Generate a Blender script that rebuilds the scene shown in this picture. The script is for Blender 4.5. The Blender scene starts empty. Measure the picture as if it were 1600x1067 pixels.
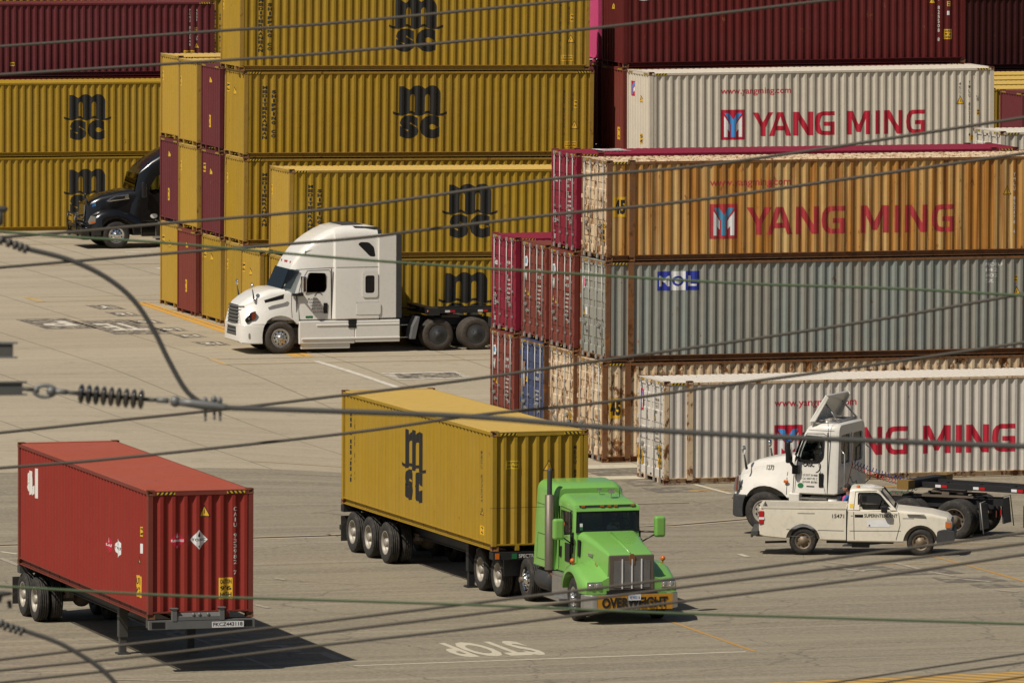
import bpy, bmesh, math, random
from mathutils import Vector, Matrix
random.seed(7)
R = math.radians
SC = bpy.context.scene
COL = SC.collection

# ------------------------------------------------------------------ camera, sky, sun, exposure
CH = 23.2806
F_PX = 13778.64
FW = Vector((0.29608685, 0.95178068, -0.08028769))
RT = Vector((0.9549668, -0.29667401, 0.00478933))
UP = Vector((0.01926088, 0.07809014, 0.99676023))
cd = bpy.data.cameras.new('camera')
cam = bpy.data.objects.new('camera', cd)
COL.objects.link(cam)
SC.camera = cam
M3 = Matrix((RT, UP, -FW)).transposed().to_4x4()
cam.matrix_world = Matrix.Translation((0, 0, CH)) @ M3
cd.sensor_width = 36
cd.sensor_fit = 'HORIZONTAL'
cd.lens = F_PX / 1600 * 36
cd.clip_start = 1
cd.clip_end = 6000
cd.dof.use_dof = True
cd.dof.focus_distance = 225
cd.dof.aperture_fstop = 16

SUNV = Vector((-0.69, -0.33, 1.0)).normalized()
elev = math.asin(SUNV.z)
sd = bpy.data.lights.new('sun', 'SUN')
sd.energy = 5.0
sd.angle = R(0.53)
sd.color = (1.0, 0.93, 0.82)
sun = bpy.data.objects.new('sun', sd)
COL.objects.link(sun)
sun.rotation_euler = SUNV.to_track_quat('Z', 'Y').to_euler()
sun.location = (40, 150, 80)
w = bpy.data.worlds.new('World')
SC.world = w
w.use_nodes = True
nt = w.node_tree
sky = nt.nodes.new('ShaderNodeTexSky')
sky.sky_type = 'NISHITA'
sky.sun_disc = False
sky.sun_elevation = elev
sky.sun_rotation = math.atan2(SUNV.x, SUNV.y)
sky.dust_density = 2.0
sky.ozone_density = 0.6
bg = nt.nodes['Background']
bg.inputs[1].default_value = 0.05
nt.links.new(sky.outputs[0], bg.inputs[0])
SC.view_settings.view_transform = 'Standard'
SC.view_settings.look = 'None'
SC.view_settings.exposure = -0.12
SC.view_settings.gamma = 1

# ------------------------------------------------------------------ helpers
def gz(x, y):
    def S(t):
        t = min(1, max(0, t)); return t * t * (3 - 2 * t)
    return -0.535 * S((x - 64) / 10) * S((y - 206) / 22) * S((272 - y) / 22)

def at(px, py, d):
    """a point seen at picture position px, py at distance d from the camera"""
    return Vector((0, 0, CH)) + d * (FW + RT * ((px - 800) / F_PX) + UP * ((533.5 - py) / F_PX))

def ground_at(px, py):
    z = 0.0
    d = FW + RT * ((px - 800) / F_PX) + UP * ((533.5 - py) / F_PX)
    for _ in range(30):
        P = Vector((0, 0, CH)) + d * ((z - CH) / d.z)
        z = .5 * z + .5 * gz(P.x, P.y)
    return P

def tag(o, label=None, cat=None, group=None, kind=None):
    if label: o['label'] = label
    if cat: o['category'] = cat
    if group: o['group'] = group
    if kind: o['kind'] = kind
    return o

def empty(name, loc=(0, 0, 0), rz=0, label=None, cat=None, group=None, parent=None):
    o = bpy.data.objects.new(name, None)
    COL.objects.link(o)
    o.empty_display_size = 0.3
    o.location = loc
    o.rotation_euler = (0, 0, rz)
    if parent: o.parent = parent
    return tag(o, label, cat, group)

def link(name, me, mat=None, parent=None):
    o = bpy.data.objects.new(name, me)
    COL.objects.link(o)
    if parent: o.parent = parent
    if mat is not None:
        if not me.materials: me.materials.append(None)
        if me.materials[0] is None or me.users > 1 or True:
            o.material_slots[0].link = 'OBJECT'
            o.material_slots[0].material = mat
    return o

class MB:
    def __init__(s):
        s.v = []; s.f = []; s.mi = []; s.sm = []
    def add(s, vs, fs, mi=0, smooth=False):
        b = len(s.v)
        s.v += [tuple(v) for v in vs]
        for f in fs:
            s.f.append(tuple(b + i for i in f)); s.mi.append(mi); s.sm.append(smooth)
        return s
    def box(s, x0, x1, y0, y1, z0, z1, mi=0):
        v = [(x, y, z) for z in (z0, z1) for y in (y0, y1) for x in (x0, x1)]
        return s.add(v, [(0, 2, 3, 1), (4, 5, 7, 6), (0, 1, 5, 4), (2, 6, 7, 3), (0, 4, 6, 2), (1, 3, 7, 5)], mi)
    def hexa(s, lo, hi, mi=0):
        """lo, hi: 4 points each, counter-clockwise"""
        return s.add(list(lo) + list(hi), [(3, 2, 1, 0), (4, 5, 6, 7), (0, 1, 5, 4), (1, 2, 6, 5), (2, 3, 7, 6), (3, 0, 4, 7)], mi)
    def prism(s, pts, axis, c0, c1, mi=0, smooth=False):
        def P(a, b, c):
            return (a, c, b) if axis == 'y' else ((c, a, b) if axis == 'x' else (a, b, c))
        n = len(pts)
        s.add([P(a, b, c0) for a, b in pts] + [P(a, b, c1) for a, b in pts],
              [(i, (i + 1) % n, n + (i + 1) % n, n + i) for i in range(n)], mi, smooth)
        s.add([P(a, b, c0) for a, b in pts], [tuple(range(n))[::-1]], mi)
        s.add([P(a, b, c1) for a, b in pts], [tuple(range(n))], mi)
        return s
    def tube(s, pts, r, n=8, mi=0, cap=True):
        pts = [Vector(p) for p in pts]
        rr = r if isinstance(r, (list, tuple)) else [r] * len(pts)
        rings = []
        t0 = (pts[1] - pts[0]).normalized()
        a = t0.orthogonal().normalized()
        for i, p in enumerate(pts):
            t = (pts[min(i + 1, len(pts) - 1)] - pts[max(i - 1, 0)])
            t = t.normalized() if t.length > 1e-9 else t0
            a = (a - t * a.dot(t))
            a = a.normalized() if a.length > 1e-6 else t.orthogonal().normalized()
            b = t.cross(a)
            rings.append([p + (a * math.cos(2 * math.pi * k / n) + b * math.sin(2 * math.pi * k / n)) * rr[i] for k in range(n)])
        return s.loft(rings, mi, True, cap)
    def loft(s, rings, mi=0, smooth=True, cap=True):
        n = len(rings[0]); vs = [v for r in rings for v in r]
        fs = []
        for i in range(len(rings) - 1):
            for k in range(n):
                fs.append((i * n + k, i * n + (k + 1) % n, (i + 1) * n + (k + 1) % n, (i + 1) * n + k))
        s.add(vs, fs, mi, smooth)
        if cap:
            s.add(rings[0], [tuple(range(n))[::-1]], mi)
            s.add(rings[-1], [tuple(range(n))], mi)
        return s
    def lathe(s, prof, c=(0, 0, 0), axis='y', n=32, mi=0, smooth=True, cap=False):
        """prof: (radius, offset along the axis)"""
        rings = []
        for r, h in prof:
            ring = []
            for k in range(n):
                a = 2 * math.pi * k / n
                p, q = r * math.cos(a), r * math.sin(a)
                v = (p, h, q) if axis == 'y' else ((h, p, q) if axis == 'x' else (p, q, h))
                ring.append((v[0] + c[0], v[1] + c[1], v[2] + c[2]))
            rings.append(ring)
        return s.loft(rings, mi, smooth, cap)
    def ellip(s, c, rx, ry, rz, n=16, m=10, mi=0):
        rings = []
        for j in range(m + 1):
            t = math.pi * j / m
            sr = max(math.sin(t), 0.02)
            rings.append([(c[0] + rx * sr * math.cos(2 * math.pi * k / n), c[1] + ry * sr * math.sin(2 * math.pi * k / n), c[2] - rz * math.cos(t)) for k in range(n)])
        return s.loft(rings, mi, True, True)
    def mesh(s, name='mesh', fix=True):
        me = bpy.data.meshes.new(name)
        me.from_pydata(s.v, [], s.f)
        me.polygons.foreach_set('material_index', s.mi)
        me.polygons.foreach_set('use_smooth', s.sm)
        if fix:
            bm = bmesh.new(); bm.from_mesh(me)
            bmesh.ops.remove_doubles(bm, verts=bm.verts, dist=1e-5)
            bmesh.ops.recalc_face_normals(bm, faces=bm.faces)
            bm.to_mesh(me); bm.free()
        me.update()
        return me
    def build(s, name, mat, parent=None, bevel=0, mats=None, seg=2):
        me = s.mesh(name)
        mm = [mat] + list(mats or [])
        for m in mm: me.materials.append(m)
        o = bpy.data.objects.new(name, me)
        COL.objects.link(o)
        if parent: o.parent = parent
        if bevel:
            b = o.modifiers.new('bevel', 'BEVEL'); b.width = bevel; b.segments = seg
            b.limit_method = 'ANGLE'; b.angle_limit = R(35)
        return o

def evaluated_mesh(o):
    dg = bpy.context.evaluated_depsgraph_get()
    dg.update()
    return bpy.data.meshes.new_from_object(o.evaluated_get(dg))

def cut(o, cutters, keep=False):
    """boolean difference, applied in the object's own space"""
    par = o.parent; o.parent = None
    for c in cutters:
        me = c.mesh('cutter')
        co = bpy.data.objects.new('cutter', me); COL.objects.link(co)
        m = o.modifiers.new('b', 'BOOLEAN'); m.operation = 'DIFFERENCE'; m.object = co; m.solver = 'EXACT'
        me2 = evaluated_mesh(o)
        o.modifiers.clear()
        old = o.data; o.data = me2
        bpy.data.objects.remove(co)
    o.parent = par
    return o

def autosmooth(o, ang=35):
    me = o.data
    bm = bmesh.new(); bm.from_mesh(me)
    for f in bm.faces: f.smooth = True
    for e in bm.edges:
        e.smooth = not (len(e.link_faces) == 2 and e.calc_face_angle(0) > R(ang)) and len(e.link_faces) == 2
    bm.to_mesh(me); bm.free()
    return o

def copy_tree(o, parent=None):
    c = o.copy(); COL.objects.link(c)
    if parent: c.parent = parent
    for ch in list(o.children): copy_tree(ch, c)
    return c

# ------------------------------------------------------------------ materials
def srgb(r, g, b):
    f = lambda c: (c / 255) / 12.92 if c / 255 <= 0.04045 else ((c / 255 + 0.055) / 1.055) ** 2.4
    return (f(r), f(g), f(b), 1)

def N(t, typ, **kw):
    n = t.nodes.new(typ)
    for k, v in kw.items():
        if k.startswith('_'): setattr(n, k[1:], v)
        else: n.inputs[k.replace('_', ' ')].default_value = v
    return n

def ramp(t, src, p0, p1, c0=(0, 0, 0, 1), c1=(1, 1, 1, 1)):
    n = t.nodes.new('ShaderNodeValToRGB')
    e = n.color_ramp.elements
    e[0].position = p0; e[0].color = c0; e[1].position = p1; e[1].color = c1
    t.links.new(src, n.inputs[0])
    return n.outputs[0]

def mix(t, fac, a, b, typ='MIX'):
    n = t.nodes.new('ShaderNodeMix'); n.data_type = 'RGBA'; n.blend_type = typ
    for i, s in ((0, fac), (6, a), (7, b)):
        if hasattr(s, 'is_linked') or hasattr(s, 'node'): t.links.new(s, n.inputs[i])
        else: n.inputs[i].default_value = s
    return n.outputs[2]

def base_mat(name):
    m = bpy.data.materials.new(name); m.use_nodes = True
    return m, m.node_tree, m.node_tree.nodes['Principled BSDF']

def flat(name, col, rough=0.5, metal=0.0, var=0.12, scale=3.0, spec=0.5, coat=0.0, dirt=0.0, emis=None):
    """paint, rubber or metal with light wear"""
    m, t, p = base_mat(name)
    c = col if len(col) == 4 else tuple(col) + (1,)
    tc = N(t, 'ShaderNodeTexCoord')
    oi = N(t, 'ShaderNodeObjectInfo')
    n1 = N(t, 'ShaderNodeTexNoise', _noise_dimensions='4D', Scale=scale, Detail=6.0, Roughness=.65)
    t.links.new(tc.outputs['Object'], n1.inputs['Vector']); t.links.new(oi.outputs['Random'], n1.inputs['W'])
    dark = tuple(x * (1 - var * 2) for x in c[:3]) + (1,)
    lite = tuple(min(1, x * (1 + var)) for x in c[:3]) + (1,)
    colr = mix(t, n1.outputs[0], dark, lite)
    if dirt:
        n2 = N(t, 'ShaderNodeTexNoise', Scale=9.0, Detail=8.0, Roughness=.7)
        t.links.new(tc.outputs['Object'], n2.inputs['Vector'])
        f = ramp(t, n2.outputs[0], .5, .75)
        mu = N(t, 'ShaderNodeMath', _operation='MULTIPLY'); t.links.new(f, mu.inputs[0]); mu.inputs[1].default_value = dirt
        colr = mix(t, mu.outputs[0], colr, (.13, .10, .065, 1))
    t.links.new(colr, p.inputs['Base Color'])
    rr = N(t, 'ShaderNodeMapRange'); t.links.new(n1.outputs[0], rr.inputs[0])
    rr.inputs[3].default_value = max(0.02, rough - .08); rr.inputs[4].default_value = min(1, rough + .1)
    t.links.new(rr.outputs[0], p.inputs['Roughness'])
    p.inputs['Metallic'].default_value = metal
    p.inputs['Specular IOR Level'].default_value = spec
    p.inputs['Coat Weight'].default_value = coat
    p.inputs['Coat Roughness'].default_value = .08
    return m

RUST = (.105, .045, .018, 1)
def paint(name, col, rust=0.1, fade=0.25, rough=.55, rustcol=RUST, streak=0.0, grime=.3):
    """container paint: faded, streaked, with rust spots"""
    m, t, p = base_mat(name)
    L = t.links.new
    tc = N(t, 'ShaderNodeTexCoord'); oi = N(t, 'ShaderNodeObjectInfo')
    def noise(sc, scale=1.0, det=6.0, ro=.6, wmul=7.0):
        mp = N(t, 'ShaderNodeMapping'); mp.inputs['Scale'].default_value = sc
        L(tc.outputs['Object'], mp.inputs[0])
        mu = N(t, 'ShaderNodeMath', _operation='MULTIPLY'); L(oi.outputs['Random'], mu.inputs[0]); mu.inputs[1].default_value = wmul
        n = N(t, 'ShaderNodeTexNoise', _noise_dimensions='4D', Scale=scale, Detail=det, Roughness=ro)
        L(mp.outputs[0], n.inputs['Vector']); L(mu.outputs[0], n.inputs['W'])
        return n.outputs[0]
    c = tuple(col[:3])
    faded = tuple(min(1, x * .75 + .25 * (sum(c) / 3) + .02) for x in c) + (1,)
    n_big = noise((.35, .35, .5), 1.0, 4.0)
    colr = mix(t, ramp(t, n_big, .35, .75), c + (1,), mix_const(c + (1,), faded, fade))
    n_str = noise((5, 5, .35), 1.0, 5.0, .7)
    colr = mix(t, mulv(t, ramp(t, n_str, .42, .8), grime), colr, tuple(x * .55 for x in c) + (1,))
    n_fine = noise((1, 1, 1), 14.0, 8.0, .75)
    colr = mix(t, mulv(t, ramp(t, n_fine, .58, .8), .25 * (grime + .3)), colr, tuple(min(1, x * 1.25 + .03) for x in c) + (1,))
    if streak:
        n_r0 = noise((3.2, 3.2, .13), 1.0, 3.0, .5, 3.0)
        colr = mix(t, mulv(t, ramp(t, n_r0, .36, .60), min(1, streak * 1.05)), colr, (.42, .19, .038, 1))
        n_rs = noise((8.0, 8.0, .16), 1.0, 3.0, .5)
        colr = mix(t, mulv(t, ramp(t, n_rs, .56 - .07 * streak, .66 - .05 * streak), min(1, streak * .75)), colr, (.20, .068, .015, 1))
    n_sp = noise((1, 1, .6), 3.5, 10.0, .78, 13.0)
    lo = .64 - .30 * rust
    n_rc = noise((1, 1, 1), 5.0, 4.0)
    rc = mix(t, ramp(t, n_rc, .4, .6), rustcol, (.24, .10, .03, 1))
    colr = mix(t, ramp(t, n_sp, lo, lo + .045), colr, rc)
    L(colr, p.inputs['Base Color'])
    p.inputs['Roughness'].default_value = rough
    p.inputs['Specular IOR Level'].default_value = .18
    bp = N(t, 'ShaderNodeBump', Strength=.6, Distance=.035)
    n_d = noise((1.2, 1.2, 1.2), 1.3, 3.0, .5)
    L(n_d, bp.inputs['Height']); L(bp.outputs[0], p.inputs['Normal'])
    return m

def mix_const(a, b, f):
    return tuple(a[i] * (1 - f) + b[i] * f for i in range(3)) + (1,)

def mulv(t, s, k):
    mu = N(t, 'ShaderNodeMath', _operation='MULTIPLY'); t.links.new(s, mu.inputs[0]); mu.inputs[1].default_value = k
    return mu.outputs[0]

def glass(name, tint=(.35, .42, .42, 1), dark=.5):
    m, t, p = base_mat(name)
    t.nodes.remove(p)
    out = [n for n in t.nodes if n.type == 'OUTPUT_MATERIAL'][0]
    tr = N(t, 'ShaderNodeBsdfTransparent'); tr.inputs[0].default_value = tuple(x * dark for x in tint[:3]) + (1,)
    gl = N(t, 'ShaderNodeBsdfGlossy'); gl.inputs[0].default_value = (1, 1, 1, 1); gl.inputs['Roughness'].default_value = .03
    fr = N(t, 'ShaderNodeFresnel'); fr.inputs[0].default_value = 1.5
    mx = N(t, 'ShaderNodeMixShader')
    t.links.new(fr.outputs[0], mx.inputs[0]); t.links.new(tr.outputs[0], mx.inputs[1]); t.links.new(gl.outputs[0], mx.inputs[2])
    t.links.new(mx.outputs[0], out.inputs[0])
    return m

M = {}
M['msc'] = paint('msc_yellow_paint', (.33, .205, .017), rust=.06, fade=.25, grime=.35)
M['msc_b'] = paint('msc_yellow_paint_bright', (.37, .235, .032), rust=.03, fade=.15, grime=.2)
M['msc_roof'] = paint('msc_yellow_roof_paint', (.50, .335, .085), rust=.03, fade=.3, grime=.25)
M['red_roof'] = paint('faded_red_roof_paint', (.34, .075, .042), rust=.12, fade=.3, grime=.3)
M['msc_c'] = paint('msc_yellow_paint_worn', (.33, .20, .03), rust=.22, fade=.4, grime=.4)
M['maroon'] = paint('maroon_paint', (.098, .011, .010), rust=.1, fade=.3)
M['maroon_b'] = paint('maroon_paint_violet', (.115, .022, .026), rust=.06, fade=.3)
M['brown'] = paint('brown_red_paint', (.165, .036, .025), rust=.1, fade=.3)
M['maroon_shaded'] = paint('maroon_paint_with_shade_in_colour', (.030, .004, .005), rust=.05, fade=.1)  # maroon darkened to near black: the shadow on the containers is in the colour
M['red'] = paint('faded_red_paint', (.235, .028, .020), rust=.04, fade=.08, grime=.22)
M['magenta'] = paint('magenta_paint', (.20, .012, .030), rust=.04, fade=.2)
M['pink'] = paint('pink_paint', (.52, .06, .17), rust=.02, fade=.2)
M['cream'] = paint('cream_white_paint', (.54, .49, .405), rust=.06, fade=.1, grime=.25)
M['cream_b'] = paint('dull_white_paint', (.54, .50, .44), rust=.07, fade=.1, grime=.3)
M['ymrust'] = paint('cream_paint_streaked_with_rust', (.54, .37, .15), rust=.16, fade=.2, streak=.95, grime=.4)
M['ymrust2'] = paint('cream_paint_blotched_with_rust', (.62, .50, .34), rust=.44, fade=.2, streak=.25, grime=.4)
M['molgrey'] = paint('grey_green_paint', (.245, .27, .245), rust=.1, fade=.2, streak=.12)
M['blue'] = paint('dull_blue_paint', (.045, .06, .13), rust=.08, fade=.3)
M['rustpost'] = paint('rusted_steel', (.165, .080, .042), rust=.42, fade=.2, streak=.15)
M['casting'] = paint('corner_casting_steel', (.115, .06, .035), rust=.5, fade=.3)
M['dark'] = flat('black_steel', (.012, .012, .013, 1), .55)
M['black'] = flat('black_paint', (.008, .008, .009, 1), .4)
M['hole'] = flat('dark_opening', (.003, .003, .003, 1), .9)
M['rubber'] = flat('tyre_rubber', (.022, .020, .018, 1), .8, var=.25, dirt=.5)
M['tyrewall'] = flat('dusty_tyre_rubber', (.045, .036, .028, 1), .85, var=.2, dirt=.6)
M['alu'] = flat('aluminium', (.55, .54, .52, 1), .33, .85, dirt=.2)
M['chrome'] = flat('chrome', (.7, .7, .7, 1), .12, 1.0, var=.03)
M['steelw'] = flat('white_steel_rim', (.34, .31, .26, 1), .5, .2, dirt=.5)
M['grime_steel'] = flat('grimy_steel', (.13, .10, .075, 1), .7, .1, dirt=.6)
M['galv'] = flat('galvanised_steel', (.15, .153, .15, 1), .5, .3, dirt=.15)
M['bar'] = flat('lock_bar_steel', (.36, .35, .33, 1), .5, .3, dirt=.3)
M['white'] = flat('white_truck_paint', (.70, .68, .63, 1), .3, coat=.5, var=.05, scale=.8, dirt=.10)
M['white2'] = flat('white_cab_paint', (.66, .63, .57, 1), .32, coat=.4, var=.06, scale=.8, dirt=.12)
M['white3'] = flat('old_white_paint', (.66, .61, .50, 1), .42, coat=.2, var=.08, scale=1.5, dirt=.2)
M['green'] = flat('bright_green_truck_paint', (.175, .40, .080, 1), .28, coat=.6, var=.06, scale=.7, dirt=.10)
M['blackp'] = flat('glossy_black_truck_paint', (.006, .006, .006, 1), .22, coat=.5, var=.05)
M['plastic'] = flat('dark_grey_plastic', (.035, .036, .038, 1), .6, dirt=.2)
M['greyp'] = flat('grey_plastic', (.12, .12, .125, 1), .6)
M['glass'] = glass('window_glass', (.8, .85, .85, 1), .85)
M['glassd'] = glass('tinted_glass', (.10, .13, .14, 1), .6)
M['glassb'] = glass('windscreen_glass', (.25, .36, .42, 1), .45)
M['lamp'] = flat('headlamp_glass', (.42, .42, .40, 1), .1, .6, var=.2, scale=20)
M['amber'] = flat('amber_plastic', (.55, .13, .015, 1), .3)
M['redl'] = flat('red_plastic', (.42, .012, .015, 1), .3)
M['whiter'] = flat('white_reflector', (.7, .7, .7, 1), .3)
M['yel'] = flat('yellow_label', (.62, .36, .02, 1), .5, var=.05)
M['yelb'] = flat('yellow_black_marking', (.62, .42, .02, 1), .5)
M['ink'] = flat('black_lettering', (.012, .011, .010, 1), .6, var=.2)
M['inkw'] = flat('white_lettering', (.62, .60, .56, 1), .6, var=.1)
M['inkf'] = flat('faint_dark_lettering', (.10, .07, .03, 1), .6)
M['ymred'] = flat('red_lettering', (.42, .008, .030, 1), .5, var=.08)
M['ymredf'] = flat('faded_red_lettering', (.40, .028, .035, 1), .6, var=.2, dirt=.12)
M['ymblue'] = flat('light_blue_lettering', (.05, .25, .60, 1), .5)
M['ymbluef'] = flat('faded_blue_lettering', (.06, .22, .36, 1), .5)
M['molblue'] = flat('blue_emblem_paint', (.02, .035, .30, 1), .5)
M['skin'] = flat('skin', (.30, .15, .09, 1), .6)
M['cloth'] = flat('dark_cloth', (.02, .022, .03, 1), .9)
M['clothb'] = flat('blue_cloth', (.03, .10, .30, 1), .9)
M['hivis'] = flat('yellow_green_safety_vest', (.42, .62, .03, 1), .8)
M['pinkv'] = flat('pink_safety_vest', (.62, .05, .16, 1), .8)
M['hair'] = flat('dark_hair', (.015, .010, .008, 1), .8)
M['seat'] = flat('dark_seat_fabric', (.025, .025, .027, 1), .9)
M['orangeband'] = flat('orange_yellow_banner', (.50, .235, .01, 1), .6, var=.12, dirt=.15)
M['hoser'] = flat('red_coiled_hose', (.50, .06, .06, 1), .4)
M['hoseb'] = flat('blue_coiled_hose', (.03, .05, .22, 1), .4)
M['hoseg'] = flat('green_coiled_cable', (.02, .14, .05, 1), .4)
M['wire'] = flat('weathered_wire', (.055, .046, .034, 1), .7, .0, scale=.5, var=.2)
M['wiret'] = flat('grey_conductor', (.045, .044, .040, 1), .7, .0, scale=.5, var=.15)
M['wireg'] = flat('green_oxidised_wire', (.065, .10, .045, 1), .7, scale=.5)
M['glaze'] = flat('grey_glazed_insulator', (.04, .034, .027, 1), .15, coat=.6)
M['cast'] = flat('cast_iron', (.07, .07, .065, 1), .6, .3, dirt=.3)

# ------------------------------------------------------------------ lettering
def text_mb(s, h, w=None, bold=0.0, sp=1.0):
    """flat lettering as (verts, faces) with its lower left corner at 0, 0"""
    cu = bpy.data.curves.new('t', 'FONT'); cu.body = s; cu.size = 1; cu.offset = bold
    cu.space_character = sp; cu.resolution_u = 3
    o = bpy.data.objects.new('t', cu)
    me = o.to_mesh()
    vs = [(v.co.x, v.co.y) for v in me.vertices]; fs = [tuple(p.vertices) for p in me.polygons]
    o.to_mesh_clear(); bpy.data.objects.remove(o); bpy.data.curves.remove(cu)
    if not vs: return [], []
    x0 = min(v[0] for v in vs); x1 = max(v[0] for v in vs); y0 = min(v[1] for v in vs); y1 = max(v[1] for v in vs)
    ky = h / max(1e-6, y1 - y0); kx = ky if w is None else w / max(1e-6, x1 - x0)
    return [((x - x0) * kx, (y - y0) * ky) for x, y in vs], fs

class Art:
    """flat artwork in 2D, each piece a polygon or lettering on its own layer"""
    def __init__(s): s.v = []; s.f = []; s.m = []
    def put(s, vf, u=0, v=0, layer=0, mi=0, flip=False):
        b = len(s.v); vs, fs = vf
        s.v += [(x + u, y + v, layer) for x, y in vs]
        s.f += [tuple(b + i for i in f) for f in fs]; s.m += [mi] * len(fs)
        return s
    def poly(s, pts, layer=0, mi=0):
        return s.put((pts, [tuple(range(len(pts)))]), 0, 0, layer, mi)
    def rect(s, u0, v0, u1, v1, layer=0, mi=0):
        return s.poly([(u0, v0), (u1, v0), (u1, v1), (u0, v1)], layer, mi)
    def text(s, t, u, v, h, w=None, bold=0.0, layer=0, mi=0, sp=1.0):
        return s.put(text_mb(t, h, w, bold, sp), u, v, layer, mi)
    def column(s, t, u, v0, v1, w, bold=.02, layer=0, mi=0):
        """letters stacked from v1 down to v0, centred on u"""
        st = (v1 - v0) / len(t)
        for i, c in enumerate(t):
            if c == ' ': continue
            k = .42 if c == 'I' or c == '1' else 1
            s.text(c, u - w * k / 2, v1 - (i + 1) * st + st * .14, st * .76, w * k, bold, layer, mi)
        return s

def art_mesh(art, f, brk=None, u0=0, vbase=0):
    """f(u, v, lift) -> 3D; brk: positions along u where the surface folds"""
    bm = bmesh.new()
    vs = [bm.verts.new((x, y, l)) for x, y, l in art.v]
    for q, mi in zip(art.f, art.m):
        try:
            fc = bm.faces.new([vs[i] for i in q]); fc.material_index = mi
        except ValueError: pass
    bmesh.ops.triangulate(bm, faces=[x for x in bm.faces if len(x.verts) > 3])
    if brk:
        us = [v.co.x for v in bm.verts]; lo, hi = min(us), max(us)
        for b in brk:
            if lo + 1e-4 < b < hi - 1e-4:
                bmesh.ops.bisect_plane(bm, geom=bm.verts[:] + bm.edges[:] + bm.faces[:], plane_co=(b, 0, 0), plane_no=(1, 0, 0), dist=1e-5)
    for v in bm.verts: v.co = Vector(f(v.co.x, v.co.y, .004 + .002 * v.co.z))
    me = bpy.data.meshes.new('art'); bm.to_mesh(me); bm.free()
    return me

def columns(fn_top, fn_bot, xs, slot=None):
    v = []; f = []
    for a, b in zip(xs[:-1], xs[1:]):
        m = (a + b) / 2
        lo = fn_bot
        if slot and slot(m) is not None:
            g = lambda x: slot(min(max(x, a + 1e-4), b - 1e-4)) if slot(min(max(x, a + 1e-4), b - 1e-4)) is not None else fn_bot(x)
            lo = g
        n = len(v); v += [(a, lo(a)), (b, lo(b)), (b, fn_top(b)), (a, fn_top(a))]; f.append((n, n + 1, n + 2, n + 3))
    return v, f

def msc_logo():
    k = 1.75 / 577.0
    X = lambda z: (z - 419) * k
    Y = lambda z: (862 - z) * k
    a = Art()
    def top(z):
        if z < 296: return 287
        if z < 478:
            t = (z - 395) / 92; return 278 + 46 * min(1, t * t)
        t = (z - 562) / 95; return 278 + (46 * t * t if t < 0 else 100 * (1 - math.sqrt(max(0, 1 - t * t))))
    def slot(z):
        for c in (331, 506):
            t = (z - c) / 31
            if abs(t) < 1: return 372 + 34 * (1 - math.sqrt(1 - t * t))
        return None
    xs = [183, 230, 296] + [300 + 5.6 * i for i in range(12)] + [375, 395, 415, 435, 455, 470] + [475 + 5.64 * i for i in range(12)] + [550, 570, 590, 605, 618, 628, 636, 643, 649, 653, 655.5]
    v = []; f = []
    for p, q in zip(xs[:-1], xs[1:]):
        mid = (p + q) / 2; n = len(v)
        if slot(mid) is not None:
            sp = slot(p + .01) or 406; sq = slot(q - .01) or 406
            v += [(X(p), Y(sp)), (X(q), Y(sq)), (X(q), Y(top(q))), (X(p), Y(top(p)))]
        else:
            v += [(X(p), Y(588)), (X(q), Y(588)), (X(q), Y(top(q))), (X(p), Y(top(p)))]
        f.append((n, n + 1, n + 2, n + 3))
    a.put((v, f))
    wave = [(108, 575), (150, 592), (200, 597), (245, 590), (300, 570), (330, 572), (365, 592), (410, 600), (450, 593), (490, 572), (520, 570), (555, 588), (600, 600), (660, 600), (700, 592), (732, 578)]
    wv = [(X(x), Y(y - 13)) for x, y in wave] + [(X(x), Y(y + 12)) for x, y in wave]
    n = len(wave)
    a.put((wv, [(i, n + i, n + i + 1, i + 1) for i in range(n - 1)]), layer=1)
    a.text('s', X(190), Y(862), (862 - 607) * k, 212 * k, .075)
    a.text('c', X(422), Y(862), (862 - 607) * k, 226 * k, .075)
    return a

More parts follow.
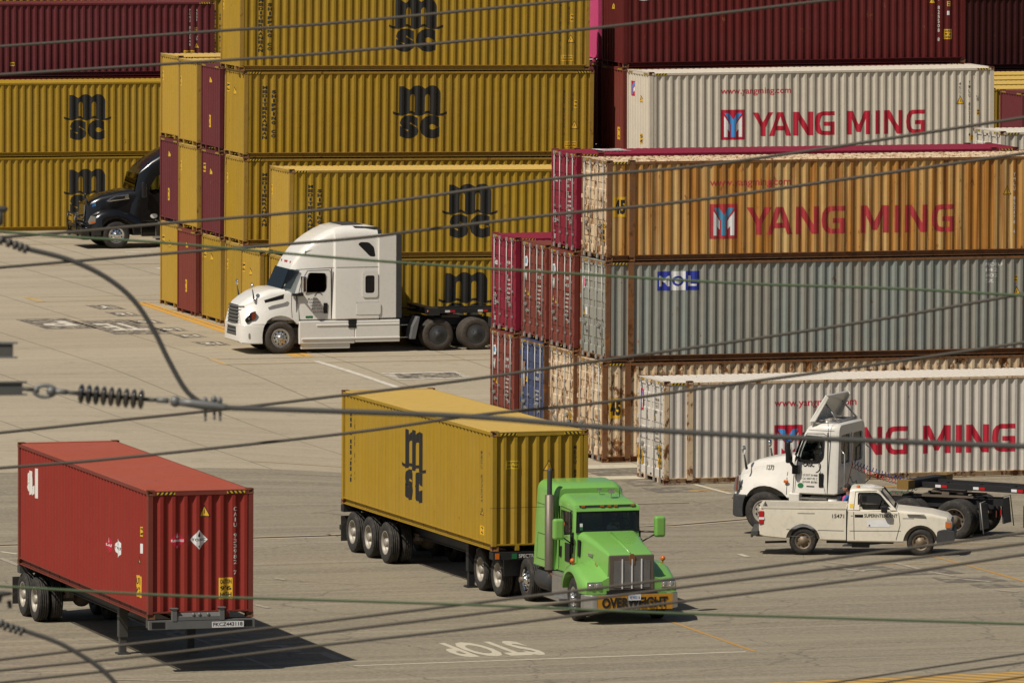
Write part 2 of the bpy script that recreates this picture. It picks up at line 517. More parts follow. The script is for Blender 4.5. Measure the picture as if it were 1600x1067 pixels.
def ym_letters(sx=1.0):
    """YANG MING in outline polygons, height .79 m, starts at u = 0"""
    Hh = .79
    def P(x, w, pts): return [((x + p * w) * sx, q * Hh) for p, q in pts]
    k = 1 / 197.5
    pos = lambda z: (z - 320) * k
    a = Art()
    def Yl(x, w): a.poly(P(x, w, [(0, 1), (.26, 1), (.5, .58), (.74, 1), (1, 1), (.61, .36), (.61, 0), (.39, 0), (.39, .36)]))
    def Al(x, w):
        a.poly(P(x, w, [(0, 0), (.36, 1), (.64, 1), (1, 0), (.78, 0), (.71, .23), (.64, .42), (.5, .82), (.36, .42), (.29, .23), (.22, 0)]))
        a.poly(P(x, w, [(.29, .23), (.71, .23), (.64, .42), (.36, .42)]), layer=.3)
    def Nl(x, w): a.poly(P(x, w, [(0, 0), (0, 1), (.30, 1), (.76, .34), (.76, 1), (1, 1), (1, 0), (.70, 0), (.24, .66), (.24, 0)]))
    def Ml(x, w): a.poly(P(x, w, [(0, 0), (0, 1), (.24, 1), (.5, .42), (.76, 1), (1, 1), (1, 0), (.81, 0), (.81, .66), (.58, .10), (.42, .10), (.19, .66), (.19, 0)]))
    def Il(x, w): a.poly(P(x, w, [(0, 0), (0, 1), (1, 1), (1, 0)]))
    def Gl(x, w):
        po = [(1, 1), (.36, 1), (.15, .93), (.03, .76), (0, .5), (.03, .24), (.15, .07), (.36, 0)]
        pi_ = [(1, .83), (.42, .83), (.33, .80), (.27, .68), (.24, .5), (.27, .32), (.33, .20), (.42, .17)]
        for i in range(7): a.poly(P(x, w, [po[i], po[i + 1], pi_[i + 1], pi_[i]]))
        a.poly(P(x, w, [(.36, 0), (1, 0), (1, .17), (.42, .17)])); a.poly(P(x, w, [(.77, .17), (1, .17), (1, .39), (.77, .39)])); a.poly(P(x, w, [(.46, .39), (1, .39), (1, .56), (.46, .56)]))
    Yl(pos(320), 140 * k); Al(pos(435), 150 * k); Nl(pos(602), 136 * k); Gl(pos(752), 138 * k)
    Ml(pos(977), 163 * k); Il(pos(1175), 33 * k); Nl(pos(1235), 133 * k); Gl(pos(1390), 135 * k)
    return a

def ym_emblem(w=.84, h=1.0, weather=False):
    a = Art()
    a.rect(0, 0, w, h, 0, 0)
    Q = lambda pts: [((x - 103) / 165 * w, (402 - y) / 197 * h) for x, y in pts]
    a.poly(Q([(124, 247), (163, 302), (163, 350), (146, 332), (146, 384), (124, 384)]), 1, 1)
    a.poly(Q([(247, 247), (247, 384), (225, 384), (225, 332), (208, 350), (208, 302)]), 1, 1)
    a.poly(Q([(126, 227), (160, 227), (186, 270), (212, 227), (246, 227), (200, 300), (200, 384), (171, 384), (171, 300)]), 2, 2)
    return a

def warn_triangle(s=.34, mi=(0, 1)):
    a = Art()
    a.poly([(0, 0), (s, 0), (s / 2, s)], 0, 0)
    a.poly([(s * .11, s * .07), (s * .89, s * .07), (s / 2, s * .86)], 1, 1)
    a.poly([(s * .46, s * .3), (s * .54, s * .3), (s * .52, s * .62), (s * .48, s * .62)], 2, 0)
    return a

def label_plate(w, h, lines, th=None):
    a = Art(); a.rect(0, 0, w, h, 0, 0)
    n = len(lines); st = h / (n + .3)
    for i, t in enumerate(lines):
        a.text(t, w * .08, h - (i + 1) * st + st * .05, st * .68, w * .84, .03, 1, 1)
    return a

# ------------------------------------------------------------------ containers
CW, CHT = 2.438, 2.896
PIT = .278
def prof(t, depth=.044):
    t = t % PIT
    if t < .072: return 0
    if t < .140: return (t - .072) / .068 * depth
    if t < .210: return depth
    return (PIT - t) / .068 * depth
def breaks(a, b, off):
    out = []; k = math.floor((a - off) / PIT)
    while off + k * PIT < b:
        for d in (0, .072, .140, .210):
            x = off + k * PIT + d
            if a + .002 < x < b - .002: out.append(x)
        k += 1
    return out

TPL = {}
def tpl(L, hgt, end):
    """shared meshes for a container of length L; end: 'wall' or 'door' at x = 0"""
    key = (round(L, 2), round(hgt, 2), end)
    if key in TPL: return TPL[key]
    d = {}
    long45 = L > 13
    mids = [.762, L - .762] if long45 else []
    # frame
    f = MB()
    pw = .145
    for x0 in (0, L - pw):
        for y0, y1 in ((0.004, .11), (CW - .11, CW - .004)):
            f.box(x0 + .004, x0 + pw - .004, y0, y1, .11, hgt - .11)
    for mx in mids:
        for y0, y1 in ((-.001, .07), (CW - .07, CW + .001)):
            f.box(mx - .085, mx + .085, y0, y1, .11, hgt - .11)
    segs = [0] + mids + [L]
    for y0, y1, ys in ((.002, .062, 1), (CW - .062, CW - .002, -1)):
        f.box(.10, L - .10, y0, y1, hgt - .105, hgt - .04)
    for a, b in zip(segs[:-1], segs[1:]):
        a2, b2 = a + .1, b - .1
        # bottom side rail: a channel set back under the wall
        for yy in ((.004, .05, .012), (CW - .05, CW - .004, CW - .012)):
            f.box(a2, b2, yy[0], yy[1], .155, .175)
            f.box(a2, b2, yy[0], yy[1], .018, .032)
        f.box(a2, b2, .07, .082, .032, .155); f.box(a2, b2, .05, .082, .155, .170)
        f.box(a2, b2, CW - .082, CW - .07, .032, .155); f.box(a2, b2, CW - .082, CW - .05, .155, .170)
    f.box(.05, L - .05, .083, CW - .083, .12, .16)
    for x0, x1 in ((.004, .10), (L - .10, L - .004)):
        f.box(x0, x1, .1, CW - .1, hgt - .12, hgt - .02)
        f.box(x0, x1, .1, CW - .1, .138, .172)
        for yy in (.55, 1.75):
            f.box(x0, x1, yy, yy + .10, .01, .138)
    n = int(L / .9)
    for i in range(1, n):
        f.box(i * L / n - .03, i * L / n + .03, .06, CW - .06, .03, .12)
    d['frame'] = f.mesh('container_frame')
    # castings
    c = MB()
    def casting():
        mb = MB(); mb.box(0, .178, 0, .162, 0, .118)
        bm = bmesh.new(); bm.from_mesh(mb.mesh())
        for fc in list(bm.faces):
            n_ = fc.normal
            r = bmesh.ops.inset_region(bm, faces=[fc], thickness=.034, depth=0)
            bmesh.ops.translate(bm, verts=fc.verts[:], vec=-n_ * .05)
            fc.material_index = 1
        me = bpy.data.meshes.new('corner_casting'); bm.to_mesh(me); bm.free(); return me
    d['casting'] = casting()
    # long walls
    for nm, y, s in (('near', .014, 1), ('far', CW - .014, -1)):
        m = MB()
        for a, b in zip(segs[:-1], segs[1:]):
            a2 = a + (.085 if a in mids else pw) - .004
            b2 = b - (.085 if b in mids else pw) + .004
            xs = sorted([a2] + breaks(a2, b2, pw + .03) + [b2])
            vs = []
            for x in xs:
                yy = y + s * prof(x - pw - .03)
                vs += [(x, yy, .172), (x, yy, hgt - .06)]
            k = len(xs)
            m.add(vs, [(2 * i, 2 * i + 2, 2 * i + 3, 2 * i + 1) if s > 0 else (2 * i, 2 * i + 1, 2 * i + 3, 2 * i + 2) for i in range(k - 1)])
        d['wall_' + nm] = m.mesh('side_wall', fix=False)
    # blank end wall(s): deeper folds
    def endwall(x, s):
        m = MB()
        ys = sorted([.1] + breaks(.1, CW - .1, .14) + [CW - .1]); vs = []
        for yy in ys:
            xx = x + s * prof(yy - .14, .055)
            vs += [(xx, yy, .168), (xx, yy, hgt - .10)]
        m.add(vs, [(2 * i, 2 * i + 1, 2 * i + 3, 2 * i + 2) if s > 0 else (2 * i, 2 * i + 2, 2 * i + 3, 2 * i + 1) for i in range(len(ys) - 1)])
        return m.mesh('end_wall', fix=False)
    d['end0'] = endwall(.012, 1)
    d['end1'] = endwall(L - .012, -1)
    # roof: shallow cross folds
    m = MB(); xs = []; x = .12; vs = []
    k = 0
    while x < L - .12:
        xs.append((x, 0)); xs.append((x + .055, 0)); xs.append((x + .08, -.034)); xs.append((x + .14, -.034)); x += .2092 if not long45 else .2092
        xs.append((x - .04, 0))
    xs = [q for q in xs if q[0] < L - .12]
    m.add([(.0, .03, hgt - .022), (.0, CW - .03, hgt - .022), (xs[0][0], .03, hgt - .022), (xs[0][0], CW - .03, hgt - .022)], [(0, 2, 3, 1)])
    for (a, za), (b, zb) in zip(xs[:-1], xs[1:]):
        if b <= a: continue
        z0 = hgt - .045
        m.add([(a, .085, z0 + za + .02), (b, .085, z0 + zb + .02), (b, CW - .085, z0 + zb + .02), (a, CW - .085, z0 + za + .02)], [(0, 1, 2, 3)])
        m.add([(a, .004, hgt - .052), (b, .004, hgt - .052), (b, .085, z0 + zb + .02), (a, .085, z0 + za + .02)], [(0, 1, 2, 3)])
        m.add([(a, CW - .004, hgt - .052), (a, CW - .085, z0 + za + .02), (b, CW - .085, z0 + zb + .02), (b, CW - .004, hgt - .052)], [(0, 1, 2, 3)])
    m.box(.0, .18, .05, CW - .05, hgt - .03, hgt - .012)
    m.box(L - .18, L, .05, CW - .05, hgt - .03, hgt - .012)
    d['roof'] = m.mesh('roof', fix=False)
    # a door leaf with two lock rods
    def leaf(y0, y1):
        m = MB(); zs = [.17, .42, .62, .98, 1.14, 1.52, 1.68, 2.06, 2.22, 2.5, hgt - .12]
        m.box(.035, .06, y0, y1, .17, hgt - .12)
        for i in range(0, len(zs) - 1, 2):
            a, b = zs[i], zs[i + 1]
            m.prism([(.034, a), (.034, b), (.012, b - .03), (.012, a + .03)], 'y', y0 + .03, y1 - .03)
            if i + 2 < len(zs):
                pass
        m.box(.008, .036, y0 + .004, y0 + .07, .172, hgt - .122); m.box(.008, .036, y1 - .07, y1 - .004, .172, hgt - .122)
        m.box(.008, .036, y0, y1, hgt - .19, hgt - .125); m.box(.008, .036, y0, y1, .175, .24)
        return m.mesh('door')
    d['leaf0'] = leaf(.115, 1.214); d['leaf1'] = leaf(1.224, CW - .115)
    def rod(y):
        m = MB()
        m.tube([(-.022, y, .06), (-.022, y, hgt - .05)], .017, 8)
        for z in (.1, hgt - .1): m.box(-.04, .006, y - .045, y + .045, z - .05, z + .05)
        for z in (.16, .5, 1.25, 2.0, hgt - .26): m.box(-.03, .012, y - .04, y + .04, z - .03, z + .03)
        return m
    def handle(m, y, s, z):
        m.box(-.05, -.03, min(y, y + s * .42), max(y, y + s * .42), z - .013, z + .013)
        m.box(-.05, .01, y + s * .30 - .03, y + s * .30 + .03, z - .05, z + .05)
    ry = [.33, .86, 1.56, 2.10]
    for i, y in enumerate(ry):
        m = rod(y); handle(m, y, (1, -1)[i % 2] if False else (-1 if i in (1,) else 1) * (.55 if i in (0, 3) else .8) * (-1 if i == 3 else 1), 1.02 if i % 2 else .84)
        d['rod%d' % i] = m.mesh('lock_rod')
    h = MB()
    for y in (.085, CW - .085):
        for z in (.4, 1.05, 1.75, 2.45): h.box(-.012, .03, y - .05, y + .05, z - .06, z + .06)
    d['hinge'] = h.mesh('hinges')
    # striped hazard edging on the upper rail ends
    g = Art()
    for u in (.2,):
        g.rect(u, hgt - .10, u + .42, hgt - .045, 0, 0)
        for i in range(4): g.poly([(u + .02 + i * .1, hgt - .10), (u + .07 + i * .1, hgt - .10), (u + .11 + i * .1, hgt - .045), (u + .06 + i * .1, hgt - .045)], 1, 1)
    d['haz'] = art_mesh(g, lambda u, v, l: (u, .002 - l, v))
    d['haz2'] = art_mesh(g, lambda u, v, l: (L - u, .002 - l, v))
    d['haz3'] = art_mesh(g, lambda u, v, l: (.002 - l, u, v))
    d['haz4'] = art_mesh(g, lambda u, v, l: (.002 - l, CW - u, v))
    TPL[key] = d
    return d

def face_fn(L, face, end='wall'):
    off = .145 + .03
    if face == 'near':
        return (lambda u, v, l: (u, .014 + prof(u - off) - l, v)), breaks(0, L, off)
    if face == 'far':
        return (lambda u, v, l: (L - u, CW - .014 - prof(L - u - off) + l, v)), [L - x for x in breaks(0, L, off)]
    if end == 'wall':
        return (lambda u, v, l: (.012 + prof(CW - u - .14, .055) - l, CW - u, v)), [CW - x for x in breaks(0, CW, .14)]
    return (lambda u, v, l: (.004 - l, CW - u, v)), None

ACACHE = {}
def decal(c, face, key, artf, u, v, mats, name='lettering', end='wall'):
    """put artwork on a container wall so that it follows the folds"""
    L = c['L_']
    kk = (key, face, round(u, 3), round(v, 3), round(L, 2), end)
    if kk not in ACACHE:
        a = artf(); a.v = [(x + u, y + v, l) for x, y, l in a.v]
        f, br = face_fn(L, face, end)
        me = art_mesh(a, f, br)
        for m in mats: me.materials.append(m)
        ACACHE[kk] = me
    o = bpy.data.objects.new(name, ACACHE[kk]); COL.objects.link(o); o.parent = c
    for i, m in enumerate(mats):
        if i < len(o.material_slots): o.material_slots[i].link = 'OBJECT'; o.material_slots[i].material = m
    return o

NC = [0]
def container(loc, label, mat, L=12.192, hgt=CHT, end='wall', rz=0.0, tilt=0.0, wallmat=None, roofmat=None, framemat=None, endmat=None,
              castmat=None, group='stacked shipping containers', haz=True, detail=True):
    d = tpl(L, hgt, end)
    NC[0] += 1
    c = empty('shipping_container', loc, rz, label, 'container', group)
    c['L_'] = L
    c.rotation_euler = (0, tilt, rz)
    fm = framemat or mat
    def part(name, me, m, par=c, mats=None):
        o = bpy.data.objects.new(name, me); COL.objects.link(o); o.parent = par
        ms = [m] + list(mats or [])
        if len(me.materials) == 0:
            for x in ms: me.materials.append(x)
        for i, x in enumerate(ms): o.material_slots[i].link = 'OBJECT'; o.material_slots[i].material = x
        return o
    part('frame', d['frame'], fm)
    part('side_wall', d['wall_near'], wallmat or mat)
    part('side_wall', d['wall_far'], wallmat or mat)
    part('roof', d['roof'], roofmat or mat)
    part('end_wall', d['end1'], endmat or mat)
    if end == 'wall': part('end_wall', d['end0'], endmat or mat)
    else:
        for i in (0, 1):
            lf = part('door', d['leaf%d' % i], endmat or mat)
            if detail:
                part('lock_rod', d['rod%d' % (2 * i)], M['bar'], lf); part('lock_rod', d['rod%d' % (2 * i + 1)], M['bar'], lf)
        part('door_hinges', d['hinge'], endmat or mat)
    cm = castmat or M['casting']
    xs = [0, L - .178]
    for x in xs:
        for y in (-.002, CW - .160):
            for z in (0, hgt - .118):
                o = part('corner_casting', d['casting'], cm, mats=[M['hole']])
                o.location = (x + (-.002 if x == 0 else .002), y, z)
    if L > 13:
        for x in (.762 - .089, L - .762 - .089):
            for y in (-.003, CW - .159):
                for z in (0.001, hgt - .117):
                    o = part('corner_casting', d['casting'], cm, mats=[M['hole']]); o.location = (x, y, z)
    if haz:
        part('hazard_stripes', d['haz'], M['yelb'], mats=[M['ink']]); part('hazard_stripes', d['haz2'], M['yelb'], mats=[M['ink']])
        part('hazard_stripes', d['haz3'], M['yelb'], mats=[M['ink']]); part('hazard_stripes', d['haz4'], M['yelb'], mats=[M['ink']])
    return c

def msc_marks(c, u=6.1, v=.62, face='near', code=True, column=True, cu=.72):
    L = 12.192
    decal(c, face, 'msc', msc_logo, u, v, [M['ink']], 'logo')
    if column:
        def colm():
            a = Art(); a.column('MEDITERRANEAN', 0, 0, 1.80, .15, .055); a.column('SHIPPING CO', .31, .05, 1.66, .15, .055); return a
        decal(c, face, 'medship', colm, cu, .60, [M['ink']])
    if code:
        def cod():
            a = Art(); a.column('MEDU 877524 3', 0, .1, 1.62, .055, .01); a.column('45G1', .30, .9, 1.55, .05, .01); return a
        decal(c, face, 'mcode', cod, L - .85 - .18, .60, [M['inkf']])
        decal(c, face, 'mtri', lambda: warn_triangle(.27), L - .80, .92, [M['ink'], M['yel']], 'warning_label')
        decal(c, face, 'mcau', lambda: label_plate(.42, .2, ['CAUTION', 'HIGH CUBE']), L - 1.0, .30, [M['yel'], M['ink']], 'warning_label')
        decal(c, face, 'mlab', lambda: label_plate(.10, .26, ['9', '6']), L - .68, 1.62, [M['yel'], M['ink']], 'warning_label')

def end_marks(c, kind=0, end='wall'):
    if kind == 0:
        decal(c, 'end', 'et', lambda: warn_triangle(.26), 1.05, 2.05, [M['ink'], M['yel']], 'warning_label', end)
        decal(c, 'end', 'el', lambda: label_plate(.22, .3, ['9', "6"]), .22, 2.1, [M['yel'], M['ink']], 'warning_label', end)
    elif kind == 1:
        decal(c, 'end', 'et', lambda: warn_triangle(.26), 1.05, 2.25, [M['ink'], M['yel']], 'warning_label', end)
        decal(c, 'end', 'el2', lambda: label_plate(.26, .42, ['9', "6"]), .95, .75, [M['yel'], M['ink']], 'warning_label', end)
    elif kind == 2:
        decal(c, 'end', 'el3', lambda: label_plate(.22, .34, ['9', "6"]), .15, 1.95, [M['yel'], M['ink']], 'warning_label', end)

def roof_number(c, t, x, w=1.0):
    a = Art(); a.text(t, 0, 0, .9, w, .05)
    me = art_mesh(a, lambda u, v, l: (x + v, CW / 2 + w / 2 - u, CHT + .006 + l)); me.materials.append(M['inkw'])
    o = bpy.data.objects.new('roof_lettering', me); COL.objects.link(o); o.parent = c

def door_marks(c, kind):
    def lines(seed, rows, u, v, hh, wmax):
        def fn():
            rnd = random.Random(seed); a = Art(); y = 0
            for t in rows:
                a.text(t, 0, y, hh * .8, wmax * .62 * min(1, len(t) / 11.0), .03); y -= hh * 1.75
            return a
        return fn
    E = 'door'
    if kind == 'tex':
        decal(c, 'end', 'tx1', lambda: Art().text('Tex', 0, 0, .2, .42, .03), .22, 1.95, [M['inkw']], end=E)
        decal(c, 'end', 'tx2', lines(1, ['TGHU 958', '228 1', '45G1'], 0, 0, .12, 1.0), 1.45, 2.05, [M['inkw']], end=E)
        decal(c, 'end', 'tx3', lines(2, ['MG 32.500', '    71.650', 'TARE 3.900', '    8.600', 'NET 28.60', 'CU.CAP 76'], 0, 0, .075, .85), 1.45, 1.55, [M['inkw']], end=E)
        decal(c, 'end', 'tx4', lambda: label_plate(.22, .36, ['CSC', '----', '----', '----']), .2, .75, [M['whiter'], M['greyp']], 'data_plate', end=E)
        decal(c, 'end', 'tx5', lambda: Art().rect(0, 0, .16, .14), .25, .28, [M['whiter']], 'data_plate', end=E)
    elif kind == 'brown':
        def seal():
            a = Art(); a.poly([(.0, .05), (.06, 0), (.30, .03), (.34, .18), (.27, .33), (.10, .30), (.02, .34)], 0, 0); a.rect(.1, .1, .22, .26, 1, 1); return a
        decal(c, 'end', 'br1', seal, .28, 2.12, [M['whiter'], M['ymbluef']], 'logo', end=E)
        decal(c, 'end', 'br2', lambda: Art().text('W', 0, 0, .3, .3, .05), .25, 1.72, [M['inkw']], end=E)
        decal(c, 'end', 'br3', lines(3, ['CAXU 808', '   381 5'], 0, 0, .12, .95), 1.45, 2.05, [M['inkw']], end=E)
        decal(c, 'end', 'br4', lines(4, ['MG 32.500', '   71.650', 'TARE 3.9', '   8.600', 'NET 28.6', '   63.05', 'CU 76.4'], 0, 0, .07, .8), 1.50, 1.6, [M['inkw']], end=E)
        decal(c, 'end', 'br5', lambda: warn_triangle(.18), .32, 1.35, [M['ink'], M['yel']], 'warning_label', end=E)
        decal(c, 'end', 'br6', lambda: warn_triangle(.18), .58, 1.28, [M['ink'], M['yel']], 'warning_label', end=E)
    elif kind == 'blue':
        decal(c, 'end', 'bl1', lambda: ym_emblem(.34, .75), .18, 1.45, [M['skin'], M['whiter'], M['ymbluef']], 'logo', end=E)
        decal(c, 'end', 'bl2', lambda: warn_triangle(.24), .6, 1.6, [M['ink'], M['yel']], 'warning_label', end=E)
        decal(c, 'end', 'bl3', lines(3, ['YMLU 888', '   142 0'], 0, 0, .12, .95), 1.45, 1.95, [M['inkw']], end=E)
        decal(c, 'end', 'bl4', lines(4, ['MG 32.500', 'TARE 3.9', '   8.600', 'NET 28.6', '   63.05'], 0, 0, .07, .7), 1.55, 1.4, [M['inkw']], end=E)
    elif kind == 'mol':
        def pic():
            a = Art(); a.poly([(.15 + .15 * math.cos(k * .785), .22 + .22 * math.sin(k * .785)) for k in range(8)], 0, 0)
            a.rect(.06, .1, .14, .34, 1, 1); a.rect(.17, .1, .25, .34, 1, 2); return a
        decal(c, 'end', 'mo1', pic, .18, 1.95, [M['whiter'], M['hoseg'], M['pinkv']], 'logo', end=E)
        decal(c, 'end', 'mo2', lambda: warn_triangle(.2), .28, 1.22, [M['ink'], M['yel']], 'warning_label', end=E)
        decal(c, 'end', 'mo3', lambda: Art().rect(0, 0, .2, .22), .5, 1.24, [M['whiter']], 'data_plate', end=E)
    elif kind == 'ym':
        decal(c, 'end', 'yd1', lambda: ym_emblem(.34, .6), .2, 1.95, [M['ymred'], M['whiter'], M['ymblue']], 'logo', end=E)
        decal(c, 'end', 'yd2', lambda: warn_triangle(.2), .75, 1.75, [M['ink'], M['yel']], 'warning_label', end=E)
        decal(c, 'end', 'yd3', lambda: warn_triangle(.22), 1.45, 1.75, [M['ink'], M['yel']], 'warning_label', end=E)
        decal(c, 'end', 'yd4', lines(3, ['YMLU 845', '   213 7', '45G1'], 0, 0, .1, .8), 1.6, 2.3, [M['inkf']], end=E)
        decal(c, 'end', 'yd5', lines(5, ['MG 32.5', 'TARE 4.8', 'NET 27.7', 'CU 86.1'], 0, 0, .07, .6), 1.65, 1.35, [M['inkf']], end=E)
        def l45():
            a = Art(); a.rect(0, 0, .38, .46, 0, 0); a.text('4', .06, .06, .34, .26, .06, 1, 1); return a
        decal(c, 'end', 'yd6', l45, .12, .42, [M['yel'], M['ink']], 'warning_label', end=E)
        decal(c, 'end', 'yd7', lambda: label_plate(.34, .62, ['CAUTION', "9' 6", 'HIGH']), 1.88, .45, [M['yel'], M['ink']], 'warning_label', end=E)
    elif kind == 'rusty':
        decal(c, 'end', 'ru1', lambda: label_plate(.26, .55, ['CSC', '--', '--']), 1.95, .55, [M['yel'], M['ink']], 'data_plate', end=E)

def ym_marks(c, u=2.95, faded=False, url=True, right=True, sx=1.0):
    r, b = ('ymredf', 'ymbluef') if faded else ('ymred', 'ymblue')
    decal(c, 'near', 'yme', ym_emblem, u, .60, [M[r], M['whiter'], M[b]], 'logo')
    decal(c, 'near', 'yml%.2f' % sx, lambda: ym_letters(sx), u + 1.12, .70, [M[r]])
    if url: decal(c, 'near', 'ymu', lambda: Art().text('www.yangming.com', 0, 0, .26, 2.45, .01), u, 2.06, [M[r]])
    if right:
        L = c['L_']
        decal(c, 'near', 'ymt', lambda: warn_triangle(.27), L - 1.33, 1.65, [M['ink'], M['yel']], 'warning_label')
        def cod():
            a = Art(); a.column('YMLU 852178 4', 0, .1, 2.0, .06, .01); a.column('45G1', -.33, 1.4, 1.95, .06, .01); a.column('US', .3, 1.3, 1.5, .1, 0); return a
        decal(c, 'near', 'ymc', cod, L - .88, .45, [M['ink']])
        decal(c, 'near', 'yms', lambda: label_plate(.11, .19, ['9', '6']), L - .62, 1.28, [M['yel'], M['ink']], 'warning_label')
        decal(c, 'near', 'ymk', lambda: label_plate(.5, .19, ['CAUTION', '9 6 HIGH']), L - .85, .42, [M['yel'], M['ink']], 'warning_label')

def build_containers():
    H = CHT
    T = R(.46)
    # block with the MSC walls, seen from its left ends; rows counted from the far side
    rows = [(78.86, 292.16), (78.55, 288.60), (78.48, 285.39), (78.33, 281.85), (77.95, 278.6), (78.10, 275.52)]
    G1 = 'containers in the yellow and maroon stack block'
    spec = {
        (0, 0): ('msc_b', 'plain yellow end of the ground container at the far left corner of the stack block', 0),
        (0, 1): ('maroon_b', 'maroon container end in the middle tier at the far left corner of the stack block', 1),
        (0, 2): ('msc_b', 'yellow container on top at the far left corner of the stack block, roof in sun', 2),
        (1, 0): ('brown', 'brown red container end on the ground between two yellow ones', 1),
        (1, 1): ('msc_b', 'yellow container end in the middle tier between two maroon container ends', 2),
        (1, 2): ('msc_b', 'yellow container end on the top tier touching the maroon one at its right', 2),
        (2, 0): ('msc', 'yellow container end on the ground right of the brown red one', 0),
        (2, 1): ('maroon_b', 'maroon container end in the middle tier above a yellow ground container end', 0),
        (2, 2): ('maroon_b', 'maroon container on the top tier left of the wall with the shipping line letters', 1),
        (3, 0): ('msc', 'yellow ground container behind the nose of the white sleeper truck', 2),
        (3, 1): ('msc', 'yellow container in the second tier behind the lower yellow one, its logo hidden', 2),
        (3, 2): ('msc', 'yellow third tier container whose black logo sits directly below the topmost one', 0),
        (3, 3): ('msc', 'topmost yellow container with black logo, cut by the upper edge of the picture', 2),
        (4, 0): ('msc_b', 'low yellow container end alone on the ground left of the sleeper truck roof', 0),
        (5, 0): ('msc', 'yellow ground container behind the sleeper truck with its logo above the empty chassis', 2),
        (5, 1): ('msc_b', 'front yellow container in the second tier above the white sleeper truck', 2),
    }
    for (i, t), (mt, lab, k) in spec.items():
        x, y = rows[i]
        x += {(3, 3): -.16, (1, 0): -.04, (0, 0): 0.0, (2, 0): .03}.get((i, t), random.uniform(-.02, .02))
        z = t * H
        c = container((x, y, z), lab, M[mt], group=G1, tilt=T if i >= 3 else 0, framemat=M['msc_c'] if mt.startswith('msc') else M[mt],
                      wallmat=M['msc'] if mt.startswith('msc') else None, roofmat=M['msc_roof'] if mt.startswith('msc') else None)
        end_marks(c, k)
        if i == 3 and t in (2, 3): msc_marks(c)
        elif i == 3: msc_marks(c, code=False)
        elif i == 5: msc_marks(c, u=6.15 if t else 6.05, code=False, cu=.72)
    # second bay of the same block
    G2 = 'containers right of the yellow block'
    T2 = R(-.32)
    B = [(91.9, 288.0), (91.6, 284.75), (91.4, 281.32), (91.27, 278.10)]
    spec = {
        (1, 0): ('maroon', 'maroon ground container in the hidden row behind the white one'), (1, 1): ('maroon', 'maroon second tier container in the hidden row behind the white one'),
        (1, 2): ('maroon_b', 'maroon container with a violet tinge below the pink end'), (1, 3): ('pink', 'pink container end beside the topmost yellow container'),
        (2, 0): ('brown', 'brown ground container in the hidden row just behind the white one'), (2, 1): ('brown', 'brown second tier container in the hidden row just behind the white one'),
        (2, 2): ('brown', 'shaded brown container end between the yellow wall and the white container'), (2, 3): ('maroon', 'dark red container on the topmost tier above the white container roof'),
        (3, 0): ('cream_b', 'white ground container hidden behind the rusty container stack'), (3, 1): ('cream_b', 'white second tier container hidden behind the rusty container stack'),
        (3, 2): ('cream', 'clean white container with red lettering below the dark red container'),
    }
    for (i, t), (mt, lab) in spec.items():
        x, y = B[i]
        c = container((x, y, t * H), lab, M[mt], group=G2, tilt=T2, framemat=M['cream'] if mt == 'cream' else None)
        if (i, t) == (3, 2):
            ym_marks(c, 2.52)
            decal(c, 'end', 'we', lambda: ym_emblem(.42, .5), .38, 2.02, [M['ymred'], M['whiter'], M['ymblue']], 'logo')
            decal(c, 'end', 'wt', lambda: warn_triangle(.24), 1.35, 1.85, [M['ink'], M['yel']], 'warning_label')
            decal(c, 'end', 'wl', lambda: label_plate(.22, .36, ['9', '6']), 1.4, .45, [M['yel'], M['ink']], 'warning_label')
        if (i, t) == (2, 3):
            decal(c, 'end', 'vt', lambda: warn_triangle(.24), 1.1, 1.9, [M['ink'], M['yel']], 'warning_label')
            def vs():
                a = Art(); a.rect(0, .12, .34, .32, 0, 0); a.rect(0, 0, .34, .12, 0, 1); return a
            decal(c, 'near', 'vs', vs, .55, 2.24, [M['molblue'], M['whiter']], 'data_plate')
            def vc():
                a = Art(); a.column('TCNU 825508 8', 0, 0, 2.0, .06, .01); return a
            decal(c, 'near', 'vc', vc, 12.192 - .95, .7, [M['inkw']])
            decal(c, 'near', 'vw', lambda: warn_triangle(.22), 12.192 - 1.3, 2.0, [M['ink'], M['yel']], 'warning_label')
            decal(c, 'near', 'vk', lambda: label_plate(.28, .34, ['CAUTION', "9 6", 'HIGH']), 12.192 - .75, .78, [M['yel'], M['ink']], 'warning_label')
            decal(c, 'near', 'vl', lambda: label_plate(.11, .17, ['9', '6']), 12.192 - .65, 1.9, [M['yel'], M['ink']], 'warning_label')
            decal(c, 'near', 'vn', lambda: Art().rect(0, 0, .08, .14), 12.192 - .65, 1.6, [M['whiter']], 'data_plate')
        if (i, t) == (2, 2):
            decal(c, 'end', 'bl', lambda: label_plate(.28, .42, ['9', '6']), 1.75, .45, [M['yel'], M['ink']], 'warning_label')
    # far left block
    G3 = 'containers behind the black truck'
    x0 = 79.68
    for t, lab in ((0, 'yellow ground container with black logo, partly behind the black truck'), (1, 'yellow container with black logo above the one behind the black truck')):
        c = container((x0, 331.35, t * H), lab, M['msc'], group=G3, tilt=R(.1)); msc_marks(c, u=6.1)
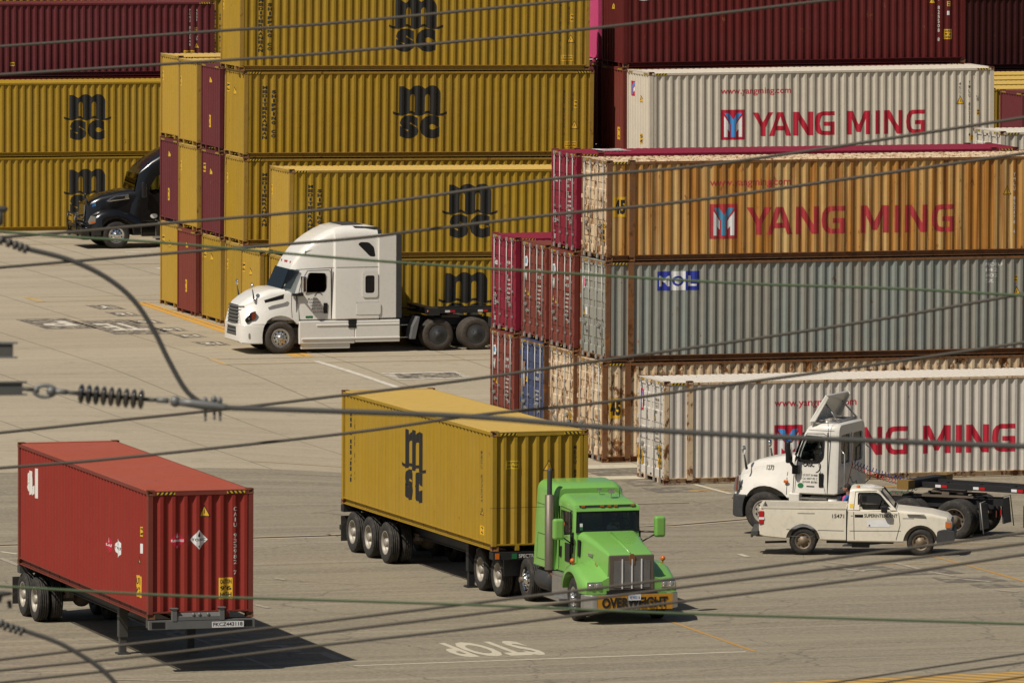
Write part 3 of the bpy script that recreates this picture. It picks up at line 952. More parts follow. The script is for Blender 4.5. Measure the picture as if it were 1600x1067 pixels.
    for t, lab, mt in ((0, 'maroon ground container in the row hidden behind the yellow far left containers', 'maroon'), (1, 'maroon second tier container hidden behind the yellow far left containers', 'maroon'),
                       (2, 'maroon container on top behind the yellow far left containers', 'maroon_b')):
        c = container((x0 + .02, 335.0, t * H), lab, M[mt], group=G3)
        if t == 2:
            def lc():
                a = Art(); a.column('TCNU 820548 8', 0, 0, 1.75, .06, .01); a.column('45G1', .28, 1.25, 1.75, .05, .01); a.column('US', .28, .5, .7, .08, 0); return a
            decal(c, 'near', 'lc', lc, 12.192 - 1.0, .85, [M['inkw']])
            decal(c, 'near', 'lw', lambda: warn_triangle(.24), 12.192 - .85, 1.05, [M['ink'], M['yel']], 'warning_label')
            decal(c, 'near', 'lk', lambda: label_plate(.42, .42, ['CAUTION', "9 6", 'HIGH']), 12.192 - 1.25, .55, [M['yel'], M['ink']], 'warning_label')
            decal(c, 'near', 'll', lambda: label_plate(.12, .19, ['9', '6']), 12.192 - .82, 1.68, [M['yel'], M['ink']], 'warning_label')
            decal(c, 'near', 'lo', lambda: label_plate(.18, .15, ['=']), 3.9, .42, [M['yel'], M['ink']], 'warning_label')
    for t in range(4):
        lab = ['yellow ground container in the furthest row', 'yellow second tier container in the furthest row', 'yellow container with stacked letters squeezed between maroon and yellow ones at the top',
               'yellow container high at the upper edge behind the maroon far left container'][t]
        c = container((92.1, 338.5, t * H), lab, M['msc'], group=G3)
        if t >= 2: msc_marks(c, u=6.1, code=False)
    for t in range(4):
        lab = ['yellow ground container at the back left', 'yellow second tier container at the back left', 'yellow third tier container at the back left', 'yellow container topping the back row above the maroon roof'][t]
        c = container((79.2, 341.9, t * H), lab, M['msc'], group=G3)
    # far right block
    G4 = 'containers far behind at the right edge'
    for i in range(5):
        for t in (0, 1):
            mt = 'maroon_b' if i == 0 else 'msc_b'
            lab = ('maroon container end at the right edge beyond the white container, its roof partly shaded' if t else 'maroon ground container below the one at the right edge') if i == 0 else \
                ('%s yellow roof beyond the maroon container at the right edge' % ['', 'nearest', 'second', 'third', 'furthest'][i] if t else '%s hidden yellow ground container at the right edge' % ['', 'nearest', 'second', 'third', 'furthest'][i])
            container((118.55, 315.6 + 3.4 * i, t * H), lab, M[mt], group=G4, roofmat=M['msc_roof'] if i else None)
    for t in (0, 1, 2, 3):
        container((114.2, 333.4, t * H), ['maroon ground container coloured as if shaded at the far right', 'maroon second tier container coloured as if shaded at the far right', 'maroon container coloured as if shaded above the yellow roofs in the upper right corner', 'topmost maroon container coloured as if shaded in the upper right corner'][t], M['maroon_shaded'], group=G4)  # stack stands in shade; that shade is painted into its colour
    # front block, doors to the left, sunk a little with the yard
    G5 = 'containers in the rusty front stack'
    zf = -.535
    L45 = 13.716
    def F(x, y, t, lab, mat, kind, L=12.192, **k):
        c = container((x, y, t * H + zf), lab, M[mat], L=L, end='door', group=G5, **k)
        door_marks(c, kind)
        return c
    F(78.0, 250.5, 0, 'brown container doors on the ground at the left corner of the front stack', 'brown', 'brown')
    F(78.03, 250.5, 1, 'magenta container doors in the second tier at the left corner of the front stack', 'magenta', 'tex')
    F(77.9, 247.2, 0, 'dull blue container doors on the ground beside the brown ones', 'blue', 'blue', framemat=M['casting'], castmat=M['casting'])
    F(77.95, 247.2, 1, 'brown container doors in the second tier between magenta and brown ones', 'brown', 'brown')
    F(77.8, 244.0, 0, 'rust blotched white container doors on the ground right of the blue ones', 'ymrust2', 'rusty', framemat=M['rustpost'])
    F(77.8, 244.0, 1, 'brown container doors in the second tier below the upper magenta container', 'brown', 'brown')
    TOP = [None]; TOP[0] = F(77.85, 244.0, 2, 'magenta container on the third tier, its sunlit roof behind the rusty one', 'magenta', 'tex', L=L45)
    roof_number(TOP[0], '228 1', 1.0, 1.1)
    c = F(77.48, 240.25, 0, 'rusty ground container with number label beside the white container, mostly hidden', 'ymrust2', 'rusty', L=L45, framemat=M['rustpost'], castmat=M['casting'], wallmat=M['ymrust2'])
    def n45():
        a = Art(); a.rect(0, 0, .40, .58, 0, 0); a.text('45', .04, .08, .42, .32, .05, 1, 1); return a
    decal(c, 'near', 'n45', n45, .19, 1.27, [M['yel'], M['ink']], 'warning_label')
    c = F(77.56, 240.25, 1, 'grey green container with blue and white emblem in the middle of the front stack', 'molgrey', 'mol', L=L45, framemat=M['rustpost'], castmat=M['casting'])
    def mol():
        a = Art(); a.rect(0, 0, .42, .55, 0, 0); a.rect(.42, 0, .86, .55, 0, 1); a.rect(.86, 0, 1.29, .55, 0, 0)
        a.text('M', .06, .12, .30, .32, .03, 1, 1); a.text('O', .46, .12, .30, .35, .03, 1, 0); a.text('L', .93, .12, .30, .26, .03, 1, 1); return a
    decal(c, 'near', 'mol', mol, 1.55, 2.03, [M['molblue'], M['whiter']], 'logo')
    def molc():
        a = Art(); 
        for i, rw in enumerate(('MOEU', '142', '402', ' 2')): a.text(rw, 0, .62 - i * .16, .10, .13 * len(rw), .02)
        return a
    decal(c, 'near', 'molc', molc, 11.6, 1.95, [M['inkw']])
    decal(c, 'near', 'molt', lambda: warn_triangle(.27), 12.45, 1.7, [M['ink'], M['yel']], 'warning_label')
    decal(c, 'near', 'moll', lambda: label_plate(.11, .19, ['9', '6']), 12.5, 2.1, [M['yel'], M['ink']], 'warning_label')
    c = F(77.58, 240.25, 2, 'rust streaked container with faded red lettering on top of the front stack', 'ymrust2', 'rusty', L=L45, framemat=M['rustpost'], castmat=M['casting'], wallmat=M['ymrust'], roofmat=M['ymrust2'])
    decal(c, 'near', 'n45', n45, .19, 1.27, [M['yel'], M['ink']], 'warning_label')
    ym_marks(c, 3.12, faded=True, right=False, sx=1.045)
    def cod():
        a = Art(); a.column('YMLU 852178 4', 0, .1, 1.9, .06, .01); return a
    decal(c, 'near', 'ymc2', cod, 12.45, .5, [M['inkw']])
    decal(c, 'near', 'ymt2', lambda: warn_triangle(.27), 12.1, 1.75, [M['ink'], M['yel']], 'warning_label')
    c = F(77.14, 233.57, 0, 'white ground container with red lettering behind the day cab and pickup', 'cream_b', 'ym', L=L45, framemat=M['ymrust2'], castmat=M['casting'])
    ym_marks(c, 3.26, right=False)
    # a white container beyond the magenta roof
    for t in range(3):
        c = container((93.9, 251.8, t * H + zf), ['white ground container hidden behind the front stack', 'white second tier container hidden behind the front stack', 'small part of a white container with doors showing above the magenta roof'][t],
                      M['cream'], end='door', group=G5)

# ------------------------------------------------------------------ ground
def gridline(vals):
    out = []
    for a, b, st in vals:
        n = max(1, int(round((b - a) / st)))
        out += [a + (b - a) * i / n for i in range(n)]
    out.append(vals[-1][1]); return out

def sheet(name, pts, lift, mat, step=1.5, kind='structure', art=None):
    """a thin sheet on the ground: polygon pts (x, y) cut into small pieces that follow the ground"""
    bm = bmesh.new()
    if art is None:
        vs = [bm.verts.new((x, y, 0)) for x, y in pts]; bm.faces.new(vs)
    else:
        vs = [bm.verts.new((x, y, 0)) for x, y in art[0]]
        for f in art[1]:
            try: bm.faces.new([vs[i] for i in f])
            except ValueError: pass
    bmesh.ops.triangulate(bm, faces=bm.faces[:])
    xs = [v.co.x for v in bm.verts]; ys = [v.co.y for v in bm.verts]
    for ax, lo, hi in ((0, min(xs), max(xs)), (1, min(ys), max(ys))):
        if hi < (64, 206)[ax] or lo > (1e9, 272)[ax]: continue
        k = math.ceil(lo / step)
        while k * step < hi:
            no = (1, 0, 0) if ax == 0 else (0, 1, 0); co = (k * step, 0, 0) if ax == 0 else (0, k * step, 0)
            bmesh.ops.bisect_plane(bm, geom=bm.verts[:] + bm.edges[:] + bm.faces[:], plane_co=co, plane_no=no, dist=1e-5)
            k += 1
    for v in bm.verts: v.co.z = gz_m(v.co.x, v.co.y) + lift
    bmesh.ops.recalc_face_normals(bm, faces=bm.faces)
    me = bpy.data.meshes.new(name); bm.to_mesh(me); bm.free(); me.materials.append(mat)
    o = bpy.data.objects.new(name, me); COL.objects.link(o)
    return tag(o, kind=kind)

GX = gridline([(-2500, -400, 300), (-400, 30, 60), (30, 63, 3), (63, 75, 1.5), (75, 120, 3), (120, 400, 40), (400, 3000, 300)])
GY = gridline([(-300, 100, 60), (100, 204, 8), (204, 273, 1.5), (273, 400, 10), (400, 4000, 400)])
def gz_m(x, y):
    """height of the meshed ground (bilinear)"""
    import bisect
    i = max(0, min(len(GX) - 2, bisect.bisect_right(GX, x) - 1)); j = max(0, min(len(GY) - 2, bisect.bisect_right(GY, y) - 1))
    tx = (x - GX[i]) / (GX[i + 1] - GX[i]); ty = (y - GY[j]) / (GY[j + 1] - GY[j])
    a, b, c, d = gz(GX[i], GY[j]), gz(GX[i + 1], GY[j]), gz(GX[i], GY[j + 1]), gz(GX[i + 1], GY[j + 1])
    return (a * (1 - tx) + b * tx) * (1 - ty) + (c * (1 - tx) + d * tx) * ty

def ground_material(name, base, dark, asphalt):
    m, t, p = base_mat(name); L = t.links.new
    tc = N(t, 'ShaderNodeTexCoord'); g = N(t, 'ShaderNodeNewGeometry')
    pos = g.outputs['Position']
    def noise(sc, scale, det=6.0, ro=.6, rot=0.0, dist=0.0):
        mp = N(t, 'ShaderNodeMapping'); mp.inputs['Scale'].default_value = sc; mp.inputs['Rotation'].default_value = (0, 0, rot)
        L(pos, mp.inputs[0])
        n = N(t, 'ShaderNodeTexNoise', Scale=scale, Detail=det, Roughness=ro, Distortion=dist); L(mp.outputs[0], n.inputs['Vector'])
        return n.outputs[0]
    b = tuple(base) + (1,); d = tuple(dark) + (1,)
    big = noise((.05, .12, 1), 1.0, 4.0)
    col = mix(t, ramp(t, big, .3, .7), d, b)
    st = noise((.035, .9, 1), 1.0, 7.0, .72, 0.02, .4)      # long tyre-polished bands across the view
    col = mix(t, mulv(t, ramp(t, st, .47, .60), .85 if asphalt else .42), col, tuple(x * (.62 if asphalt else .74) for x in base) + (1,))
    st3 = noise((.018, .33, 1), 1.0, 5.0, .65, 0.0, .3)
    col = mix(t, mulv(t, ramp(t, st3, .50, .62), .7 if asphalt else .25), col, tuple(x * .66 for x in base) + (1,))
    st2 = noise((.05, 1.6, 1), 1.0, 6.0, .7, 0.01)
    col = mix(t, mulv(t, ramp(t, st2, .53, .64), .6 if asphalt else .25), col, tuple(min(1, x * 1.28) for x in base) + (1,))
    dg = noise((.12, 2.6, 1), 1.0, 5.0, .8, R(48), .3)      # turning tyre marks
    col = mix(t, mulv(t, ramp(t, dg, .60, .64), .6 if asphalt else .18), col, tuple(x * .5 for x in base) + (1,))
    dg2 = noise((.10, 2.2, 1), 1.0, 5.0, .8, R(-24), .4)
    col = mix(t, mulv(t, ramp(t, dg2, .60, .65), .5 if asphalt else .15), col, tuple(x * .55 for x in base) + (1,))
    oil = noise((.35, .5, 1), 1.0, 6.0, .8)
    col = mix(t, mulv(t, ramp(t, oil, .62, .72), .5), col, tuple(x * .55 for x in base) + (1,))
    sp = noise((1, 1, 1), 1.1, 5.0, .7)
    col = mix(t, mulv(t, ramp(t, sp, .58, .68), .4), col, tuple(x * .5 for x in base) + (1,))
    gr = noise((1, 1, 1), 7.0, 8.0, .85)
    col = mix(t, mulv(t, ramp(t, gr, .46, .60), .6 if asphalt else .3), col, tuple(min(1, x * 1.35) for x in base) + (1,))
    col = mix(t, mulv(t, ramp(t, noise((1, 1, 1), 11.0, 6.0, .85), .52, .62), .6 if asphalt else .25), col, tuple(x * .55 for x in base) + (1,))
    sx = N(t, 'ShaderNodeSeparateXYZ'); L(pos, sx.inputs[0])
    wob = noise((.25, .25, 1), 1.0, 2.0)
    def line(axis, period, off, width, strength, col, darkc):
        ad = N(t, 'ShaderNodeMath', _operation='ADD'); L(sx.outputs[axis], ad.inputs[0]); ad.inputs[1].default_value = -off + 1000 * period
        w2 = N(t, 'ShaderNodeMath', _operation='MULTIPLY_ADD'); L(wob, w2.inputs[0]); w2.inputs[1].default_value = .25 if asphalt else .03; L(ad.outputs[0], w2.inputs[2])
        mo = N(t, 'ShaderNodeMath', _operation='MODULO'); L(w2.outputs[0], mo.inputs[0]); mo.inputs[1].default_value = period
        lt = N(t, 'ShaderNodeMath', _operation='LESS_THAN'); L(mo.outputs[0], lt.inputs[0]); lt.inputs[1].default_value = width
        return mix(t, mulv(t, lt.outputs[0], strength), col, darkc)
    if not asphalt:
        col = line('X', 3.95, 66.5, .035, .8, col, (.045, .036, .026, 1))
        col = line('Y', 7.6, 236.0, .05, .35, col, (.06, .05, .04, 1))
    # cracks
    vo = N(t, 'ShaderNodeTexVoronoi', _feature='DISTANCE_TO_EDGE', Scale=.16); mp = N(t, 'ShaderNodeMapping')
    nn = N(t, 'ShaderNodeTexNoise', Scale=.9, Detail=5.0); L(pos, nn.inputs['Vector'])
    va = N(t, 'ShaderNodeVectorMath', _operation='MULTIPLY_ADD'); L(nn.outputs['Color'], va.inputs[0]); va.inputs[1].default_value = (1.6, 1.6, 0); L(pos, va.inputs[2])
    L(va.outputs[0], vo.inputs['Vector'])
    cr = ramp(t, vo.outputs[0], .0, .006 if asphalt else .003, (1, 1, 1, 1), (0, 0, 0, 1))
    col = mix(t, mulv(t, cr, .55 if asphalt else .2), col, tuple(x * .3 for x in base) + (1,))
    L(col, p.inputs['Base Color'])
    p.inputs['Roughness'].default_value = .85; p.inputs['Specular IOR Level'].default_value = .25
    bp = N(t, 'ShaderNodeBump', Strength=.5, Distance=.012); L(gr, bp.inputs['Height']); L(bp.outputs[0], p.inputs['Normal'])
    return m

def worn(name, col, under, cover=.55, scale=5.0):
    """road paint worn through to what lies under it"""
    m, t, p = base_mat(name); L = t.links.new
    g = N(t, 'ShaderNodeNewGeometry')
    n = N(t, 'ShaderNodeTexNoise', Scale=scale, Detail=9.0, Roughness=.75); L(g.outputs['Position'], n.inputs['Vector'])
    f = ramp(t, n.outputs[0], cover - .06, cover + .06)
    n2 = N(t, 'ShaderNodeTexNoise', Scale=40.0, Detail=4.0); L(g.outputs['Position'], n2.inputs['Vector'])
    c2 = mix(t, n2.outputs[0], tuple(x * .8 for x in col[:3]) + (1,), tuple(x * 1.1 for x in col[:3]) + (1,))
    L(mix(t, f, c2, tuple(under) + (1,)), p.inputs['Base Color']); p.inputs['Roughness'].default_value = .8
    return m

CONC = (.370, .315, .228); ASPH = (.255, .221, .162)
def build_ground():
    mb = MB(); nx, ny = len(GX), len(GY)
    mb.add([(x, y, gz(x, y)) for y in GY for x in GX], [(j * nx + i, j * nx + i + 1, (j + 1) * nx + i + 1, (j + 1) * nx + i) for j in range(ny - 1) for i in range(nx - 1)])
    o = mb.build('ground', ground_material('concrete_yard_surface', CONC, (.325, .275, .198), False)); tag(o, kind='structure')
    # asphalt lane area: same grid, 4 mm higher
    i0, i1 = 0, nx - 1
    ys = [y for y in GY if y < 235.9] + [236.2]
    mb = MB()
    mb.add([(x, y, gz_m(x, y) + .004) for y in ys for x in GX], [(j * nx + i, j * nx + i + 1, (j + 1) * nx + i + 1, (j + 1) * nx + i) for j in range(len(ys) - 1) for i in range(nx - 1)])
    o = mb.build('road', ground_material('asphalt_surface', ASPH, (.200, .169, .118), True)); tag(o, kind='structure')
    wc = worn('worn_white_paint_on_concrete', (.58, .54, .46), CONC, .56)
    wa = worn('worn_white_paint_on_asphalt', (.50, .45, .34), ASPH, .62)
    waf = worn('faint_white_paint_on_asphalt', (.42, .37, .29), ASPH, .48, 8)
    yc = worn('worn_yellow_paint_on_concrete', (.56, .29, .03), CONC, .58)
    ycf = worn('faint_yellow_line_on_concrete', (.50, .29, .06), CONC, .50, 2.5)
    ya = worn('worn_yellow_paint_on_asphalt', (.42, .215, .03), ASPH, .55)
    bk = worn('black_patch_on_concrete', (.085, .075, .063), CONC, .53, 3.5)
    bka = worn('dark_patch_on_asphalt', (.125, .105, .08), ASPH, .54, 2.2)
    rl = flat('dark_rail_groove', (.03, .022, .016, 1), .7)
    rs = flat('rail_edging_concrete', (.40, .33, .23, 1), .8, dirt=.4)
    def strip(name, pts, w, mat, lift=.009):
        for (xa, ya_), (xb, yb) in zip(pts[:-1], pts[1:]):
            d = Vector((xb - xa, yb - ya_)); n = Vector((-d.y, d.x)).normalized() * w / 2
            sheet(name, [(xa - n.x, ya_ - n.y), (xb - n.x, yb - n.y), (xb + n.x, yb + n.y), (xa + n.x, ya_ + n.y)], lift, mat)
    # concrete yard: lines and numbers
    sheet('yard_marking', [(78.1, 295.2), (78.55, 295.2), (77.92, 271.8), (77.2, 271.8)], .006, yc)
    strip('yard_marking', [(78.36, 295.0), (77.62, 272.0)], .035, bk, .012)
    for y in (298.2, 296.2, 294.95, 291.5, 288.1, 284.8, 281.3, 278.1):
        strip('yard_marking', [(78.3 if y < 296 else 75.1, y), (79.9, y)], .09, ycf)
    strip('yard_marking', [(75.1, 298.4), (75.02, 296.15)], .30, ycf)
    for y in (271.5, 269.7): strip('yard_marking', [(74.45, y), (95, y - .5)], .08, ycf, .010)
    strip('yard_marking', [(74.42, 271.7), (74.36, 269.6)], .24, ycf)
    strip('yard_marking', [(77.45, 270.1), (77.92, 261.6)], .24, wc, .010)
    for y in (330.6, 327.4, 324.0, 313.2): strip('yard_marking', [(79.5, y), (93, y - .3)], .14, ycf)
    strip('yard_marking', [(83.2, 311), (84.0, 307)], .5, wc)
    for (x, y, w_, h_) in ((83.8, 319.2, 1.0, 1.6), (86.1, 319.6, 1.0, 1.8)):
        strip('yard_marking', [(x, y - h_), (x + w_, y - h_)], .35, wc); strip('yard_marking', [(x + .3, y), (x + w_ + .3, y)], .35, wc)
    rnd = random.Random(3)
    for (px, py, w_, h_, t) in ((88, 506, 1.75, 4.3, 'P'), (165, 480, .95, 2.0, 'Y'), (194, 491, .85, 1.7, '16'), (190, 511, 2.0, 6.0, 'TE'), (229, 503, .9, 1.5, '15'), (268, 515, .9, 1.6, '14'), (297, 525, .85, 1.5, '13'), (331, 537, .9, 1.6, '12')):
        P = ground_at(px, py); x, y = P.x, P.y
        sheet('painted_patch', [(x - w_ / 2, y - h_ / 2), (x + w_ / 2, y - h_ / 2 + rnd.uniform(-.2, .2)), (x + w_ / 2, y + h_ / 2), (x - w_ / 2, y + h_ / 2 - rnd.uniform(-.2, .2))], .006, bk)
        vs, fs = text_mb(t, h_ * .5, w_ * .62, .03)
        sheet('yard_number', None, .012, wc, art=([(x + w_ * .31 - u, y + h_ * .25 - v) for u, v in vs], fs))
    P = ground_at(667, 587)
    for i in range(5):
        strip('yard_marking', [(P.x - 1.25, P.y - .8 + .4 * i), (P.x + 1.25, P.y - .8 + .4 * i)], .22, wc, .010)
    sheet('painted_patch', [(P.x - 1.1, P.y - .7), (P.x + 1.0, P.y - .7), (P.x + 1.1, P.y + .7), (P.x - .9, P.y + .6)], .014, bk)
    # asphalt area
    strip('crane_rail', [(20, 217.4), (53.97, 217.33), (62.87, 217.5), (72.51, 221.2), (75.91, 223.1), (84, 227.3)], .7, rs, .008)
    strip('crane_rail', [(20, 217.4), (53.97, 217.33), (62.87, 217.5), (72.51, 221.2), (75.91, 223.1), (84, 227.3)], .24, rl, .012)
    strip('lane_marking', [(55.36, 189.85), (60.0, 190.0), (63.01, 190.14), (64.81, 190.18)], .13, wa)
    strip('lane_marking', [(53.30, 198.3), (53.33, 196.3), (53.48, 189.97)], .12, waf)
    strip('lane_marking', [(50.6, 189.4), (53.2, 190.0)], .08, waf)
    vs, fs = text_mb('STOP', 2.9, 2.1, .035)
    cx, cy = 59.25, 192.2
    sheet('stop_marking', None, .010, wa, art=([(cx + 1.05 - u, cy + 1.45 - v) for u, v in vs], fs))
    for i, ch in enumerate('DCEL'):
        vs, fs = text_mb(ch, 1.5, .75, .03); P = [(53.0, 196.6), (53.75, 194.9), (54.4, 193.3), (54.9, 191.7)][i]
        sheet('lane_letter', None, .010, waf, art=([(P[0] + .6 - u, P[1] + .9 - v) for u, v in vs], fs))
    strip('lane_marking', [(65.1, 198.5), (65.08, 195.92), (65.02, 190.13)], .11, ya)
    strip('lane_marking', [(76.2, 209.6), (76.3, 202.7), (76.35, 198)], .12, ya)
    strip('lane_marking', [(73.6, 207.6), (78.8, 206.3)], .10, ya)
    strip('lane_marking', [(76.5, 212.9), (80, 212.0)], .10, ya)
    strip('lane_marking', [(66.5, 238.6), (77.0, 237.0)], .08, ya)
    strip('lane_marking', [(77.3, 231.8), (94, 231.0)], .22, ya, .010)
    for (px, py, dx, dy) in ((945, 732, 1.2, 1.0), (1006, 748, 1.3, .8)):
        P = ground_at(px, py)
        sheet('painted_patch', [(P.x - dx * .7, P.y - 2.0), (P.x + dx * .9, P.y - 2.0), (P.x + dx * .8, P.y - .2), (P.x - dx * .6, P.y - .2)], .009, bka)
        sheet('lane_marking', [(P.x - dx, P.y), (P.x + dx, P.y - .1), (P.x + dx, P.y + dy), (P.x - dx, P.y + dy)], .013, wa)
    for px, py, w_, h_ in ((1052, 765, 1.4, 1.6), (1340, 886, 1.5, 1.2), (1440, 893, 1.8, 1.4), (1515, 905, 1.6, 1.2), (1560, 915, 1.2, .9)):
        P = ground_at(px, py)
        sheet('painted_patch', [(P.x - w_ / 2, P.y - h_ / 2), (P.x + w_ / 2, P.y - h_ / 2), (P.x + w_ / 2 - .2, P.y + h_ / 2), (P.x - w_ / 2, P.y + h_ / 2)], .009, bka)
    for (a, b) in (((1290, 878), (1345, 884)), ((1300, 886), (1352, 893)), ((1325, 893), (1375, 889)), ((1400, 880), (1440, 890)), ((1450, 893), (1490, 900)), ((1505, 905), (1548, 909)), ((1555, 922), (1590, 925)), ((1085, 757), (1142, 772)), ((1155, 866), (1168, 870)),
                   ((0, 862), (28, 866)), ((0, 872), (30, 884)), ((400, 945), (420, 950)), ((1440, 866), (1500, 868)), ((180, 1062), (300, 1064)), ((428, 903), (445, 906))):
        A, B_ = ground_at(*a), ground_at(*b)
        strip('lane_marking', [(A.x, A.y), (B_.x, B_.y)], .16, waf if a[1] > 870 else wa, .014)
    # yellow striped crane lane in the near right corner
    m, t, p = base_mat('striped_yellow_lane_paint'); g = N(t, 'ShaderNodeNewGeometry'); sx = N(t, 'ShaderNodeSeparateXYZ'); t.links.new(g.outputs['Position'], sx.inputs[0])
    wv = N(t, 'ShaderNodeTexWave', Scale=.9, Distortion=.3); wv.bands_direction = 'DIAGONAL'; t.links.new(g.outputs['Position'], wv.inputs['Vector'])
    n = N(t, 'ShaderNodeTexNoise', Scale=6.0, Detail=8.0, Roughness=.8); t.links.new(g.outputs['Position'], n.inputs['Vector'])
    c1 = mix(t, ramp(t, wv.outputs['Fac'], .35, .6), (.46, .26, .05, 1), (.26, .175, .07, 1))
    t.links.new(mix(t, ramp(t, n.outputs[0], .56, .62), c1, tuple(ASPH) + (1,)), p.inputs['Base Color']); p.inputs['Roughness'].default_value = .8
    sheet('lane_marking', [(62.6, 184.3), (62.5, 178), (95, 180), (95, 186.4), (69.7, 184.95)], .009, m)

# ------------------------------------------------------------------ wheels and running gear
def wheel_meshes(kind):
    if kind in TPL: return TPL[kind]
    if kind == 'pickup': Rr, w, rim = .35, .22, .20
    else: Rr, w, rim = .52, .28, .29
    def tyre(o):
        m = MB(); h = w / 2
        pr = [(rim, o - h * .75), (rim + .02, o - h * .9), (rim + (Rr - rim) * .45, o - h), (Rr - .05, o - h * .93), (Rr - .012, o - h * .78)]
        n = 4
        for i in range(n):
            a = -h * .74 + i * (h * 1.48) / n; b = a + h * 1.48 / n
            pr += [(Rr, o + a + .008), (Rr, o + b - .012), (Rr - .014, o + b - .008), (Rr - .014, o + b + .002)]
        pr += [(Rr - .012, o + h * .78), (Rr - .05, o + h * .93), (rim + (Rr - rim) * .45, o + h), (rim + .02, o + h * .9), (rim, o + h * .75)]
        m.lathe(pr, n=40); return m
    d = {}
    # y = 0 is the outer face of the outer tyre, the wheel reaches inward (negative y)
    d['single'] = tyre(-w / 2).mesh('tyre')
    a = tyre(-w / 2); b = tyre(-w / 2 - w - .05); a.add(b.v, b.f, 0); a.sm = [True] * len(a.f); d['dual'] = a.mesh('tyre')
    r = MB()
    if kind == 'pickup':
        r.lathe([(rim + .012, -.02), (rim - .01, -.02), (rim - .03, -.06), (.12, -.05), (.10, -.02), (.07, -.01), (.06, .0), (0.001, .0)], n=28)
        r.lathe([(rim + .012, -.02), (rim, -.14)], n=28)
        d['front'] = d['rear'] = r.mesh('rim'); hl = MB()
        for k in range(8):
            t = 2 * math.pi * k / 8; hl.lathe([(.0001, -.046), (.017, -.046)], c=(.143 * math.cos(t), 0, .143 * math.sin(t)), n=8)
        d['fh'] = d['rh'] = hl.mesh('rim_holes')
    else:
        # front rim: dish outward with a hub; rear rim: deep dish
        r.lathe([(rim + .015, -.03), (rim + .012, -.015), (rim - .01, -.02), (rim - .03, -.05), (.22, -.03), (.17, -.012), (.10, -.008), (.09, .03), (.07, .055), (.0005, .058)], n=36)
        r.lathe([(rim, -.03), (rim, -.22)], n=36)
        d['front'] = r.mesh('rim')
        r = MB(); r.lathe([(rim + .015, -.03), (rim + .012, -.015), (rim - .012, -.02), (rim - .03, -.10), (rim - .045, -.17), (.14, -.165), (.12, -.12), (.11, -.03), (.09, -.01), (.0005, -.008)], n=36)
        d['rear'] = r.mesh('rim')
        r = MB(); r.lathe([(rim + .015, -.03), (rim + .01, -.012), (rim - .012, -.02), (.25, -.012), (.08, .0), (.075, .01), (.0005, .012)], n=36)
        for k in range(5):
            t = 2 * math.pi * k / 5; r.box(.14 * math.cos(t) - .02, .14 * math.cos(t) + .02, -.012, .006, .14 * math.sin(t) - .006, .14 * math.sin(t) + .006)
        d['cover'] = r.mesh('wheel_cover')
        for nm, yy, rr_ in (('fh', -.015, .20), ('rh', -.163, .205)):
            hl = MB()
            for k in range(10):
                t = 2 * math.pi * (k + .5) / 10; hl.lathe([(.0001, yy + .0), (.030, yy + .0)], c=(rr_ * math.cos(t), 0, rr_ * math.sin(t)), n=10)
            d[nm] = hl.mesh('rim_holes')
        nu = MB()
        for k in range(10):
            t = 2 * math.pi * k / 10; nu.lathe([(.016, -.02), (.014, .02), (.0005, .024)], c=(.142 * math.cos(t), 0, .142 * math.sin(t)), n=7)
        d['nuts'] = nu.mesh('wheel_nuts')
    d['R'] = Rr
    TPL[kind] = d
    return d

def put_mesh(name, me, mat, parent, loc=(0, 0, 0), rot=(0, 0, 0)):
    o = bpy.data.objects.new(name, me); COL.objects.link(o); o.parent = parent
    if not me.materials: me.materials.append(mat)
    o.material_slots[0].link = 'OBJECT'; o.material_slots[0].material = mat
    o.location = loc; o.rotation_euler = rot
    return o

def wheel(par, x, y, kind='truck', style='front', dual=False, rim=None, turn=0.0, tyre=None, spin=0.0):
    """outer face at y; the wheel faces the side y lies on"""
    d = wheel_meshes(kind)
    s = 1 if y > 0 else -1
    wv = empty('wheel', (x, y, d['R']), 0, parent=par)
    wv.rotation_euler = (0, spin, (0 if s > 0 else math.pi) + turn)
    put_mesh('tyre', d['dual' if dual else 'single'], tyre or M['rubber'], wv)
    rm = rim or M['alu']
    put_mesh('rim' if style != 'cover' else 'wheel_cover', d[style], rm if style != 'cover' else M['plastic'], wv)
    if style in ('front', 'rear'):
        put_mesh('rim_holes', d['fh' if style == 'front' else 'rh'], M['hole'], wv)
        if kind != 'pickup' and style == 'front': put_mesh('wheel_nuts', d['nuts'], M['chrome'], wv)
    return wv

def rring(xb, xt, z0, z1, h0, h1, r, zr=None, n=5, rb=.03):
    """closed ring across the vehicle: half width h0 at the bottom and h1 at the top, rounded upper corners"""
    pts = []
    def P(y, z):
        t = (z - z0) / max(1e-6, z1 - z0); pts.append((xb + (xt - xb) * t, y, z))
    zr = zr or r
    P(-h0 + rb, z0); P(-h0, z0 + rb)
    hm = h0 + (h1 - h0) * .5
    P(-hm, z0 + (z1 - z0) * .5)
    for k in range(n + 1):
        a = math.pi / 2 * k / n; P(-h1 + r * (1 - math.cos(a)) , z1 - zr * (1 - math.sin(a)))
    for k in range(n + 1):
        a = math.pi / 2 * (1 - k / n); P(h1 - r * (1 - math.cos(a)), z1 - zr * (1 - math.sin(a)))
    P(hm, z0 + (z1 - z0) * .5); P(h0, z0 + rb); P(h0 - rb, z0)
    return pts

def shell(name, secs, mat, par, cutters=None, ang=32, bevel=0):
    m = MB(); m.loft([rring(*s) for s in secs])
    o = m.build(name, mat, par)
    if cutters: cut(o, cutters)
    autosmooth(o, ang)
    return o

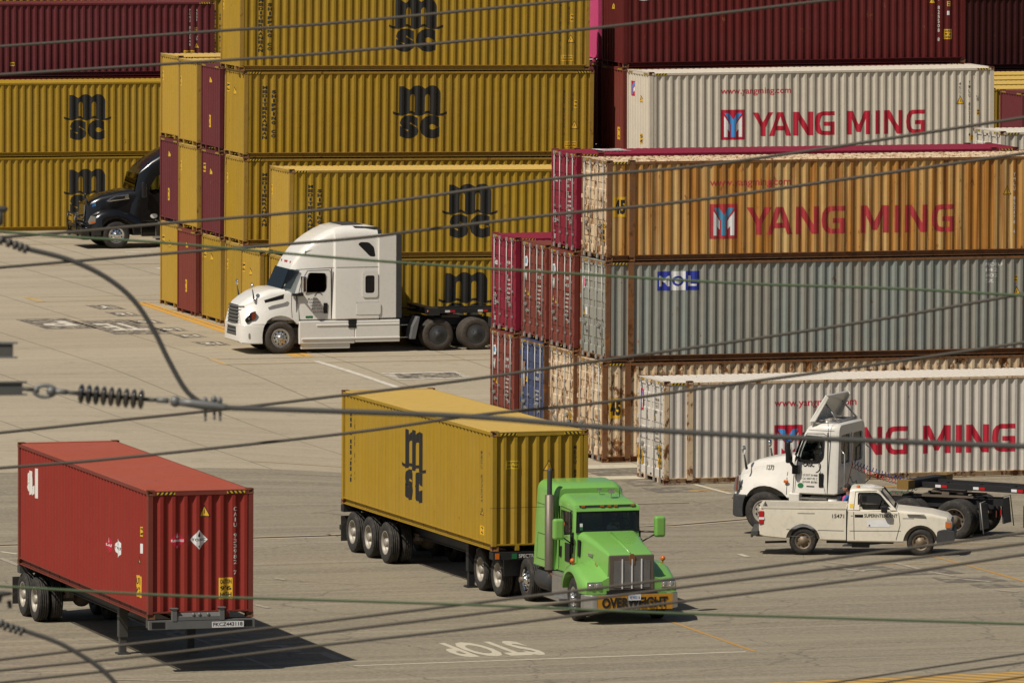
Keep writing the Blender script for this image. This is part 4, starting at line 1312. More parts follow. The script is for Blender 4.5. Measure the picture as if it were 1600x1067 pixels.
def cyl_cut(x, z, r, y0, y1, n=28):
    m = MB(); m.lathe([(r, y0), (r, y1)], c=(x, 0, z), n=n, cap=True); return m
def prism_cut(pts, y0, y1):
    m = MB(); m.prism(pts, 'y', y0, y1); return m
def rpoly(pts, r=.05, n=3):
    """round the corners of a polygon"""
    out = []; k = len(pts)
    for i in range(k):
        p = Vector(pts[i]); a = (Vector(pts[i - 1]) - p); b = (Vector(pts[(i + 1) % k]) - p)
        rr = min(r, a.length * .45, b.length * .45); A = p + a.normalized() * rr; B = p + b.normalized() * rr
        for j in range(n + 1):
            t = j / n; q = A * (1 - t) ** 2 + p * 2 * t * (1 - t) + B * t ** 2; out.append((q.x, q.y))
    return out
def cavity(pts, hb, ht):
    m = MB(); m.prism(pts, 'y', -1, 1)
    z0 = min(p[1] for p in pts); z1 = max(p[1] for p in pts)
    m.v = [(x, y * (hb + (ht - hb) * (z - z0) / (z1 - z0)), z) for x, y, z in m.v]
    return m
def pane(name, pts, y, mat, par, th=.012):
    s = 1 if y > 0 else -1
    return MB().prism(pts, 'y', y - s * th, y).build(name, mat, par)

def panel_art(name, art, par, mats, f):
    me = art_mesh(art, f)
    for m in mats: me.materials.append(m)
    o = bpy.data.objects.new(name, me); COL.objects.link(o); o.parent = par; return o

def side_left(y):      # artwork on the vehicle's left side, seen with the nose to the left: text runs backward (towards -x)
    return lambda u, v, l: (-u, y + l, v)
def side_right(y):     # right side, nose to the right
    return lambda u, v, l: (u, -y - l, v)

def rails(par, x0, x1, z0=.78, z1=1.02, w=.43, mat=None, name='chassis_frame', cross=5):
    m = MB()
    for s in (-1, 1):
        a, b = sorted((s * w, s * (w - .07)))
        m.box(x0, x1, a, b, z0, z1)
        m.box(x0, x1, min(s * w, s * (w - .09)), max(s * w, s * (w - .09)), z1 - .015, z1 + .001)
    for i in range(cross):
        x = x0 + (x1 - x0) * (i + .5) / cross; m.box(x - .06, x + .06, -w, w, z0 + .04, z1 - .04)
    return m.build(name, mat or M['dark'], par)

def axle(par, x, w=1.0, mat=None):
    m = MB(); m.tube([(x, -w, .52), (x, w, .52)], .07, 10); m.ellip((x, 0, .52), .22, .22, .2, 12, 8)
    for s in (-1, 1): m.box(x - .45, x + .45, s * .5 - .05, s * .5 + .05, .58, .66); m.box(x - .08, x + .08, s * .5 - .08, s * .5 + .08, .6, .85)
    return m.build('axle', mat or M['grime_steel'], par)

def person(loc, rz, label, pose='drive', top=None, legs=None, vest=None, group=None, head=True, scale=1.0):
    """one continuous body from tapered limbs; origin at the seat or between the feet"""
    m = MB()
    def cap(a, b, ra, rb, n=12):
        a = Vector(a); b = Vector(b); m.tube([a + (b - a) * t for t in (0, .25, .5, .75, 1)], [ra, ra * .8 + rb * .2 + .004, (ra + rb) / 2 + .004, ra * .2 + rb * .8 + .002, rb], n)
        m.ellip(a, ra, ra, ra, 10, 6); m.ellip(b, rb, rb, rb, 10, 6)
    if pose == 'drive': hz = 0.10
    else: hz = .92
    hip = Vector((0, 0, hz)); chest = Vector((.03, 0, hz + .40)); neck = Vector((.04, 0, hz + .55)); hd = Vector((.07, 0, hz + .72))
    m.tube([hip + Vector((0, 0, -.04)), hip + Vector((0, 0, .12)), chest, chest + Vector((0, 0, .10)), neck], [.15, .145, .165, .13, .06], 14)
    for s in (-1, 1):
        m.ellip(chest + Vector((0, s * .14, .03)), .10, .10, .12)
    m.ellip((hip.x, 0, hip.z), .14, .18, .12)
    cap(neck, hd + Vector((-.02, 0, -.06)), .055, .05)
    m.ellip(hd, .098, .078, .118, 16, 12)
    m.ellip(hd + Vector((.075, 0, -.055)), .035, .04, .04)                 # jaw
    m.tube([hd + Vector((.085, 0, .03)), hd + Vector((.118, 0, -.015)), hd + Vector((.09, 0, -.03))], [.010, .017, .014], 8)   # nose
    for s in (-1, 1): m.ellip(hd + Vector((.0, s * .078, 0)), .022, .012, .032, 8, 6)
    hands = []
    for s in (-1, 1):
        sh = chest + Vector((0, s * .20, .08))
        if pose == 'drive': el = sh + Vector((.14, s * .06, -.24)); wr = el + Vector((.24, -s * .05, .06))
        elif pose == 'reach': el = sh + (Vector((.16, s * .05, -.22)) if s > 0 else Vector((.02, s * .06, -.29))); wr = el + (Vector((.26, 0, .03)) if s > 0 else Vector((.06, 0, -.25)))
        else: el = sh + Vector((.0, s * .06, -.29)); wr = el + Vector((.05, s * .01, -.25))
        cap(sh, el, .055, .042); cap(el, wr, .042, .027)
        d = (wr - el).normalized(); side = d.cross(Vector((0, 0, 1))).normalized() * s
        palm = wr + d * .05
        m.tube([wr, palm, wr + d * .095], [.026, .036, .032], 8)
        upv = Vector((0, 0, 1)) if abs(d.z) < .8 else Vector((0, 1, 0))
        lat = upv
        for i, (o, ln) in enumerate(((-.026, .062), (-.009, .074), (.009, .070), (.026, .056))):
            b = wr + d * .09 + lat * o; m.tube([b, b + d * ln * .5, b + d * ln * .8 - side * .02, b + d * ln * .85 - side * .042], [.0095, .009, .0085, .007], 6)
        b = wr + d * .035 + lat * .03; m.tube([b, b + d * .03 + lat * .025, b + d * .06 + lat * .03 - side * .01], [.012, .010, .008], 6)
    for s in (-1, 1):
        h = hip + Vector((0, s * .095, -.03))
        if pose == 'drive': kn = h + Vector((.43, s * .05, .03)); an = kn + Vector((.12, 0, -.42))
        else: kn = h + Vector((.02, s * .01, -.42)); an = Vector((-.01, s * .11, .08))
        cap(h, kn, .085, .058); cap(kn, an, .055, .038)
        m.tube([an + Vector((-.05, 0, -.03)), an + Vector((.06, 0, -.04)), an + Vector((.18, 0, -.05))], [.04, .042, .03], 8)
    root_me = None
    o = m.build('person', M['skin'])
    rm = o.modifiers.new('r', 'REMESH'); rm.mode = 'VOXEL'; rm.voxel_size = .0095
    sm = o.modifiers.new('s', 'SMOOTH'); sm.iterations = 2; sm.factor = .4
    me = evaluated_mesh(o); o.modifiers.clear(); o.data = me
    for pg in me.polygons: pg.use_smooth = True
    # clothing colours on the body by height, the vest as its own piece
    me.materials.clear(); me.materials.append(M['skin']); me.materials.append(top or M['cloth']); me.materials.append(legs or M['cloth'])
    for pg in me.polygons:
        c = pg.center
        if c.z > neck.z + .0: k = 0
        elif c.z < hip.z + .04: k = 2
        else:
            k = 1
            if pose == 'drive' and c.x > .30: k = 0
            if pose == 'reach' and c.x > .30: k = 0
            if pose == 'stand' and c.z < hip.z + .06 and abs(c.y) > .2: k = 0
        pg.material_index = k
    o.location = loc; o.rotation_euler = (0, 0, rz); o.scale = (scale,) * 3
    tag(o, label, 'person', group)
    hr = MB(); hr.ellip(hd + Vector((-.012, 0, .028)), .102, .084, .108, 16, 10); hr.build('hair', M['hair'], o)
    if vest:
        v = MB(); v.tube([hip + Vector((0, 0, .06)), hip + Vector((0, 0, .14)), chest + Vector((0, 0, -.05)), chest + Vector((0, 0, .08)), chest + Vector((0, 0, .115))], [.165, .168, .185, .165, .12], 16)
        v.build('safety_vest', vest, o)
        b = MB()
        b.tube([hip + Vector((0, 0, .17)), hip + Vector((0, 0, .215))], [.178, .181], 16)
        b.build('reflective_band', M['whiter'], o)
    return o

# ------------------------------------------------------------------ trucks
def shorten(T, x0, k):
    """draw the front of the bodywork in behind x0 by the factor k"""
    done = set()
    for o in T.children_recursive:
        if o.type != 'MESH' or o.parent.name.startswith('wheel') or o.name.startswith(('axle', 'chassis')) or o.data.name in done: continue
        done.add(o.data.name)
        for v in o.data.vertices:
            if v.co.x > x0: v.co.x = x0 + (v.co.x - x0) * k

def remap(T, ks):
    """piecewise linear stretch of the bodywork along x; ks: (old x, new x) from front to back"""
    done = set()
    for o in T.children_recursive:
        if o.type != 'MESH' or o.parent.name.startswith('wheel') or o.name.startswith(('axle', 'chassis', 'fifth', 'deck', 'mud', 'flap', 'tail')) or o.data.name in done: continue
        done.add(o.data.name)
        for v in o.data.vertices:
            x = v.co.x
            for (a, A), (b, B) in zip(ks[:-1], ks[1:]):
                if b <= x <= a: v.co.x = B + (A - B) * (x - b) / (a - b); break

def seam(par, on, pts, s, w=.014, mat=None, name='panel_seam'):
    a = Art()
    for (x0, z0), (x1, z1) in zip(pts[:-1], pts[1:]):
        d = Vector((x1 - x0, z1 - z0)); n = max(1, int(d.length / .08)); q = Vector((-d.y, d.x)).normalized() * w / 2
        for i in range(n):
            p0 = Vector((x0, z0)) + d * i / n; p1 = Vector((x0, z0)) + d * (i + 1) / n
            a.poly([(p0 + q)[:], (p0 - q)[:], (p1 - q)[:], (p1 + q)[:]])
    return project_art(name, a, par, [mat or M['hole']], on, lambda u, v: (u, s * 2.5, v), (0, -s, 0))

def project_art(name, art, par, mats, on, f, d):
    """lay flat artwork on a curved panel: f(u, v) gives a start point outside, d the direction towards the panel"""
    from mathutils.bvhtree import BVHTree
    bm = bmesh.new(); bm.from_mesh(on.data); tree = BVHTree.FromBMesh(bm)
    d = Vector(d)
    def g(u, v, l):
        p = Vector(f(u, v)); h = tree.ray_cast(p, d)
        q = h[0] if h[0] is not None else p
        return q - d * (l + .002)
    me = art_mesh(art, g); bm.free()
    for m in mats: me.materials.append(m)
    o = bpy.data.objects.new(name, me); COL.objects.link(o); o.parent = par; return o

def cab_interior(par, x0, x1, z0, hw, wheel_x):
    m = MB(); m.box(x0, x1, -hw, hw, z0, z0 + .04); m.box(x1 - .35, x1 - .02, -hw, hw, z0 + .04, z0 + .75)
    m.build('dashboard', M['black'], par)
    for y in (.48, -.48):
        s = MB(); s.box(wheel_x - .98, wheel_x - .48, y - .25, y + .25, z0 + .28, z0 + .44)
        s.hexa([(wheel_x - 1.02, y - .25, z0 + .40), (wheel_x - .90, y - .25, z0 + .40), (wheel_x - .90, y + .25, z0 + .40), (wheel_x - 1.02, y + .25, z0 + .40)],
               [(wheel_x - 1.16, y - .2, z0 + 1.15), (wheel_x - 1.05, y - .2, z0 + 1.15), (wheel_x - 1.05, y + .2, z0 + 1.15), (wheel_x - 1.16, y + .2, z0 + 1.15)])
        s.build('seat', M['seat'], par, bevel=.03)
    t = MB(); c = Vector((wheel_x - .35, .48, z0 + .85)); n = 20; pts = []
    for k in range(n + 1):
        a = 2 * math.pi * k / n; pts.append((c.x + .12 * math.sin(a) * .9, c.y + .22 * math.cos(a), c.z + .20 * math.sin(a)))
    t.tube(pts, .016, 6, cap=False); t.tube([c, c + Vector((.25, 0, -.3))], .03, 6); t.box(c.x - .02, c.x + .02, c.y - .21, c.y + .21, c.z - .02, c.z + .02)
    t.build('steering_wheel', M['black'], par)

def hood_mirror(par, x, y, z, mat, tall=.42):
    m = MB(); m.tube([(x, y, z), (x + .10, y + (.02 if y > 0 else -.02), z + tall * .75)], [.05, .025], 8); st = m.build('mirror_arm', M['plastic'], par)
    b = MB(); b.ellip((x + .12, y, z + tall), .07, .095, .10); b.build('hood_mirror', mat, par)

def tall_mirror(par, x, y, z0, z1, face, back, s):
    m = MB(); m.box(x - .06, x + .09, min(y, y + s * .24), max(y, y + s * .24), z0, z1); o = m.build('side_mirror', back, par, bevel=.045, seg=3)
    f = MB(); f.box(x - .072, x - .062, min(y + s * .03, y + s * .21), max(y + s * .03, y + s * .21), z0 + .04, z1 - .04); f.build('mirror_glass', face, o)
    return o

def drive_bogie(par, xs, style, rim, tyre=None, hw=1.19, w2=True, mud=True):
    for x in xs:
        axle(par, x)
        for s in (1, -1): wheel(par, x, s * hw, style=style, dual=w2, rim=rim, tyre=tyre, spin=random.random() * 3)

def fifth_wheel(par, x):
    m = MB(); m.prism([(x - .45, -.42), (x + .4, -.42), (x + .45, 0), (x + .4, .42), (x - .45, .42), (x - .5, .15), (x - .1, .06), (x - .1, -.06), (x - .5, -.15)], 'z', 1.16, 1.22)
    m.box(x - .3, x + .3, -.5, .5, 1.02, 1.10); m.box(x - .1, x + .1, -.46, -.36, 1.08, 1.18); m.box(x - .1, x + .1, .36, .46, 1.08, 1.18)
    m.build('fifth_wheel', M['grime_steel'], par)

def sleeper_truck():
    T = empty('semi_truck', (77.08, 274.12, 0), R(180.5), 'white sleeper cab truck in profile before the yellow stacks', 'truck')
    P = M['white']
    rails(T, -7.3, 1.2); 
    drive_bogie(T, (-5.33, -6.62), 'cover', M['alu'], M['tyrewall'])
    for s in (1, -1): wheel(T, 0, s * 1.19, tyre=M['tyrewall'], spin=.3)
    axle(T, 0)
    arch = [cyl_cut(0.0, .54, .70, .62, 1.4), cyl_cut(0.0, .54, .70, -1.4, -.62)]
    hood_ = shell('hood', [(1.74, 1.70, .95, 1.52, .92, .60, .14), (1.60, 1.56, .95, 1.64, 1.06, .68, .2), (1.25, 1.2, .95, 1.80, 1.17, .78, .26), (.7, .7, .95, 1.96, 1.20, .90, .28),
                   (.25, .25, .95, 2.07, 1.2, .96, .25), (-.35, -.35, .95, 2.09, 1.19, 1.02, .2), (-.62, -.62, .95, 2.09, 1.17, 1.0, .2)], P, T, arch)
    shell('bumper', [(1.84, 1.82, .42, .96, .80, .80, .04), (1.74, 1.72, .36, .97, 1.02, 1.02, .04), (1.45, 1.45, .34, .97, 1.17, 1.17, .04), (.5, .5, .34, .97, 1.2, 1.2, .03)], P, T, [cyl_cut(0.0, .54, .72, .5, 1.4), cyl_cut(0.0, .54, .72, -1.4, -.5), prism_cut([(-.7, .2), (.62, .2), (.62, 1.2), (-.7, 1.2)], -.9, .9)])
    g = MB(); g.hexa([(1.80, -.56, .58), (1.855, -.52, .58), (1.855, .52, .58), (1.80, .56, .58)], [(1.66, -.46, 1.56), (1.74, -.46, 1.56), (1.74, .46, 1.56), (1.66, .46, 1.56)]); go = g.build('grille', M['black'], T, bevel=.02)
    b = MB()
    for i in range(9):
        z = .64 + i * .11; x = 1.82 - (z - .8) * .085
        b.tube([(x - .28, .70, z), (x - .10, .62, z), (x + .0, .5, z), (x + .03, 0, z), (x + .0, -.5, z), (x - .10, -.62, z), (x - .28, -.70, z)], .024, 6)
    b.build('grille_bars', M['galv'], go)
    for s in (1, -1):
        l = MB(); l.prism(rpoly([(1.55, 1.02), (1.62, 1.12), (1.30, 1.35), (1.02, 1.40), (1.10, 1.14)], .06), 'y', s * 1.045, s * 1.155); lo = l.build('headlight', M['black'], T, bevel=.02)
        q = MB(); q.ellip((1.42, s * 1.10, 1.16), .11, .06, .09); q.build('headlight_lens', M['lamp'], lo)
        q = MB(); q.prism([(1.27, 1.12), (1.27, 1.33), (1.05, 1.37), (1.10, 1.14)], 'y', s * 1.14, s * 1.158); q.build('turn_signal', M['sig'], lo)
        q = MB(); q.prism(rpoly([(1.36, .52), (1.46, .52), (1.46, .68), (1.38, .70)], .03), 'y', s * 1.17, s * 1.183); q.build('fog_light', M['lamp'], T)
        hood_mirror(T, 1.02, s * .88, 1.72, M['chrome'], .48)
        q = MB(); q.prism([(.55, 1.66), (.60, 1.75), (-.12, 1.93), (-.10, 1.78)], 'y', s * 1.13, s * 1.175); q.build('hood_vent', M['black'], T)
    # cab with sleeper
    secs = [(.26, -.46, 1.08, 2.76, 1.02, .80, .12), (.0, -.56, 1.08, 2.98, 1.06, .82, .18), (-.35, -.78, 1.08, 3.30, 1.10, .86, .25), (-.72, -1.05, 1.08, 3.56, 1.11, .90, .30),
            (-1.08, -1.30, 1.08, 3.74, 1.11, .94, .32), (-1.48, -1.64, 1.08, 3.93, 1.11, .98, .34), (-1.74, -1.84, 1.08, 4.01, 1.12, 1.0, .34), (-1.84, -1.88, 1.08, 4.03, 1.20, 1.06, .34),
            (-2.2, -2.2, 1.08, 4.09, 1.215, 1.09, .34), (-2.9, -2.9, 1.08, 4.10, 1.215, 1.1, .34), (-3.3, -3.3, 1.08, 4.04, 1.215, 1.1, .34)]
    doorwin = rpoly([(-.80, 1.96), (-1.50, 1.97), (-1.57, 2.08), (-1.55, 2.58), (-1.00, 2.60)], .07)
    slpwin = rpoly([(-2.84, 1.92), (-3.16, 1.92), (-3.16, 2.49), (-2.84, 2.49)], .08)
    roofwin = rpoly([(-2.62, 3.50), (-2.70, 3.57), (-2.98, 3.56), (-3.16, 3.40), (-3.22, 3.08), (-3.02, 3.10)], .06)
    cuts = [cavity([(-.42, 1.3), (-1.70, 1.3), (-1.70, 2.62), (-.80, 2.62)], 1.0, .80)]
    cuts += [prism_cut(doorwin, -1.5, 1.5)]
    for wv in (slpwin, roofwin): cuts += [prism_cut(wv, 1.0, 1.5), prism_cut(wv, -1.5, -1.0)]
    ws = MB(); ws.hexa([(-.6, -.74, 2.14), (.5, -.74, 2.14), (.5, .74, 2.14), (-.6, .74, 2.14)], [(-.92, -.66, 2.66), (.2, -.66, 2.66), (.2, .66, 2.66), (-.92, .66, 2.66)]); cuts += [ws]
    cab = shell('cab', secs, P, T, cuts)
    for s in (1, -1):
        pane('door_window', doorwin, s * 1.075, M['glassd'], cab); pane('sleeper_window', slpwin, s * 1.19, M['black'], cab); pane('roof_window', roofwin, s * 1.105, M['black'], cab)
        w_ = MB(); w_.prism(rpoly([(-2.74, 1.78), (-3.27, 1.78), (-3.27, 2.62), (-2.74, 2.62)], .1), 'y', s * 1.19, s * 1.2145)
        wo = w_.build('window_surround', P, cab); cut(wo, [prism_cut(slpwin, -1.5, 1.5)]); 
        e = MB(); e.box(-3.9, -3.3, min(s * 1.10, s * 1.19), max(s * 1.10, s * 1.19), 1.1, 3.82); e.build('side_extender', P, T, bevel=.02)
        e = MB(); e.box(-4.08, -3.9, min(s * 1.10, s * 1.18), max(s * 1.10, s * 1.18), 1.1, 3.8); e.build('rubber_extender', M['plastic'], T)
        # windscreen pillar side glass
        d = MB(); d.box(-1.735, -1.715, s * 1.085, s * 1.125, 1.1, 2.72); d.box(-.56, -.545, s * 1.08, s * 1.12, 1.1, 1.95); d.build('door_gap', M['hole'], cab)
        h = MB(); h.box(-1.6, -1.46, s * 1.10, s * 1.128, 1.28, 1.62); h.build('door_handle', M['black'], cab, bevel=.03)
        h = MB(); h.prism(rpoly([(-2.55, 1.22), (-3.36, 1.22), (-3.36, 1.62), (-2.55, 1.62)], .08), 'y', s * 1.21, s * 1.222); h.build('locker_door', P, cab)
        sk = MB(); sk.box(-2.5, -.62, min(s * 1.05, s * 1.2), max(s * 1.05, s * 1.2), .30, 1.05); sk.box(-4.02, -2.5, min(s * 1.05, s * 1.21), max(s * 1.05, s * 1.21), .33, 1.05); sk.build('side_skirt', P, T, bevel=.03)
        sk = MB(); sk.box(-4.02, -.70, min(s * 1.16, s * 1.235), max(s * 1.16, s * 1.235), .44, .50); sk.box(-4.0, -1.2, min(s * 1.16, s * 1.225), max(s * 1.16, s * 1.225), .88, .93); sk.box(-2.35, -.7, min(s * 1.0, s * 1.15), max(s * 1.0, s * 1.15), .14, .30); sk.build('skirt_trim', P, T, bevel=.02)
        q = MB(); q.box(-2.55, -2.27, s * 1.19, s * 1.225, .80, 1.08); q.build('fuel_cap_recess', M['black'], T, bevel=.04)
        tall_mirror(T, -.72, s * 1.28, 1.98, 2.52, M['chrome'], M['chrome'], s)
        q = MB(); q.tube([(-.62, s * 1.05, 1.92), (-.68, s * 1.36, 1.98)], .035, 6); q.box(-.78, -.42, min(s * 1.05, s * 1.15), max(s * 1.05, s * 1.15), 1.86, 1.94); q.build('mirror_arm', M['black'], T)
    # windscreen glass
    wg = MB(); wg.hexa([(-.13, -.84, 2.08), (-.11, -.84, 2.08), (-.11, .84, 2.08), (-.13, .84, 2.08)], [(-.40, -.78, 2.72), (-.38, -.78, 2.72), (-.38, .78, 2.72), (-.40, .78, 2.72)])
    wo = wg.build('windscreen', M['glassb'], cab)
    w2 = MB()
    for s in (1, -1): w2.add([(-.11, s * .84, 2.08), (-.38, s * .78, 2.72), (-.70, s * .98, 2.68), (-.36, s * 1.08, 2.08)], [(0, 1, 2, 3)])
    w2.build('corner_glass', M['glassb'], cab)
    f = MB(); f.box(-2.9, -2.2, -.7, .7, 4.06, 4.12); f.prism([(-2.5, 4.08), (-3.3, 4.04), (-3.42, 4.0), (-3.2, 3.95)], 'y', -1.0, 1.0); f.build('roof_trim', M['plastic'], T)
    for y in (-.5, -.12, 0, .12, .5):
        q = MB(); q.box(-.575, -.50, y - .012, y + .012, 2.88, 2.95); q.build('marker_light', M['redl'], T)
    cab_interior(cab, -1.68, -.2, 1.3, .95, -.2)
    # bars of the catwalk, lines and fifth wheel
    m = MB()
    for z in (.45, .85): m.tube([(-4.05, 1.0, z), (-4.35, 1.0, z)], .02, 6)
    m.build('step_bars', M['alu'], T)
    m = MB(); m.tube([(-3.5, -.3, 2.2), (-4.0, -.25, 1.7), (-4.5, -.2, 1.32), (-5.0, -.1, 1.3)], .025, 6); m.tube([(-3.5, .3, 2.0), (-3.9, .3, 1.6), (-4.4, .15, 1.35), (-4.9, .1, 1.3)], .025, 6); m.build('air_lines', M['black'], T)
    fifth_wheel(T, -5.95)
    for s in (1, -1):
        q = MB(); q.prism([(-4.62, 1.12), (-4.70, 1.12), (-4.55, .40), (-4.38, .40), (-4.45, .8)], 'y', s * .6, s * 1.2); q.build('mud_guard', M['greyp'], T, bevel=.01)
        q = MB(); q.box(-7.3, -7.22, min(s * .55, s * 1.15), max(s * .55, s * 1.15), .35, 1.02); q.build('mud_flap', M['rubber'], T)
    for s in (1, -1):
        seam(cab, cab, [(-.60, 2.70), (-1.9, 2.76), (-3.29, 2.76)], s, .012)
        seam(cab, cab, [(-.62, 1.12), (-.60, 1.75), (-.74, 2.30), (-.96, 2.66), (-1.66, 2.68), (-1.72, 2.6), (-1.72, 1.12)], s, .014)
        seam(cab, cab, [(-2.53, 1.22), (-3.28, 1.22)], s, .010, M['greyp']); seam(cab, cab, [(-2.53, 1.62), (-3.28, 1.62)], s, .010, M['greyp'])
        seam(T, hood_, [(-.40, 1.0), (-.38, 1.5), (-.42, 1.95)], s, .014)
    # small lettering on the door
    a = Art(); 
    for i, t in enumerate(('Ralon', 'CALEDONIA', 'US DOT 24', 'KY 0731', 'CA 51702')): a.text(t, .04 * i, .42 - i * .105, .06, .34 + .05 * (i % 2), .01)
    a.poly([(.2, .55), (.3, .66), (.42, .66), (.5, .58), (.47, .57), (.40, .63), (.31, .63), (.25, .55)])
    project_art('door_lettering', a, cab, [M['greyp']], cab, lambda u, v: (-.95 - u, 2, 1.30 + v), (0, -1, 0))
    a = Art(); a.rect(0, 0, .24, .07, 0, 0); project_art('door_label', a, cab, [M['hoseg']], cab, lambda u, v: (-.86 - u, 2, 1.14 + v), (0, -1, 0))
    a = Art(); a.poly([(0, .06), (.25, .02), (.28, .08), (.52, .10), (.28, .12), (.24, .20), (.22, .12), (.02, .10)]); 
    project_art('roof_emblem', a, cab, [M['greyp']], cab, lambda u, v: (-.72 - u * .8, 2, 3.08 + v + u * .30), (0, -1, 0))
    shorten(T, .45, .62)
    person((77.08 + .95, 274.12 - .48, 1.62), R(180), 'driver in a yellow green vest inside the white sleeper truck', 'drive', vest=M['hivis'])
    return T

def black_truck():
    ox, oy = 84.24, 322.2
    T = empty('semi_truck', (ox, oy, 0), R(180), 'black truck with chrome rim half hidden behind the stack block', 'truck')
    P = M['blackp']
    rails(T, -7.3, 1.2); axle(T, 0)
    for s in (1, -1): wheel(T, 0, s * 1.19, rim=M['chrome'])
    drive_bogie(T, (-5.3, -6.6), 'front', M['chrome'])
    arch = [cyl_cut(0.0, .54, .64, .6, 1.4), cyl_cut(0.0, .54, .64, -1.4, -.6)]
    shell('hood', [(1.22, 1.12, .8, 1.62, .62, .48, .12), (1.05, .98, .8, 1.76, .70, .56, .18), (.5, .45, .8, 1.98, .76, .66, .24), (-.3, -.35, .8, 2.16, .86, .80, .24), (-.9, -.9, .8, 2.20, .98, .92, .2)], P, T)
    fe = MB()
    for s in (1, -1):
        rings = []
        for x, zt, h0 in ((1.25, .98, .92), (1.0, 1.22, 1.10), (.6, 1.42, 1.2), (0, 1.50, 1.22), (-.5, 1.38, 1.2), (-.95, 1.1, 1.18)):
            rings.append([(x, s * .45, .42), (x, s * (h0 - .02), .42), (x, s * h0, .5), (x, s * h0, zt - .18), (x, s * (h0 - .08), zt - .05), (x, s * (h0 - .2), zt), (x, s * .5, zt)])
        fe.loft(rings)
    fo = fe.build('fender', P, T); cut(fo, arch + [prism_cut([(-1.2, 0), (.95, 0), (.95, .5), (-1.2, .5)], -2, 2)]); autosmooth(fo, 40)
    b = MB(); b.prism([(1.15, .35), (1.55, .35), (1.62, .5), (1.6, .8), (1.2, .82)], 'y', -1.12, 1.12); b.build('bumper', P, T, bevel=.05, seg=3)
    g = MB(); g.hexa([(1.24, -.42, .82), (1.30, -.42, .82), (1.30, .42, .82), (1.24, .42, .82)], [(1.12, -.4, 1.62), (1.20, -.4, 1.62), (1.20, .4, 1.62), (1.12, .4, 1.62)]); g.build('grille', M['chrome'], T, bevel=.02)
    q = MB()
    for s in (1, -1):
        q.tube([(1.62, s * .62, .45), (1.72, s * .62, 1.0), (1.68, s * .62, 1.35)], .045, 8)
        for z in (.62, 1.02, 1.24): q.tube([(1.70, s * .62, z), (1.62, s * .95, z - .04), (1.35, s * 1.15, z - .12)], .03, 6)
    for z in (.6, .9, 1.3): q.tube([(1.70, -.62, z), (1.70, .62, z)], .035, 8)
    q.build('grille_guard', M['black'], T)
    for s in (1, -1):
        l = MB(); l.prism(rpoly([(1.18, .92), (1.26, 1.0), (1.1, 1.26), (.86, 1.22), (.88, .98)], .05), 'y', s * 1.02, s * 1.13); lo = l.build('headlight', M['lamp'], T, bevel=.02)
        l = MB(); l.prism([(1.16, .95), (.88, 1.0), (.9, 1.06), (1.14, 1.02)], 'y', s * 1.13, s * 1.14); l.build('turn_signal', M['amber'], lo)
        if s > 0: hood_mirror(T, 1.1, s * .55, 1.7, M['black'], .3)
        q = MB(); q.prism([(.32, 1.78), (.0, 1.98), (-.55, 2.05), (-.58, 1.86), (.2, 1.76)], 'y', s * .78, s * .90); q.build('hood_vent', M['chrome'], T, bevel=.02)
        q = MB(); q.prism([(.2, 1.82), (.0, 1.93), (-.4, 1.98), (-.4, 1.86)], 'y', s * .895, s * .91); q.build('vent_mesh', M['black'], T)
    secs = [(-.5, -.98, 1.0, 2.86, .94, .80, .1), (-.62, -1.1, 1.0, 3.02, .98, .84, .2), (-.9, -1.5, 1.0, 3.35, 1.02, .88, .26), (-1.6, -2.0, 1.0, 3.66, 1.05, .94, .3), (-2.3, -2.5, 1.0, 3.84, 1.08, .98, .3),
            (-2.75, -2.8, 1.0, 3.92, 1.1, 1.0, .3), (-2.95, -2.95, 1.0, 3.95, 1.2, 1.08, .3), (-4.6, -4.6, 1.0, 4.0, 1.2, 1.1, .3)]
    win = rpoly([(-1.42, 2.02), (-2.55, 2.14), (-2.62, 2.2), (-2.60, 2.72), (-1.65, 2.74), (-1.30, 2.2)], .08)
    cuts = [cavity([(-.95, 1.2), (-2.78, 1.2), (-2.78, 2.85), (-1.25, 2.85)], .9, .76), prism_cut(win, -1.5, 1.5)]
    ws = MB(); ws.hexa([(-1.3, -.78, 2.2), (0, -.78, 2.2), (0, .78, 2.2), (-1.3, .78, 2.2)], [(-1.5, -.72, 2.76), (-.3, -.72, 2.76), (-.3, .72, 2.76), (-1.5, .72, 2.76)]); cuts.append(ws)
    cab = shell('cab', secs, P, T, cuts)
    for s in (1, -1):
        pane('door_window', win, s * .985, M['glass'], cab)
        tall_mirror(T, -1.05, s * 1.12, 1.9, 2.5, M['chrome'], M['black'], s)
        q = MB(); q.box(-2.9, -2.85, s * 1.05, s * 1.215, 1.02, 2.9); q.build('door_gap', M['hole'], cab)
        q = MB(); q.box(-4.6, -1.55, min(s * 1.0, s * 1.2), max(s * 1.0, s * 1.2), .3, .98); q.build('side_skirt', P, T, bevel=.04)
        q = MB(); q.box(-4.6, -1.6, s * 1.19, s * 1.225, .93, 1.0); q.box(-4.6, -1.4, s * 1.19, s * 1.235, .38, .46); q.build('chrome_step', M['alu'], T)
    wg = MB(); wg.hexa([(-.78, -.84, 2.14), (-.76, -.84, 2.14), (-.76, .84, 2.14), (-.78, .84, 2.14)], [(-.92, -.78, 2.80), (-.90, -.78, 2.80), (-.90, .78, 2.80), (-.92, .78, 2.80)]); wg.build('windscreen', M['glassb'], cab)
    cab_interior(cab, -2.75, -1.0, 1.3, .86, -1.15)
    a = Art(); a.text('Z', 0, -.02, .28, .2, .04); a.text('URICH', .23, .1, .16, .62, .04); a.rect(.2, .02, .85, .055); a.text('2014-01', .35, -.16, .06, .3, .01)
